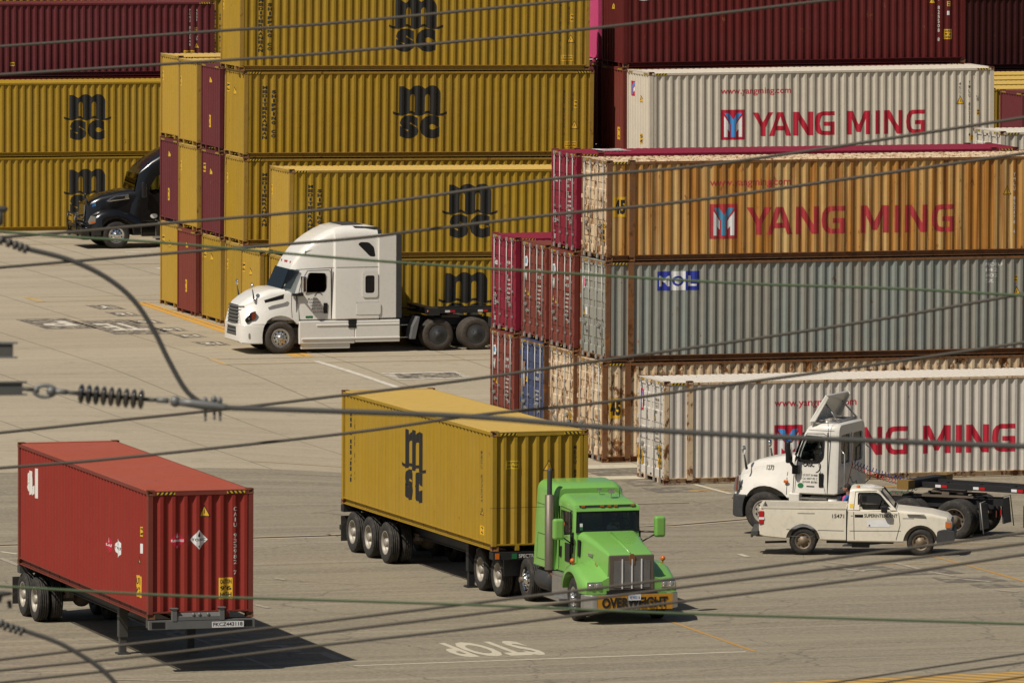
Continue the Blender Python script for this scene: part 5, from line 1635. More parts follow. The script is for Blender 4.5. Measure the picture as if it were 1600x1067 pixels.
    project_art('door_lettering', a, cab, [M['inkw']], cab, lambda u, v: (-1.72 - u, 2, 1.52 + v), (0, -1, 0))
    a = Art(); a.poly([(.14 + .14 * math.cos(k * .628), .09 + .09 * math.sin(k * .628)) for k in range(10)]); a.text('Trucking', .18, -.12, .06, .5, .01); a.rect(1.2, .2, 1.7, .26); a.text('YRC', 1.35, -.08, .12, .35, .04)
    project_art('door_labels', a, cab, [M['inkw']], cab, lambda u, v: (-1.35 - u, 2, 1.12 + v), (0, -1, 0))
    a = Art(); a.text('28', 0, 0, .14, .2, .03); panel_art('hood_number', a, T, [M['ymblue']], lambda u, v, l: (.95 - u, .76 + l, 1.58 + v))
    shorten(T, .5, .78)
    person((ox + 2.12, oy - .48, 1.66), R(180), 'driver with dark hair behind the window of the black truck', 'drive', vest=M['hivis'], group=None)
    return T

def day_cab():
    # heading 143 degrees, rear towards the viewer
    hd = R(140.5)
    c, s_ = math.cos(hd), math.sin(hd)
    rx, ry = 78.67, 214.23        # outer contact of the rear left tyre
    # rear axle at local x = -5.45, y = +1.19
    ox = rx - (c * -5.28 - s_ * 1.19); oy = ry - (s_ * -5.28 + c * 1.19)
    T = empty('semi_truck', (ox, oy, -.20), hd, 'white day cab truck with its roof deflector folded up', 'truck')
    P = M['white2']
    rails(T, -6.1, 1.0); axle(T, 0)
    drive_bogie(T, (-3.98, -5.28), 'rear', M['grime_steel'])
    for s in (1, -1): wheel(T, 0, s * 1.17, rim=M['steelw'])
    arch = [cyl_cut(0.0, .54, .66, .62, 1.4), cyl_cut(0.0, .54, .66, -1.4, -.62)]
    hood = shell('hood', [(1.16, 1.10, .92, 1.48, .86, .55, .16), (1.05, .98, .90, 1.62, .98, .64, .22), (.8, .72, .9, 1.74, 1.12, .74, .28), (.3, .3, .9, 1.86, 1.2, .84, .3), (-.3, -.3, .9, 1.98, 1.2, .92, .28), (-.72, -.72, .9, 2.04, 1.15, .98, .2)], P, T, arch)
    shell('bumper', [(1.24, 1.22, .42, .90, .86, .86, .04), (1.14, 1.12, .38, .94, 1.02, 1.02, .04), (.95, .95, .36, .95, 1.17, 1.17, .04), (.5, .5, .36, .95, 1.2, 1.2, .03)], M['plastic'], T, [cyl_cut(0.0, .54, .68, .4, 1.4), cyl_cut(0, .54, .68, -1.4, -.4)])
    g = MB(); g.box(1.10, 1.22, -.46, .46, .98, 1.44); g.build('grille', M['plastic'], T, bevel=.03)
    for s in (1, -1):
        l = MB(); l.prism(rpoly([(1.02, 1.0), (1.10, 1.08), (.98, 1.42), (.86, 1.46), (.88, 1.05)], .05), 'y', s * .96, s * 1.10); lo = l.build('headlight', M['lamp'], T, bevel=.02)
        q = MB(); q.prism([(.92, 1.04), (.98, 1.06), (.94, 1.4), (.88, 1.42)], 'y', s * 1.10, s * 1.108); q.build('turn_signal', M['sig'], lo)
        hood_mirror(T, .62, s * .98, 1.60, M['chrome'], .52)
        q = MB(); q.tube([(1.2, s * .72, .78), (1.34, s * .72, .80), (1.36, s * .60, .8), (1.2, s * .58, .8)], .022, 6); q.build('tow_hook', M['grime_steel'], T)
        f = MB(); f.prism([(-.64, .30), (-.98, .30), (-.98, 1.05), (-.60, 1.05)], 'y', min(s * .95, s * 1.18), max(s * .95, s * 1.18)); f.build('fender_extension', P, T, bevel=.03)
    secs = [(-.40, -1.02, 1.03, 2.66, 1.04, .84, .14), (-.62, -1.12, 1.03, 2.78, 1.08, .88, .16), (-.95, -1.35, 1.03, 2.84, 1.12, .94, .18), (-1.6, -1.6, 1.03, 2.87, 1.13, .98, .18), (-2.15, -2.15, 1.03, 2.88, 1.13, 1.0, .18), (-2.25, -2.25, 1.05, 2.84, 1.08, .97, .2)]
    win = rpoly([(-.92, 1.92), (-1.58, 1.90), (-1.70, 2.0), (-1.69, 2.48), (-1.16, 2.52), (-.95, 2.12)], .08)
    vent = None
    cuts = [cavity([(-.70, 1.2), (-2.16, 1.2), (-2.16, 2.68), (-1.15, 2.68)], 1.0, .80), prism_cut(win, -1.5, 1.5)]
    rw = []
    for a0, a1 in ((.10, .82), (-.82, -.10)):
        m = MB(); m.prism(rpoly([(a0, 1.82), (a1, 1.82), (a1, 2.58), (a0, 2.58)], .1), 'x', -2.5, -2.0); cuts.append(m)
        rw.append(rpoly([(a0, 1.82), (a1, 1.82), (a1, 2.58), (a0, 2.58)], .1))
    ws = MB(); ws.hexa([(-1.2, -.84, 2.08), (0, -.84, 2.08), (0, .84, 2.08), (-1.2, .84, 2.08)], [(-1.4, -.74, 2.56), (-.2, -.74, 2.56), (-.2, .74, 2.56), (-1.4, .74, 2.56)]); cuts.append(ws)
    cab = shell('cab', secs, P, T, cuts)
    for r_ in rw: MB().prism(r_, 'x', -2.20, -2.19).build('rear_window', M['glass'], cab)
    for s in (1, -1):
        pane('door_window', win, s * 1.06, M['glass'], cab)
        fr = MB(); fr.prism(rpoly([(-.86, 1.86), (-1.60, 1.84), (-1.76, 1.98), (-1.75, 2.54), (-1.13, 2.58), (-.89, 2.12)], .09), 'y', min(s * 1.055, s * 1.075), max(s * 1.055, s * 1.075)); fo = fr.build('window_seal', M['black'], cab); cut(fo, [prism_cut(win, -2, 2)])
        q = MB(); q.box(-1.93, -1.915, s * 1.09, s * 1.135, 1.06, 2.66); q.build('door_gap', M['hole'], cab)
        q = MB(); q.box(-1.78, -1.62, s * 1.10, s * 1.14, 1.22, 1.60); q.build('door_handle', M['black'], cab, bevel=.03)
        tall_mirror(T, -.70, s * 1.22, 1.85, 2.42, M['chrome'], M['black'], s)
        q = MB(); q.tube([(-.80, s * 1.08, 1.66), (-.66, s * 1.30, 1.95)], .05, 8); q.box(-.95, -.72, min(s * 1.08, s * 1.18), max(s * 1.08, s * 1.18), 1.55, 1.78); q.build('mirror_arm', M['black'], T)
        q = MB(); q.tube([(-2.3, s * .95, 1.2), (-2.42, s * .98, 1.3), (-2.42, s * .98, 2.1), (-2.3, s * .95, 2.2)], .018, 6); q.build('grab_handle', M['alu'], cab)
        t = MB(); t.lathe([(.001, -.5), (.30, -.5), (.32, -.46), (.32, .46), (.30, .5), (.001, .5)], c=(-1.75, s * .82, .68), axis='x', n=24); t.build('fuel_tank', M['alu'], T)
        t = MB(); t.box(-1.9, -.98, min(s * 1.0, s * 1.14), max(s * 1.0, s * 1.14), .90, .94); t.box(-1.9, -.98, min(s * 1.0, s * 1.14), max(s * 1.0, s * 1.14), .42, .46); t.build('cab_step', M['alu'], T)
        q = MB(); q.prism([(-6.00, .95), (-5.97, .95), (-6.02, .30), (-6.06, .30)], 'y', min(s * .58, s * 1.18), max(s * .58, s * 1.18)); q.build('mud_flap', M['plastic'], T)
        q = MB(); q.tube([(-5.90, s * .4, .98), (-6.02, s * 1.2, 1.0), (-6.12, s * 1.2, .2)], .015, 6); q.build('flap_bracket', M['bar'], T)
        q = MB(); q.box(-6.12, -6.1, s * .2 - .03, s * .2 + .03, .55, .72); q.build('tail_light', M['redl'], T)
    wg = MB(); wg.hexa([(-.70, -.90, 2.02), (-.68, -.90, 2.02), (-.68, .90, 2.02), (-.70, .90, 2.02)], [(-.94, -.80, 2.62), (-.92, -.80, 2.62), (-.92, .80, 2.62), (-.94, .80, 2.62)]); wg.build('windscreen', M['glassb'], cab)
    q = MB(); q.tube([(-.56, .2, 2.06), (-.74, .6, 2.20)], .015, 5); q.tube([(-.56, -.4, 2.06), (-.74, 0, 2.20)], .015, 5); q.build('wiper', M['black'], cab)
    # folded-up roof deflector
    d = MB(); lo = [(-1.10, -.86, 2.90), (-1.10, .86, 2.90)]
    d.hexa([(-1.26, -.98, 2.90), (-1.20, -.98, 2.90), (-1.20, .98, 2.90), (-1.26, .98, 2.90)], [(-1.76, -.84, 3.58), (-1.70, -.84, 3.62), (-1.70, .84, 3.62), (-1.76, .84, 3.58)])
    for s in (1, -1): d.hexa([(-1.42, s * .96 - .02, 2.92), (-1.22, s * .98 - .02, 2.90), (-1.22, s * .98 + .02, 2.90), (-1.42, s * .96 + .02, 2.92)], [(-1.82, s * .82 - .02, 3.54), (-1.72, s * .84 - .02, 3.62), (-1.72, s * .84 + .02, 3.62), (-1.82, s * .82 + .02, 3.54)])
    do = d.build('roof_deflector', P, T, bevel=.03)
    st = MB()
    for s in (1, -1): st.tube([(-1.62, s * .6, 3.36), (-2.1, s * .72, 2.92)], .024, 6); st.tube([(-1.15, s * .7, 2.9), (-2.1, s * .72, 2.9)], .03, 6)
    st.tube([(-1.3, -.7, 2.93), (-1.3, .7, 2.93)], .03, 6); st.tube([(-2.05, -.7, 2.93), (-2.05, .7, 2.93)], .03, 6); st.build('deflector_frame', M['alu'], do)
    an = MB(); an.tube([(-1.95, .98, 2.3), (-1.93, 1.06, 2.5), (-1.9, 1.12, 3.35)], .008, 5); an.build('antenna', M['black'], T); 
    cab_interior(cab, -2.12, -.72, 1.25, .95, -.75)
    fifth_wheel(T, -4.8)
    m = MB(); m.box(-3.6, -3.0, -.45, .45, 1.02, 1.06); m.box(-5.6, -4.0, -.55, -.45, 1.05, 1.10); m.box(-5.6, -4.0, .45, .55, 1.05, 1.10); m.build('deck_plate', M['grime_steel'], T)
    # coiled air and electric lines
    def coil(name, a, b, mat, n, r, sag):
        a, b = Vector(a), Vector(b); pts = []; d = (b - a); L_ = d.length; t1 = d.normalized(); n1 = t1.orthogonal().normalized(); n2 = t1.cross(n1)
        for i in range(n * 10 + 1):
            t = i / (n * 10); th = 2 * math.pi * n * t
            pts.append(a + d * t + Vector((0, 0, -sag * 4 * t * (1 - t))) + (n1 * math.cos(th) + n2 * math.sin(th)) * r)
        MB().tube(pts, .009, 5).build(name, mat, T)
    coil('air_hose', (-2.3, .12, 1.75), (-4.0, .30, 1.32), M['hoser'], 22, .055, .10)
    coil('air_hose', (-2.3, -.08, 1.80), (-4.0, .12, 1.36), M['hoseb'], 22, .055, .06)
    coil('electric_cable', (-2.3, .30, 1.45), (-4.0, .42, 1.25), M['hoseg'], 12, .05, .28)
    m = MB(); m.tube([(-2.28, .1, 2.6), (-2.34, .2, 2.2), (-2.32, .12, 1.75), (-2.3, .55, 1.1)], .012, 5); m.build('hose_hanger', M['hoser'], T)
    for s in (1, -1):
        seam(cab, cab, [(-.78, 1.07), (-.82, 1.85), (-1.10, 2.60), (-1.72, 2.62), (-1.90, 2.55), (-1.92, 1.07)], s, .014)
        seam(cab, cab, [(-1.15, 2.70), (-2.1, 2.70)], s, .010, M['greyp'])
        seam(T, hood, [(-.52, 1.0), (-.50, 1.5), (-.50, 1.86)], s, .016)
    shorten(T, .35, .70)
    remap(T, [(0, 0), (-.5, -.62), (-2.36, -2.12), (-4.0, -4.0)])
    a = Art(); a.text('CAGC', 0, .32, .13, .32, .05)
    pts = [(.34 + .17 * math.cos(t), .34 + .17 * math.sin(t)) for t in [1.4 - i * .35 for i in range(9)]]; pin = [(.34 + .135 * math.cos(t), .34 + .15 * math.sin(t)) for t in [1.4 - i * .35 for i in range(9)]]
    for i in range(8): a.poly([pts[i], pts[i + 1], pin[i + 1], pin[i]], .5)
    for i, t in enumerate(('US DOT 2414080', 'CA 0447192 C', 'GVWR 80780')): a.text(t, .0, .08 - i * .09, .055, .42, .004)
    a.rect(.12, -.20, .34, -.17)
    project_art('door_lettering', a, cab, [M['ink']], cab, lambda u, v: (-1.06 - u, 2, 1.42 + v), (0, -1, 0))
    a = Art(); a.text('1273', 0, 0, .13, .22, .02); project_art('unit_number', a, T, [M['ink']], hood, lambda u, v: (.02 - u, 2, 1.60 + v), (0, -1, 0))
    a = Art(); a.text('1273', 0, 0, .10, .22, .02); project_art('unit_number', a, T, [M['ink']], hood, lambda u, v: (.86 - u, 2, 1.06 + v), (0, -1, 0))
    q = MB(); q.ellip((-.62, 1.145, 1.34), .07, .02, .05); q.build('side_marker_light', M['amber'], T)
    a = Art(); a.poly([(.09 + .09 * math.cos(k * .628), .07 + .07 * math.sin(k * .628)) for k in range(10)]); project_art('door_label', a, cab, [M['hoseg']], cab, lambda u, v: (-.92 - u, 2, 1.18 + v), (0, -1, 0))
    P0 = Vector((-1.50, .46, 1.30 - .20)); X = ox + c * P0.x - s_ * P0.y; Y = oy + s_ * P0.x + c * P0.y
    person((X, Y, 1.30), hd, 'driver with bare forearms on the wheel in the white day cab', 'drive', top=M['clothb'], vest=M['hivis'])
    # the empty chassis it pulls
    kx = -4.8; KX = ox + c * kx; KY = oy + s_ * kx
    empty_chassis(KX, KY, -.12, hd - R(9), 'empty black container chassis coupled to the white day cab', True)
    return T

def chassis_base(T, L_, wheels_x, legs_x, mat, name='frame', neck=True, deck=1.2, rim=None, tyre=None, hw=1.2, neck_len=2.6, drop=.0, twist=True, kingpin=True):
    """container chassis: x = 0 at the front bolster, reaching back to -L_; deck = height of the top"""
    z1 = deck - .10; m = MB()
    m.box(-L_, -neck_len, -.47, -.37, z1 - .34, z1 - .02); m.box(-L_, -neck_len, .37, .47, z1 - .34, z1 - .02)
    for s in (-1, 1): m.box(-L_, -neck_len, s * .42 - .09, s * .42 + .09, z1 - .02, z1); m.box(-L_, -neck_len, s * .42 - .09, s * .42 + .09, z1 - .36, z1 - .34)
    for s in (-1, 1): m.box(-neck_len, -.05, s * .42 - .08, s * .42 + .08, z1 - .15, z1 + .02)
    n = 9
    for i in range(n): x = -L_ + .3 + (L_ - .6) * i / (n - 1); m.box(x - .05, x + .05, -.42, .42, z1 - .13, z1 - .05)
    o = m.build('frame', mat, T)
    for x in (-.12, -L_ + .12):
        b = MB(); b.box(x - .12, x + .12, -1.21, 1.21, deck - .20, deck - .02); b.build('bolster', mat, T)
    for x in wheels_x:
        axle(T, x, .95)
        for s in (1, -1): wheel(T, x, s * hw, style='rear', dual=True, rim=rim or M['steelw'], tyre=tyre, spin=random.random() * 3)
    sp = MB()
    if wheels_x:
        a, b = min(wheels_x) - .8, max(wheels_x) + .8
        for s in (-1, 1): sp.box(a, b, s * .45 - .06, s * .45 + .06, .62, z1 - .3); 
        sp.build('suspension', M['grime_steel'], T)
        for s in (-1, 1):
            fl = MB(); fl.box(min(wheels_x) - .78, min(wheels_x) - .75, min(s * .6, s * 1.2), max(s * .6, s * 1.2), .22, .86); fl.build('mud_flap', M['rubber'], T)
    if legs_x is not None:
        for s in (-1, 1):
            lg = MB(); lg.box(legs_x - .10, legs_x + .10, s * .80 - .10, s * .80 + .10, .40, z1); lg.box(legs_x - .075, legs_x + .075, s * .80 - .075, s * .80 + .075, .04, .45); lg.box(legs_x - .15, legs_x + .15, s * .80 - .14, s * .80 + .14, .005, .045)
            lg.hexa([(legs_x - .05, s * .80 - .05, .9), (legs_x + .05, s * .80 - .05, .9), (legs_x + .05, s * .80 + .05, .9), (legs_x - .05, s * .80 + .05, .9)], [(legs_x - .55, s * .42 - .05, z1 - .1), (legs_x - .4, s * .42 - .05, z1 - .1), (legs_x - .4, s * .42 + .05, z1 - .1), (legs_x - .55, s * .42 + .05, z1 - .1)])
            lg.build('landing_leg', mat, T)
        b = MB(); b.box(legs_x - .04, legs_x + .04, -.8, .8, .55, .62); b.build('leg_brace', mat, T)
    return o

def empty_chassis(KX, KY, z, rz, label, chip):
    """kingpin at KX, KY"""
    T = empty('container_chassis', (KX, KY, z), rz, label, 'trailer', 'empty chassis behind trucks')
    c = empty
    m = MB(); deck = 1.30
    for s in (-1, 1):
        m.box(-2.6, .75, s * .44 - .06, s * .44 + .06, deck - .12, deck + .03)
        m.box(-11.5, -3.2, s * .44 - .06, s * .44 + .06, deck - .40, deck - .06)
        m.box(-11.5, -3.2, s * .44 - .11, s * .44 + .11, deck - .07, deck - .05)
        m.hexa([(-3.3, s * .44 - .06, deck - .40), (-2.5, s * .44 - .06, deck - .12), (-2.5, s * .44 + .06, deck - .12), (-3.3, s * .44 + .06, deck - .40)], [(-3.3, s * .44 - .06, deck - .06), (-2.5, s * .44 - .06, deck + .03), (-2.5, s * .44 + .06, deck + .03), (-3.3, s * .44 + .06, deck - .06)])
    for i in range(12): x = .3 - i * 1.0; zz = deck - .02 if x > -2.6 else deck - .12; m.box(x - .04, x + .04, -.44, .44, zz - .06, zz)
    m.build('frame', M['dark'], T)
    b = MB(); b.box(.62, .95, -1.2, 1.2, deck - .12, deck + .10); bo = b.build('front_bolster', M['dark'], T, bevel=.01)
    for s in (-1, 1):
        q = MB(); q.box(.615, .955, min(s * .86, s * 1.215), max(s * .86, s * 1.215), deck - .125, deck + .11); q.build('painted_end', M['chip'] if chip else M['dark'], bo)
        q = MB(); q.ellip((.97, s * 1.05, deck), .02, .04, .04); q.build('marker_light', M['amber'], bo)
    b = MB(); b.box(-11.6, -11.4, -1.2, 1.2, deck - .35, deck - .1); b.build('rear_bolster', M['dark'], T)
    for k in range(5):
        x = .2 - k * 1.12
        for s in (-1, 1):
            q = MB(); q.box(x - .16, x, s * .505 - .004, s * .505 + .004, deck - .09, deck - .02) if x > -2.6 else q.box(x - .16, x, s * .505 - .004, s * .505 + .004, deck - .25, deck - .18); ro = q.build('reflector_white', M['whiter'], T)
            q = MB(); q.box(x - .34, x - .17, s * .505 - .004, s * .505 + .004, deck - .09, deck - .02) if x > -2.6 else q.box(x - .34, x - .17, s * .505 - .004, s * .505 + .004, deck - .25, deck - .18); q.build('reflector_red', M['redl'], T)
    for s in (-1, 1):
        x = -2.95
        q = MB(); q.box(x - .10, x + .10, s * .78 - .10, s * .78 + .10, .45, deck - .2); q.box(x - .07, x + .07, s * .78 - .07, s * .78 + .07, .1, .5); q.box(x - .16, x + .16, s * .78 - .16, s * .78 + .16, .06, .12)
        q.tube([(x + .22, s * .88, .95), (x + .34, s * .88, .9), (x + .34, s * .88, .35), (x + .18, s * .88, .3)], .016, 6); q.box(x - .1, x + .1, s * .4, s * .8, deck - .5, deck - .35); q.build('landing_leg', M['dark'], T)
    for x in (-9.3, -10.6):
        axle(T, x)
        for s in (1, -1): wheel(T, x, s * 1.2, style='rear', dual=True, rim=M['steelw'])
    return T

def container_trailers():
    # red container near left
    rz = 1.56685
    ux, uy = math.cos(rz), math.sin(rz)
    x0, y0 = 50.476, 189.536
    ox, oy = x0 + math.sin(rz) * CW, y0 - math.cos(rz) * CW      # right near corner
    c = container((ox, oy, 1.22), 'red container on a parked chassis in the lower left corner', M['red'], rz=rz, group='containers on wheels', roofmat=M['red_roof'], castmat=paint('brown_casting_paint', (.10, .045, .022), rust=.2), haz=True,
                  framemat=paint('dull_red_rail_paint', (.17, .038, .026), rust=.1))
    def caiu():
        a = Art(); a.column('CAIU 933982 7', 0, 0, 1.55, .085, .012); return a
    decal(c, 'end', 'caiu', caiu, 2.02, .95, [M['inkw']])
    decal(c, 'end', 'gt', lambda: warn_triangle(.26), 1.18, 2.28, [M['ink'], M['yel']], 'warning_label')
    def dia(t, w_=.40, h_=.42):
        def fn():
            a = Art(); a.poly([(0, h_ / 2), (w_ / 2, 0), (w_, h_ / 2), (w_ / 2, h_)]); a.text(t, w_ * .10, h_ * .43, h_ * .13, w_ * .80, .02, 1, 1); a.text('3' if t[0] == 'F' else '6', w_ * .45, h_ * .10, h_ * .12, None, .02, 1, 1)
            a.poly([(w_ * .5, h_ * .90), (w_ * .42, h_ * .68), (w_ * .5, h_ * .62), (w_ * .58, h_ * .68)], 1, 1); return a
        return fn
    decal(c, 'end', 'd1', dia('FLAMMABLE', .36), .50, 1.55, [M['ymred'], M['whiter']], 'hazard_placard')
    decal(c, 'end', 'd2', dia('TOXIC', .40, .44), .98, 1.55, [M['whiter'], M['ink']], 'hazard_placard')
    decal(c, 'end', 'gc', lambda: label_plate(.32, .48, ['CAUTION', "9'6", 'HIGH']), 1.64, .42, [M['yel'], M['ink']], 'warning_label')
    L = 12.192
    decal(c, 'far', 'd1f', dia('FLAMMABLE', .62, .44), 8.3, 1.10, [M['ymred'], M['whiter']], 'hazard_placard')
    decal(c, 'far', 'd2f', dia('TOXIC', .66, .46), 9.1, 1.10, [M['whiter'], M['ink']], 'hazard_placard')
    def cai():
        a = Art(); a.text('a', 0, 0, .58, .60, .06); a.text('I', .76, -.02, .70, .26, .07); return a
    decal(c, 'far', 'cai', cai, .9, 1.75, [M['inkw']], 'logo')
    decal(c, 'far', 'gy1', lambda: warn_triangle(.28), L - 1.0, 1.18, [M['ink'], M['yel']], 'warning_label')
    decal(c, 'far', 'gy2', lambda: label_plate(.5, .48, ['CAUTION', "9'6"]), L - 1.2, .42, [M['yel'], M['ink']], 'warning_label')
    decal(c, 'far', 'gy3', lambda: label_plate(.2, .22, ['9', '6']), L - .75, 1.8, [M['yel'], M['ink']], 'warning_label')
    decal(c, 'far', 'gy4', lambda: Art().rect(0, 0, .10, .22), L - .75, 1.42, [M['whiter']], 'data_plate')
    # its chassis: forward = towards the viewer
    cx, cy = (x0 + ox) / 2, (y0 + oy) / 2
    T = empty('container_chassis', (cx, cy, 0), rz + math.pi, 'grey container chassis on landing legs under the red container', 'trailer')
    chassis_base(T, 12.25, (-10.85, -12.0), -3.9 + .0, M['cast'], deck=1.22, rim=M['steelw'], hw=1.16)
    g = MB(); g.box(-.02, .10, -1.22, 1.22, 1.0, 1.20); bo = g.build('front_bolster', M['galv'], T)
    m = MB(); m.box(.10, .13, -.82, .82, 1.01, 1.185); m.build('bolster_plate', M['galv'], T)
    for s in (-1, 1):
        q = MB(); q.box(.101, .108, min(s * .86, s * 1.16), max(s * .86, s * 1.16), 1.03, 1.17); q.build('bolster_opening', M['hole'], bo)
    m = MB(); m.box(.02, .12, -.62, .46, 1.20, 1.28)
    for y in (-.64, .46): m.box(-.0, .14, y - .05, y + .05, 1.19, 1.46); m.box(-.04, .16, y - .08, y + .08, 1.46, 1.475)
    m.hexa([(.02, -.6, 1.28), (.12, -.6, 1.28), (.12, .42, 1.28), (.02, .42, 1.28)], [(.02, -.6, 1.36), (.03, -.6, 1.36), (.03, .42, 1.36), (.02, .42, 1.36)])
    for y in (-.2, -.06, .14): m.ellip((.1, y, 1.32), .04, .04, .05, 8, 6)
    m.build('coupling_bracket', M['galv'], T)
    a = Art(); a.rect(0, 0, .74, .135, 0, 0); a.text('FKCZ443118', .03, .03, .085, .68, .02, 1, 1)
    panel_art('chassis_number_plate', a, T, [M['whiter'], M['ink']], lambda u, v, l: (.131 + l, .22 + u - .0, 1.02 + v))
    # yellow container behind the green truck
    rz = 1.59186; x0, y0 = 62.354, 201.962
    ox, oy = x0 + math.sin(rz) * CW, y0 - math.cos(rz) * CW
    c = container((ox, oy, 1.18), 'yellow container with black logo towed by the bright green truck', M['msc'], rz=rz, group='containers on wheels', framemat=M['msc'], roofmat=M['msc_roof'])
    msc_marks(c, u=5.95, v=.62, face='far', code=False, cu=.72)
    def cod():
        a = Art(); a.column('MEDU 877524 3', 0, .1, 1.62, .075, .01); return a
    decal(c, 'far', 'kc', cod, L - .95, .75, [M['inkf']])
    decal(c, 'far', 'kt', lambda: warn_triangle(.28), L - 1.0, .80, [M['ink'], M['yel']], 'warning_label')
    decal(c, 'far', 'kl', lambda: label_plate(.30, .22, ['9', '6']), L - 1.0, .32, [M['yel'], M['ink']], 'warning_label')
    decal(c, 'end', 'ke', lambda: warn_triangle(.27), 1.30, 1.92, [M['ink'], M['yel']], 'warning_label')
    decal(c, 'end', 'kd', lambda: label_plate(.36, .2, ['CAUTION', 'HIGH TRAILER']), .34, 1.98, [M['yelb'], M['ink']], 'warning_label')
    decal(c, 'end', 'kf', cod, 2.12, .9, [M['ink']])
    cx, cy = (x0 + ox) / 2, (y0 + oy) / 2
    T = empty('container_chassis', (cx, cy, 0), rz + math.pi, 'three axle chassis carrying the yellow container behind the green truck', 'trailer')
    chassis_base(T, 12.25, (-8.75, -10.15, -11.5), -2.9, M['dark'], deck=1.18, rim=M['steelw'], hw=1.16, neck_len=2.0)
    b = MB(); b.box(-.02, .08, -1.22, 1.22, .98, 1.16); bo = b.build('front_bolster', M['dark'], T)
    a = Art(); a.rect(0, 0, .13, .13, 0, 0); a.text('SPECTRUM', .18, .02, .09, .55, .02, 0, 1); panel_art('bolster_lettering', a, T, [M['hoseg'], M['inkw']], lambda u, v, l: (.081 + l, -.75 + u, 1.0 + v))
    for s in (-1, 1):
        q = MB(); q.box(.08, .10, s * 1.12 - .05, s * 1.12 + .05, 1.0, 1.14); q.build('marker_light', M['amber'], T)
    q = MB(); q.box(-12.4, -12.3, -1.2, 1.2, .5, .62); q.box(-12.4, -12.3, -.6, -.5, .5, 1.1); q.box(-12.4, -12.3, .5, .6, .5, 1.1); q.build('rear_underride_guard', M['dark'], T)
    # empty chassis behind the sleeper truck
    empty_chassis(77.08 + 5.95, 274.12, -.02, R(181), 'empty black container chassis coupled to the white sleeper truck', False)

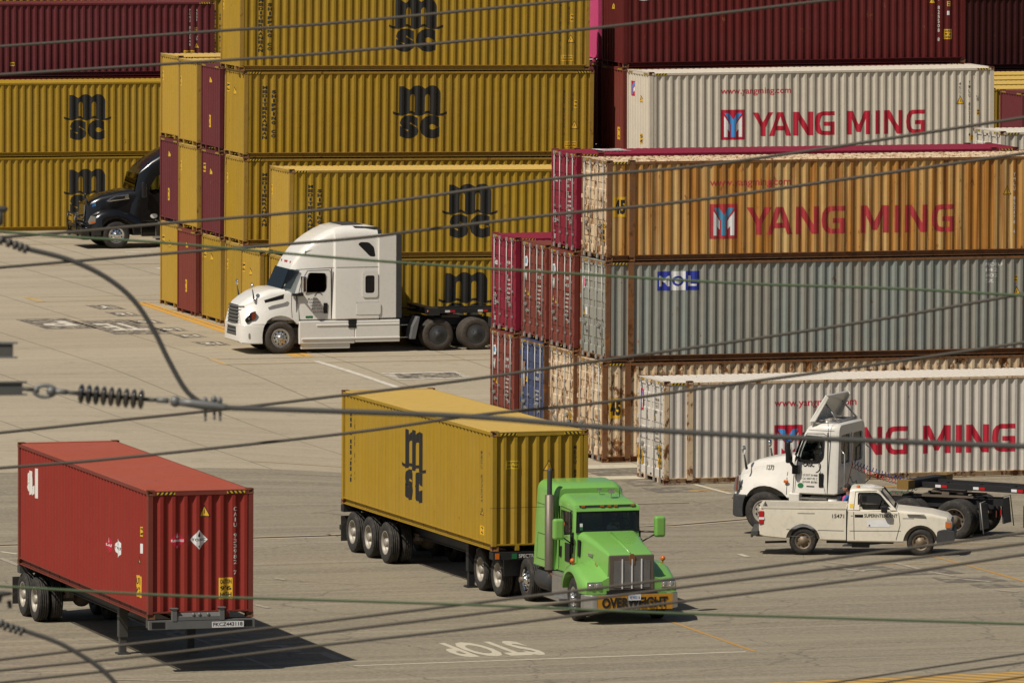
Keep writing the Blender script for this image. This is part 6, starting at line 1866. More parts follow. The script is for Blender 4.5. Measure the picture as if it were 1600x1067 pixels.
def green_truck():
    hd = R(-89); c, s_ = math.cos(hd), math.sin(hd)
    ox, oy = 64.02, 197.3
    T = empty('semi_truck', (ox, oy, 0), hd, 'bright green truck towing the yellow container, banner on its bumper', 'truck')
    P = M['green']
    rails(T, -7.4, 1.0); 
    st = -.08
    for s in (1, -1): wheel(T, 0, s * 1.12, turn=st, rim=M['chrome'])
    axle(T, 0); axle(T, -4.35)
    for s in (1, -1): wheel(T, -4.35, s * .86, rim=M['chrome'])
    drive_bogie(T, (-5.5, -6.85), 'rear', M['steelw'], hw=1.2)
    for s in (1, -1):
        q = MB(); q.prism([(-4.92, .55), (-4.98, 1.08), (-5.4, 1.14), (-5.5, 1.10), (-5.05, 1.04), (-5.0, .55)], 'y', min(s * .62, s * 1.2), max(s * .62, s * 1.2)); q.build('quarter_fender', M['plastic'], T)
    fifth_wheel(T, -6.1)
    # bumper with banner
    b = MB(); b.prism(rpoly([(1.12, -1.0), (1.15, 0), (1.12, 1.0), (.95, 1.18), (.80, 1.20), (.80, 1.12), (.92, 1.08), (1.0, .9), (1.0, -.9), (.92, -1.08), (.80, -1.12), (.80, -1.20), (.95, -1.18)], .05), 'z', .36, .71)
    b.build('bumper', M['alu'], T, bevel=.01)
    a = Art(); a.rect(0, 0, 1.86, .36, 0, 0); a.text('OVERWEIGHT', .10, .05, .25, 1.64, .045, 1, 1)
    panel_art('overweight_banner', a, T, [M['orangeband'], M['ink']], lambda u, v, l: (1.172 - .03 * abs(u - .93) + .006 * math.sin(u * 9) + l, -.88 + u, .35 + v))
    a = Art(); a.rect(0, 0, .31, .15, 0, 0); a.text('9E98516', .025, .03, .075, .26, .012, 1, 1)
    panel_art('licence_plate', a, T, [M['whiter'], M['clothb']], lambda u, v, l: (1.20 + l, -.14 + u, .58 + v))
    m = MB(); m.box(.75, 1.05, -.62, .62, .70, .80); m.build('bumper_valance', M['black'], T)
    # hood
    shell('hood', [(.98, .96, .80, 1.63, .60, .56, .05), (.80, .78, .80, 1.70, .62, .58, .08), (.2, .15, .80, 1.84, .69, .63, .12), (-.35, -.4, .80, 1.97, .76, .70, .14), (-.85, -.85, .80, 2.04, .80, .76, .15)], P, T, ang=25)
    rd = MB(); rd.tube([(.9, 0, 1.655), (.2, 0, 1.835), (-.5, 0, 2.0)], .025, 8); rd.build('hood_ridge', P, T)
    g = MB(); g.box(.955, 1.02, -.56, .56, .80, 1.63); go = g.build('grille_surround', M['gsur'], T, bevel=.02)
    q = MB(); q.box(1.015, 1.026, -.46, .46, .86, 1.50); g2 = q.build('grille', M['hole'], T)
    q = MB()
    for i in range(26): z = .87 + i * .0245; q.box(1.026, 1.034, -.455, .455, z, z + .011)
    q.build('grille_bars', M['bar'], g2)
    q = MB()
    for y in (-.24, 0, .24): q.box(1.03, 1.055, y - .012, y + .012, .84, 1.54)
    q.build('grille_uprights', M['whiter'], g2)
    q = MB(); q.prism(rpoly([(-.06, 1.42), (.06, 1.42), (.07, 1.60), (.045, 1.66), (-.045, 1.66), (-.07, 1.60)], .02), 'x', 1.02, 1.05); q.build('hood_emblem', M['rustpost'], T)
    # fenders, round over the wheels and running forward to the lamps
    for s in (1, -1):
        f = MB(); rings = []
        for x, zt, h0 in ((1.0, 1.00, 1.12), (.90, 1.06, 1.16), (.65, 1.17, 1.18), (.35, 1.30, 1.19), (0, 1.37, 1.19), (-.4, 1.30, 1.19), (-.66, 1.10, 1.17), (-.72, .92, 1.16)):
            rings.append([(x, s * .50, .72), (x, s * (h0 - .02), .72), (x, s * h0, .76), (x, s * h0, zt - .14), (x, s * (h0 - .05), zt - .05), (x, s * (h0 - .15), zt), (x, s * (h0 - .38), zt + .02), (x, s * .55, zt + .12)])
        f.loft(rings); fo = f.build('fender', P, T); cut(fo, [cyl_cut(-.02, .54, .63, min(s * .4, s * 1.3), max(s * .4, s * 1.3)), prism_cut([(-1, .4), (.56, .4), (.56, .6), (-1, .6)], -2, 2)]); autosmooth(fo, 35)
        l = MB(); l.box(.98, 1.02, min(s * .74, s * 1.10), max(s * .74, s * 1.10), .84, 1.01); lo = l.build('headlight', M['chrome'], T, bevel=.02)
        for y in (.83, 1.0):
            q = MB(); q.ellip((1.02, s * y, .925), .03, .065, .06); q.build('headlight_lens', M['lamp'], lo)
        q = MB(); q.ellip((.0, s * 1.13, 1.42), .07, .06, .065); q.box(-.02, .02, s * 1.13 - .01, s * 1.13 + .01, 1.3, 1.4); q.build('turn_signal', M['amber'], T)
        q = MB(); q.box(-.12, .12, s * .665, s * .70, 1.52, 1.58); q.build('hood_badge', M['alu'], T)
        q = MB(); q.box(-.66, -.52, s * .77 - .02, s * .77 + .03, 1.45, 1.85); q.build('air_intake', M['hole'], T, bevel=.02)
    # cab
    secs = [(-.62, -.80, 1.0, 2.50, .82, .76, .10), (-.72, -.86, 1.0, 2.60, .83, .80, .08), (-.80, -1.0, 1.0, 2.68, .84, .80, .12), (-1.3, -1.4, 1.0, 2.76, .86, .80, .18), (-1.98, -1.98, 1.0, 2.82, .87, .80, .2)]
    win = rpoly([(-.98, 2.05), (-1.20, 1.92), (-1.72, 1.92), (-1.74, 2.46), (-1.02, 2.46)], .05)
    cuts = [cavity([(-.86, 1.2), (-1.9, 1.2), (-1.9, 2.55), (-.95, 2.55)], .78, .72), prism_cut(win, -1.5, 1.5)]
    ws = MB(); ws.hexa([(-1.1, -.72, 2.04), (0, -.72, 2.04), (0, .72, 2.04), (-1.1, .72, 2.04)], [(-1.1, -.70, 2.46), (0, -.70, 2.46), (0, .70, 2.46), (-1.1, .70, 2.46)]); cuts.append(ws)
    cab = shell('cab', secs, P, T, cuts)
    sg = MB(); sg.hexa([(-.735, -.80, 2.0), (-.72, -.80, 2.0), (-.72, .80, 2.0), (-.735, .80, 2.0)], [(-.785, -.77, 2.49), (-.77, -.77, 2.49), (-.77, .77, 2.49), (-.785, .77, 2.49)]); so = sg.build('windscreen_seal', M['black'], cab)
    ws2 = MB(); ws2.hexa([(-.9, -.74, 2.045), (0, -.74, 2.045), (0, .74, 2.045), (-.9, .74, 2.045)], [(-.9, -.72, 2.455), (0, -.72, 2.455), (0, .72, 2.455), (-.9, .72, 2.455)]); cut(so, [ws2])
    wg = MB(); wg.hexa([(-.735, -.75, 2.04), (-.73, -.75, 2.04), (-.73, .75, 2.04), (-.735, .75, 2.04)], [(-.785, -.73, 2.46), (-.78, -.73, 2.46), (-.78, .73, 2.46), (-.785, .73, 2.46)]); wg.build('windscreen', M['glass'], cab)
    for s in (1, -1):
        pane('door_window', win, s * .835, M['glass'], cab)
        q = MB(); q.box(-.965, -.95, s * .83, s * .865, 1.05, 2.5); q.box(-1.80, -1.785, s * .835, s * .87, 1.05, 2.55); q.build('door_gap', M['hole'], cab)
        q = MB(); q.box(-1.35, -1.0, s * .85, s * .868, 1.28, 1.72); q.build('door_step_vent', M['black'], cab)
        q = MB(); q.box(-1.72, -1.62, s * .85, s * .88, 1.35, 1.6); q.build('door_handle', M['black'], cab)
        # mirrors on arms
        mo = MB(); mo.box(-.75, -.55, min(s * 1.14, s * 1.40), max(s * 1.14, s * 1.40), 1.86, 2.36); mo.build('side_mirror', P, T, bevel=.06, seg=3)
        mo = MB(); mo.box(-.765, -.75, min(s * 1.17, s * 1.37), max(s * 1.17, s * 1.37), 1.90, 2.32); mo.build('mirror_glass', M['chrome'], T)
        ar = MB(); ar.tube([(-.85, s * .82, 1.98), (-.66, s * 1.2, 1.98)], .018, 6); ar.tube([(-.85, s * .82, 1.70), (-.66, s * 1.2, 1.95)], .018, 6); ar.tube([(-.9, s * .84, 1.5), (-.86, s * .84, 2.0)], .035, 6); ar.build('mirror_arm', M['black'], T)
        # steps and tank
        t = MB(); t.lathe([(.001, -.5), (.27, -.5), (.29, -.46), (.29, .46), (.27, .5), (.001, .5)], c=(-2.75, s * .72, .70), axis='x', n=24); t.build('fuel_tank', M['plastic'], T)
        t = MB()
        t.prism([(-.76, .98), (-1.95, .98), (-1.95, .90), (-.76, .90)], 'y', min(s * .78, s * .98), max(s * .78, s * .98))
        t.hexa([(-1.95, s * .98, .44), (-.78, s * .98, .44), (-.78, s * .90, .44), (-1.95, s * .90, .44)], [(-1.95, s * .98, .92), (-.78, s * .98, .92), (-.78, s * .90, .92), (-1.95, s * .90, .92)])
        t.prism([(-.78, .44), (-1.95, .44), (-1.95, .38), (-.78, .38)], 'y', min(s * .9, s * 1.2), max(s * .9, s * 1.2))
        for i in range(9): t.box(-1.93, -.80, min(s * .98, s * .992), max(s * .98, s * .992), .47 + i * .048, .49 + i * .048)
        t.build('cab_step', M['alu'], T)
        # exhaust stacks with perforated guards
        if s > 0: continue
        e = MB(); e.lathe([(.06, 1.0), (.06, 3.36), (.05, 3.42), (.001, 3.40)], c=(-2.05, s * 1.02, 0), axis='z', n=16); eo = e.build('exhaust_stack', M['plastic'], T)
        e = MB(); e.lathe([(.11, 1.0), (.11, 2.78), (.065, 2.80)], c=(-2.05, s * 1.02, 0), axis='z', n=20); e.build('heat_shield', M['gsur'], eo)
        e = MB(); e.tube([(-2.05, s * 1.02, 1.0), (-2.0, s * .95, .85), (-1.7, s * .5, .8)], .06, 10); e.build('exhaust_elbow', M['casting'], eo)
    vi = MB(); vi.prism([(-.78, 2.52), (-.72, 2.50), (-.76, 2.60), (-.90, 2.64)], 'y', -.80, .80); vi.build('sun_visor', P, T, bevel=.01)
    q = MB(); q.box(-.80, -.745, -.70, .70, 2.60, 2.645); vo = q.build('marker_bar', M['plastic'], T)
    for y in (-.62, -.14, .04, .2, .62):
        q = MB(); q.box(-.745, -.73, y - .045, y + .045, 2.61, 2.64); q.build('marker_light', M['amber'], vo)
    slp = shell('sleeper', [(-1.98, -2.12, 1.0, 2.92, .96, .84, .22), (-2.05, -2.28, 1.0, 3.0, 1.0, .90, .24), (-2.5, -2.6, 1.0, 3.04, 1.02, .93, .24), (-3.22, -3.22, 1.0, 3.06, 1.02, .93, .24)], P, T)
    for s in (1, -1):
        seam(T, slp, [(-2.3, 1.2), (-2.3, 1.8), (-3.0, 1.8), (-3.0, 1.2), (-2.3, 1.2)], s, .012); seam(T, slp, [(-2.05, 2.5), (-3.2, 2.5)], s, .010); seam(cab, cab, [(-.96, 1.05), (-.96, 2.50), (-1.80, 2.54), (-1.80, 1.05)], s, .014)
    # work lamps on the roof
    for (x, y, z, b_) in ((-1.75, .12, 2.88, .05), (-1.35, .28, 2.86, .075)):
        q = MB(); q.box(x, x + .08, y - b_, y + b_, z, z + b_ * 1.3); q.tube([(x + .04, y, z - .08), (x + .04, y, z)], .015, 6); lo = q.build('work_lamp', M['chrome'], T, bevel=.012)
        q = MB(); q.box(x + .081, x + .09, y - b_ * .8, y + b_ * .8, z + .01, z + b_ * 1.15); q.build('lamp_lens', M['lamp'], lo)
    m = MB(); m.tube([(-1.4, .52, 2.72), (-1.4, .52, 2.98)], .008, 5); m.build('antenna', M['black'], T)
    cab_interior(cab, -1.88, -.9, 1.25, .72, -.80)
    q = MB(); q.hexa([(-.80, -.02, 2.06), (-.80, .30, 2.06), (-.79, .30, 2.06), (-.79, -.02, 2.06)], [(-.90, .04, 2.15), (-.90, .24, 2.13), (-.89, .24, 2.13), (-.89, .04, 2.15)]); q.build('papers', M['whiter'], cab)
    q = MB(); q.ellip((-.84, -.22, 2.08), .04, .16, .04); q.build('blue_cloth', M['clothb'], cab)
    a = Art(); a.rect(0, 0, .07, .16, 0, 0); a.rect(0, 0, .07, .08, 1, 1); panel_art('permit_sticker', a, cab, [M['whiter'], M['hoseg']], lambda u, v, l: (-.728 + l - v * .08, -.70 + u, 2.06 + v))
    a = Art(); a.text('OHA', .0, .36, .10, .3, .02, 0, 1)
    for i, t in enumerate(('SAINT ARNA', 'BELL CTY')): a.text(t, 0, .15 - i * .1, .05, .42, .01)
    panel_art('door_lettering', a, cab, [M['ink'], M['amber']], lambda u, v, l: (-1.62 + u, -.872 - l, 1.40 + v + .35))
    a = Art(); a.text('93', 0, 0, .12, .13, .02); panel_art('unit_number', a, T, [M['redl']], lambda u, v, l: (.35 + u, -.675 - l - .012, 1.30 + v))
    person((ox + c * -1.55 - s_ * .40, oy + s_ * -1.55 + c * .40, 1.55), hd, 'driver in a green vest behind the windscreen of the bright green truck', 'drive', vest=M['hivis'])

def pickup():
    hd = math.atan2(209.32 - 210.44, 75.99 - 73.18)
    c, s_ = math.cos(hd), math.sin(hd)
    # front right wheel contact at (75.99, 209.32); the right side (-y) faces the viewer
    ox = 75.99 - (0 - s_ * -.74); oy = 209.32 - (c * -.74)
    T = empty('pickup_truck', (ox, oy, gz(ox, oy) - .0), hd, 'old white pickup with a dented side crossing in front of the day cab', 'pickup')
    P = M['white3']; WB = -2.98
    for x in (0, WB):
        for s in (1, -1): wheel(T, x, s * .78, kind='pickup', rim=M['hub'])
    arch = []
    for x in (0, WB):
        for s in (1, -1): arch.append(cyl_cut(x, .36, .44, min(s * .45, s * 1.2), max(s * .45, s * 1.2)))
    # lower body with hood
    body = shell('body', [(.80, .76, .50, .92, .66, .62, .06), (.72, .66, .38, 1.0, .78, .72, .08), (.3, .25, .36, 1.09, .85, .78, .10), (-.35, -.35, .36, 1.15, .86, .80, .10), (-.60, -.60, .36, 1.17, .86, .80, .08), (-1.86, -1.86, .36, 1.17, .865, .83, .04)], P, T,
                 arch[:2] + [prism_cut([(-.75, .5), (-1.80, .5), (-1.80, 1.4), (-.75, 1.4)], -.74, .74)])
    bedc = [prism_cut([(-1.93, .62), (-4.02, .62), (-4.02, 1.4), (-1.93, 1.4)], -.72, .72)]
    bed = shell('cargo_bed', [(-1.89, -1.89, .38, 1.18, .865, .84, .03), (-3.3, -3.3, .40, 1.20, .865, .84, .03), (-3.95, -3.95, .46, 1.22, .865, .84, .03), (-4.08, -4.08, .50, 1.22, .84, .82, .03)], P, T, arch[2:] + bedc)
    rl = MB()
    for s in (1, -1): rl.box(-4.05, -1.92, min(s * .74, s * .85), max(s * .74, s * .85), 1.185, 1.225)
    rl.box(-4.10, -4.04, -.80, .80, .60, 1.2); rl.build('bed_rail', P, bed)
    bl = MB(); bl.box(-4.02, -1.95, -.71, .71, .60, .63); bl.build('bed_floor', M['greyp'], bed)
    secs = [(-.58, -1.02, 1.14, 1.60, .80, .62, .08), (-.66, -1.10, 1.14, 1.66, .81, .64, .08), (-1.0, -1.30, 1.14, 1.70, .83, .66, .08), (-1.75, -1.74, 1.14, 1.69, .83, .66, .08), (-1.86, -1.80, 1.14, 1.66, .83, .65, .08)]
    win = rpoly([(-.74, 1.15), (-1.56, 1.15), (-1.56, 1.58), (-1.16, 1.59), (-1.08, 1.56)], .05)
    cuts = [cavity([(-.80, 1.0), (-1.82, 1.0), (-1.78, 1.64), (-1.14, 1.64)], .76, .57), prism_cut(win, -1.5, 1.5)]
    m = MB(); m.prism(rpoly([(-.60, 1.22), (.60, 1.22), (.54, 1.58), (-.54, 1.58)], .06), 'x', -2.2, -1.65); cuts.append(m)
    ws = MB(); ws.hexa([(-1.2, -.68, 1.20), (0, -.68, 1.20), (0, .68, 1.20), (-1.2, .68, 1.20)], [(-1.5, -.56, 1.60), (-.2, -.56, 1.60), (-.2, .56, 1.60), (-1.5, .56, 1.60)]); cuts.append(ws)
    cab = shell('cab', secs, P, T, cuts)
    wg = MB(); wg.hexa([(-.64, -.72, 1.18), (-.63, -.72, 1.18), (-.63, .72, 1.18), (-.64, .72, 1.18)], [(-.99, -.60, 1.62), (-.98, -.60, 1.62), (-.98, .60, 1.62), (-.99, .60, 1.62)]); wg.build('windscreen', M['glassd'], cab)
    ap = MB()
    for s in (1, -1): ap.hexa([(-.66, s * .74 - .02, 1.16), (-.60, s * .74 - .02, 1.16), (-.60, s * .74 + .02, 1.16), (-.66, s * .74 + .02, 1.16)], [(-1.04, s * .61 - .02, 1.65), (-.97, s * .61 - .02, 1.64), (-.97, s * .61 + .02, 1.64), (-1.04, s * .61 + .02, 1.65)])
    ap.build('windscreen_trim', M['black'], cab)
    for s in (1, -1):
        f = MB(); f.prism(rpoly([(-.66, 1.13), (-1.60, 1.13), (-1.60, 1.61), (-1.14, 1.62), (-1.04, 1.58)], .05), 'y', min(s * .775, s * .785), max(s * .775, s * .785)); fo = f.build('window_seal', M['black'], cab); cut(fo, [prism_cut(win, -2, 2)])
        # body sides taper: hinge line gaps, handles
        q = MB(); q.box(-1.878, -1.868, s * .5, s * .862, .36, 1.18); q.build('door_gap', M['hole'], T)
        q = MB(); q.box(-1.64, -1.48, s * .82, s * .855, 1.01, 1.05); q.build('door_handle', M['black'], T, bevel=.01)
        q = MB(); q.box(-1.0, -.84, min(s * .88, s * 1.02), max(s * .88, s * 1.02), 1.12, 1.30); q.build('side_mirror', M['black'], T, bevel=.03)
        q = MB(); q.box(.62, .80, s * .66, s * .80, .74, .90); q.build('headlight', M['lamp'], T, bevel=.02)
        q = MB(); q.box(.64, .76, s * .78, s * .815, .74, .88); q.build('turn_signal', M['amber'], T)
        q = MB(); q.box(-4.10, -3.97, s * .80, s * .868, .78, 1.12); to = q.build('tail_light', M['redl'], T, bevel=.02)
        q = MB(); q.box(-4.105, -3.965, s * .81, s * .871, .90, .96); q.build('reverse_light', M['whiter'], to)
        pass
        for x in (-2.9, -.12): 
            q = MB(); q.box(x - .22, x + .22, s * .80, s * .845, 1.055, 1.075); q.build('side_trim', M['greyp'], T)
    b = MB(); b.prism(rpoly([(.40, .34), (.80, .34), (.88, .45), (.86, .66), (.60, .70), (.42, .66)], .05), 'y', -.84, .84); b.build('front_bumper', M['plastic'], T, bevel=.03)
    g = MB(); g.box(.74, .80, -.52, .52, .70, .90); g.build('grille', M['black'], T, bevel=.02)
    b = MB(); b.box(-4.30, -4.12, -.80, .80, .48, .62); b.box(-4.2, -4.0, -.4, .4, .42, .6); b.box(-4.34, -4.28, -.25, .25, .38, .5); b.build('rear_bumper', M['cast'], T, bevel=.02)
    m = MB(); m.tube([(-3.4, -.6, .32), (-3.95, -.62, .30)], .03, 8); m.tube([(-3.4, .3, .4), (-1.2, .3, .35)], .04, 8); m.box(-1.75, -1.3, -.7, -.4, .20, .36); m.box(-2.4, -.7, -.45, .45, .28, .40)
    m.tube([(WB, -.7, .35), (WB, .7, .35)], .06, 8); m.tube([(0, -.7, .35), (0, .7, .35)], .06, 8); m.build('underbody', M['dark'], T)
    st = MB(); st.box(-1.72, -1.3, -.6, .6, .62, .78); st.box(-1.78, -1.64, -.6, .6, .7, 1.28); st.build('bench_seat', M['seat'], cab, bevel=.03)
    st = MB(); st.box(-.98, -.74, -.68, .68, .95, 1.14); st.build('dashboard', M['black'], cab)
    st = MB(); pts = [(-1.08 + .06 * math.sin(a), .36 + .18 * math.cos(a), 1.16 + .16 * math.sin(a)) for a in [2 * math.pi * k / 16 for k in range(17)]]; st.tube(pts, .014, 6, cap=False); st.build('steering_wheel', M['black'], cab)
    q = MB(); q.lathe([(.045, 1.69), (.045, 1.74), (.03, 1.765), (.001, 1.77)], c=(-1.6, -.45, 0), axis='z', n=14); q.build('beacon_lamp', M['amber'], T)
    q = MB(); q.box(-1.55, -.95, -.30, -.26, 1.70, 1.715); q.box(-1.5, -1.2, -.1, .1, 1.70, 1.72); q.build('roof_fitting', M['whiter'], T)
    a = Art(); a.text('SUPERINTENDENT', 0, 0, .088, .84, .014); a.rect(-.24, .0, -.03, .07); a.text('-', -.34, .03, .012, .05)
    project_art('door_lettering', a, T, [M['ink']], body, lambda u, v: (-1.43 + u, -2, .985 + v), (0, 1, 0))
    a = Art(); a.text('15471', 0, 0, .10, .30, .012); project_art('unit_number', a, T, [M['ink']], bed, lambda u, v: (-2.24 + u, -2, .96 + v), (0, 1, 0))
    a = Art(); a.rect(0, 0, .58, .18); a.poly([(.04, .02), (.09, .02), (.08, .06), (.05, .06)], 1, 1); project_art('magnetic_sign', a, T, [M['whiter'], M['ink']], body, lambda u, v: (-1.36 + u, -2, .74 + v), (0, 1, 0))
    a = Art(); a.rect(0, 0, .11, .10); project_art('fuel_label', a, T, [M['yelb']], cab, lambda u, v: (-1.80 + u, -2, 1.22 + v), (0, 1, 0))
    a = Art(); a.rect(0, 0, .28, .02); project_art('fender_badge', a, T, [M['bar']], body, lambda u, v: (-.45 + u, -2, .96 + v), (0, 1, 0))
    for s in (1, -1):
        seam(T, body, [(-1.68, .42), (-1.70, 1.12)], s, .012); seam(T, body, [(-.56, 1.12), (-.52, .8), (-.62, .42)], s, .012)
        seam(T, body, [(-1.8, .64), (-.5, .65)], s, .012, M['greyp']); seam(T, bed, [(-3.4, .66), (-1.95, .64)], s, .012, M['greyp'])
        pass
        seam(cab, cab, [(-1.70, 1.18), (-1.66, 1.62), (-1.12, 1.64)], s, .010)
    X, Y = 75.32, 212.85
    person((X, Y, gz(X, Y) - .02), R(150), 'person in a pink and yellow safety vest standing behind the pickup cab', 'reach', top=M['clothb'], legs=M['cloth'], vest=M['pinkv'], scale=.92)

# ------------------------------------------------------------------ overhead lines between the viewer and the yard
def overhead_lines():
    G = 'power lines crossing the view'
    def wire(pts, d0, d1, w_px, mat, label, name='power_line', ext=True):
        """pts: picture positions the line passes; it runs from distance d0 at the first to d1 at the last"""
        pp = []; n = len(pts)
        out = []
        # catmull through the points
        P = [Vector((p[0], p[1])) for p in pts]
        if ext:
            P = ([P[0] + (P[0] - P[1]).normalized() * 260] if ext != 'right' else []) + P + [P[-1] + (P[-1] - P[-2]).normalized() * 260]
        xs = [p.x for p in P]
        for i in range(len(P) - 1):
            a = P[max(i - 1, 0)]; b = P[i]; c = P[i + 1]; e = P[min(i + 2, len(P) - 1)]
            for k in range(8):
                t = k / 8; out.append(.5 * ((2 * b) + (c - a) * t + (2 * a - 5 * b + 4 * c - e) * t * t + (3 * b - a - 3 * c + e) * t ** 3))
        out.append(P[-1])
        L = len(out) - 1
        q = []
        for i, p in enumerate(out):
            d = d0 + (d1 - d0) * i / L; q.append(at(p.x, p.y, d))
        dm = (d0 + d1) / 2
        o = MB().tube(q, w_px * .84 * dm / F_PX / 2, 10).build(name, mat)
        tag(o, label, 'wire', G)
        return o
    W = M['wire']
    wire([(0, 73), (345, 48.5), (540, 35), (905, 0)], 66, 60, 5.6, W, 'uppermost wire, leaving at the top edge over the yellow container')
    wire([(0, 117), (345, 95), (540, 81), (870, 50.5), (1070, 28), (1300, 0)], 66, 60, 5.8, W, 'second wire from the top, crossing all the yellow containers')
    wire([(0, 371), (118, 362), (250, 350), (540, 324), (861, 280), (1070, 262), (1250, 238), (1600, 184)], 64, 58, 6.0, W, 'wire passing just above the white sleeper truck roof')
    wire([(0, 418), (250, 397), (540, 374), (658, 360), (861, 336), (1070, 315), (1300, 283), (1600, 240)], 64, 58, 6.0, W, 'wire crossing the roof of the white sleeper truck')
    wire([(0, 362), (118, 371), (250, 379), (540, 404), (740, 418), (900, 428), (1160, 443), (1400, 451), (1600, 462)], 54, 54, 5.0, M['wireg'], 'green wire crossing the sleeper truck roof and the grey container')
    wire([(0, 676), (180, 657), (335, 641), (540, 617), (740, 592), (940, 563), (1160, 532), (1380, 498), (1600, 459)], 62, 57, 6.0, W, 'wire passing behind the insulator and across the grey container')
    wire([(0, 731), (180, 716), (540, 677), (740, 649), (930, 630), (1100, 606), (1350, 572), (1600, 535)], 62, 57, 6.0, W, 'wire crossing the roofs of the red and the towed yellow containers')
    wire([(0, 1030), (270, 998), (500, 971), (780, 937), (1050, 904), (1330, 868), (1600, 832)], 56, 52, 5.6, W, 'highest of three parallel wires over the asphalt and bumper')
    wire([(0, 1047), (270, 1019), (500, 988.5), (780, 954), (1050, 919), (1330, 884), (1600, 849)], 56, 52, 5.6, W, 'middle of three parallel wires over the asphalt and bumper')
    wire([(0, 1066), (270, 1036), (500, 1008), (780, 976), (1050, 941), (1330, 906), (1600, 866)], 56, 52, 5.6, W, 'lowest of three parallel wires over the asphalt and bumper')
    wire([(0, 915.5), (270, 930), (500, 937), (780, 946), (1050, 957.5), (1330, 966), (1600, 974.5)], 50, 50, 5.0, M['wireg'], 'green wire crossing the front wheel of the green truck')
    wire([(1297, 1067), (1450, 1043), (1600, 1021)], 56, 54, 3.2, M['black'], 'thin dark wire above the yellow striped lane at lower right', ext=True)
    wire([(1373, 1067), (1490, 1050), (1600, 1034.5)], 56, 54, 3.0, M['black'], 'second thin dark wire at the lower right corner')
    wire([(1531, 1067), (1566, 1062), (1600, 1057)], 56, 54, 3.0, M['black'], 'last short thin dark wire in the lower right corner')
    # dead-end assembly
    D = 44.0
    k = D / F_PX
    def p(px, py, dd=0): return at(px, py, D + dd)
    T = empty('insulator_string', p(200, 620), 0, 'string of nine grey insulator discs with its end fittings at left', 'insulator')
    inv = T.location.copy()
    def loc(v): return Vector(v) - inv
    def seg(name, a, b, r0, r1, mat, n=10, par=T):
        return MB().tube([loc(p(*a)), loc(p((a[0] + b[0]) / 2, (a[1] + b[1]) / 2)), loc(p(*b))], [r0 * k, (r0 + r1) / 2 * k, r1 * k], n).build(name, mat, par)
    seg('link_rod', (34, 607), (56, 609), 3.5, 3.5, M['cast'])
    sh = MB(); ring = [loc(p(70 + 17 * math.cos(a), 611 + 9 * math.sin(a))) for a in [2 * math.pi * i / 16 for i in range(17)]]; sh.tube(ring, 3.2 * k, 8, cap=False); sh.ellip(loc(p(80, 611)), 8 * k, 8 * k, 7.5 * k); sh.ellip(loc(p(57, 609)), 5 * k, 5 * k, 6 * k); sh.build('shackle', M['galv'], T)
    seg('end_fitting', (85, 611.5), (105, 612.5), 4.2, 4.2, M['galv']); seg('link_rod', (104, 612.5), (124, 614.5), 3.2, 3.6, M['cast'])
    seg('core_rod', (120, 614.5), (236, 624.5), 3.4, 3.4, M['cast'])
    ax = (p(236, 624.5) - p(120, 614.5)).normalized()
    for i in range(9):
        c0 = loc(p(127 + i * 11.7, 615.4 + i * 1.08)); a1 = ax.orthogonal().normalized(); a2 = ax.cross(a1); rings = []
        for r_, h in ((4, -5.2), (9, -4.6), (13, -3.0), (15.6, -.4), (15.6, 1.2), (13, 3.4), (9, 4.8), (4, 5.2)):
            rings.append([c0 + ax * h * k + (a1 * math.cos(2 * math.pi * j / 24) + a2 * math.sin(2 * math.pi * j / 24)) * r_ * k for j in range(24)])
        m = MB(); m.loft(rings); m.build('insulator_disc', M['glazed'] if i < 3 else M['glaze'], T)
    seg('link_rod', (233, 624.3), (246, 624.8), 3.6, 3, M['cast']); seg('end_fitting', (245, 624.8), (264, 626), 4.4, 4.4, M['galv'])
    m = MB(); m.ellip(loc(p(274, 627)), 9 * k, 8 * k, 9 * k); m.build('clevis', M['galv'], T)
    cl = MB(); cl.tube([loc(p(280, 628)), loc(p(300, 630)), loc(p(322, 633)), loc(p(348, 636)), loc(p(368, 638.5))], [6.0 * k, 7 * k, 8 * k, 6 * k, 2.5 * k], 10)
    for x, y in ((320, 634), (334, 632), (343, 634)):
        cl.ellip(loc(p(x, y - 8)), 5 * k, 5 * k, 6 * k, 10, 6); cl.tube([loc(p(x, y - 14)), loc(p(x + 1, y + 16))], 2.6 * k, 8); cl.tube([loc(p(x + 1, y + 14)), loc(p(x + 1, y + 24))], 1.8 * k, 6)
    cl.build('dead_end_clamp', M['galv'], T)
    wire([(352, 637), (540, 643), (740, 651), (940, 667), (1160, 680), (1380, 689), (1600, 697)], D, 40, 10.5, M['wiret'], 'thick grey conductor leading right from the clamp', ext='right')
    jm = wire([(-160, 340), (-60, 362), (0, 374), (40, 388), (105, 405), (160, 430), (205, 465), (238, 512), (262, 560), (284, 600), (300, 619), (322, 633)], D, D, 9.5, M['wiret'], 'thick grey jumper cable curving down to the clamp', 'jumper_cable', ext=False)
    mb = MB()
    for x, y in ((2, 375.5), (14, 379.5), (24, 383), (32, 386), (40, 389)): mb.tube([p(x - 3, y - 1), p(x + 3, y + 1)], 7.2 * k, 10)
    o = mb.build('cable_tie', M['cast']); o.parent = jm
    jm2 = wire([(-120, 950), (-20, 968), (5, 975), (45, 987), (90, 1003), (125, 1022), (155, 1042), (180, 1067), (210, 1110)], D, D, 8.6, M['wiret'], 'thick grey jumper cable running out at the lower left corner', 'jumper_cable', ext=False)
    mb = MB()
    for x, y in ((2, 974), (9, 978), (18, 981), (26, 983.5), (34, 986)): mb.tube([p(x - 2.5, y - 1), p(x + 2.5, y + 1)], 7.0 * k, 10)
    o = mb.build('cable_tie', M['cast']); o.parent = jm2
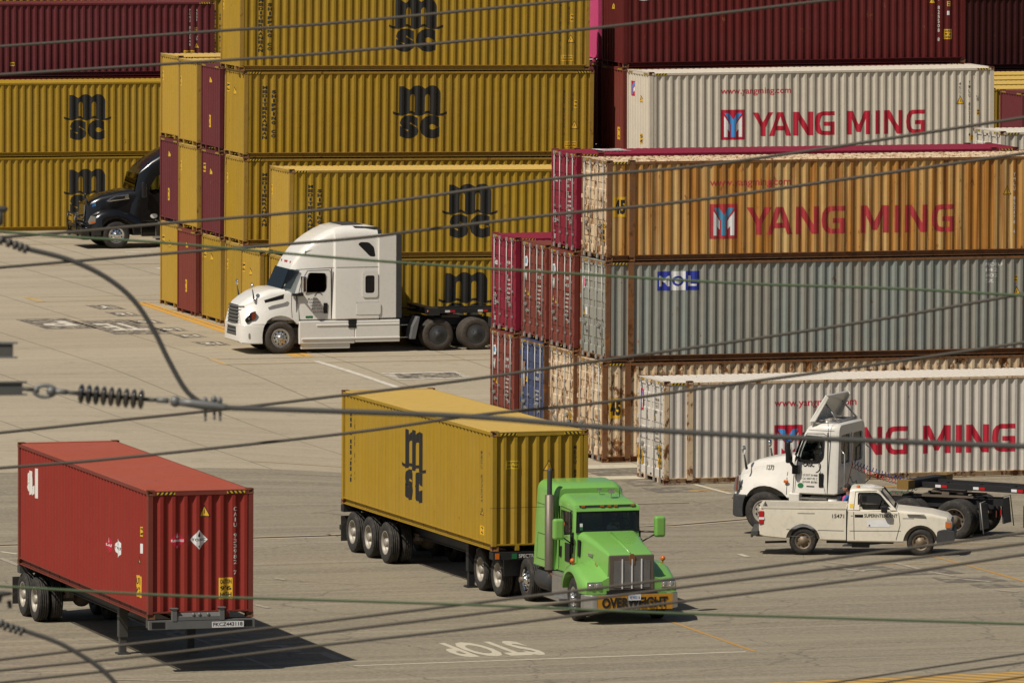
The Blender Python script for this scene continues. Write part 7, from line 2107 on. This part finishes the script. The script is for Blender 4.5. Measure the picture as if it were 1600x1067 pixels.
    # steel pieces of the cross arm at the left edge
    def bar(name, x0, y0, x1, y1, h, mat, label, lip=True):
        a, b = p(x0, y0), p(x1, y1); d = (b - a); T2 = empty(name, a, 0, label, 'bracket')
        m = MB(); u = UP * h / 2 * k
        th = FW * 9 * k
        def quadbar(mb, o1, o2, hh):
            mb.hexa([d * 0 + o1, d + o1, d + o1 + th, d * 0 + o1 + th], [o2, d + o2, d + o2 + th, o2 + th])
        quadbar(m, -u, -u + UP * h * .12 * k, 1); quadbar(m, u - UP * h * .14 * k, u, 1); m.build('flange', mat, T2)
        w2 = MB(); o1 = -u + UP * h * .12 * k; o2 = u - UP * h * .14 * k; t2 = FW * 3 * k; w2.hexa([o1 + t2, d * .97 + o1 + t2, d * .97 + o1 + t2 * 2, o1 + t2 * 2], [o2 + t2, d * .97 + o2 + t2, d * .97 + o2 + t2 * 2, o2 + t2 * 2]); w2.build('web', M['cast'], T2)
        q = MB(); q.ellip(d * .72 + t2 * .5, 4.5 * k, 4.5 * k, 4.5 * k, 10, 6); q.build('bolt', mat, T2)
    bar('steel_bracket', -200, 546, 27, 547, 26, M['galv'], 'light grey steel channel end at the left edge above the insulator')
    bar('steel_bracket', -200, 609, 42, 606.5, 22, M['cast'], 'dark steel beam end holding the insulator string')
    m = MB(); a = p(-60, 329); m.tube([p(-60, 330) - a, p(8, 327) - a, p(12, 327) - a], [6 * k, 5 * k, 2 * k], 8); m.tube([p(-2, 331) - a, p(-1, 349) - a, p(-4, 356) - a], [7 * k, 6 * k, 2 * k], 10)
    o = m.build('line_fitting', M['cast']); o.location = a; tag(o, 'dark fitting at the left edge beside the yellow container', 'fitting')
    m = MB(); a = p(0, 936); rings = []
    for r_, h in ((3, 14), (25, 12), (28, 10), (27, 7), (12, 4), (10, -4), (4, -8)): rings.append([(-8 + r_ * math.cos(2 * math.pi * j / 20)) * k * RT + r_ * .6 * math.sin(2 * math.pi * j / 20) * k * FW + UP * h * k for j in range(20)])
    m.loft(rings); m.tube([RT * 14 * k - UP * 2 * k, RT * 16 * k - UP * 14 * k], 3.5 * k, 8)
    o = m.build('line_fitting', M['cast']); o.location = a; tag(o, 'dark round cap shaped fitting at the left edge beside the chassis wheels', 'fitting')
build_ground()
build_containers()
M['sig'] = flat('dark_amber_lens', (.22, .045, .02, 1), .2)
M['glazed'] = flat('dark_glazed_insulator', (.02, .02, .02, 1), .2, coat=.4)
M['chip'] = flat('chipped_yellow_paint', (.20, .115, .022, 1), .6, dirt=.9, scale=8)
M['gsur'] = flat('dull_bronze_steel', (.17, .14, .11, 1), .5, .5, dirt=.3)
M['hub'] = flat('brown_dusty_steel_rim', (.20, .15, .10, 1), .55, .35, dirt=.5, scale=8)
container_trailers()
sleeper_truck()
black_truck()
day_cab()
green_truck()
pickup()
overhead_lines()
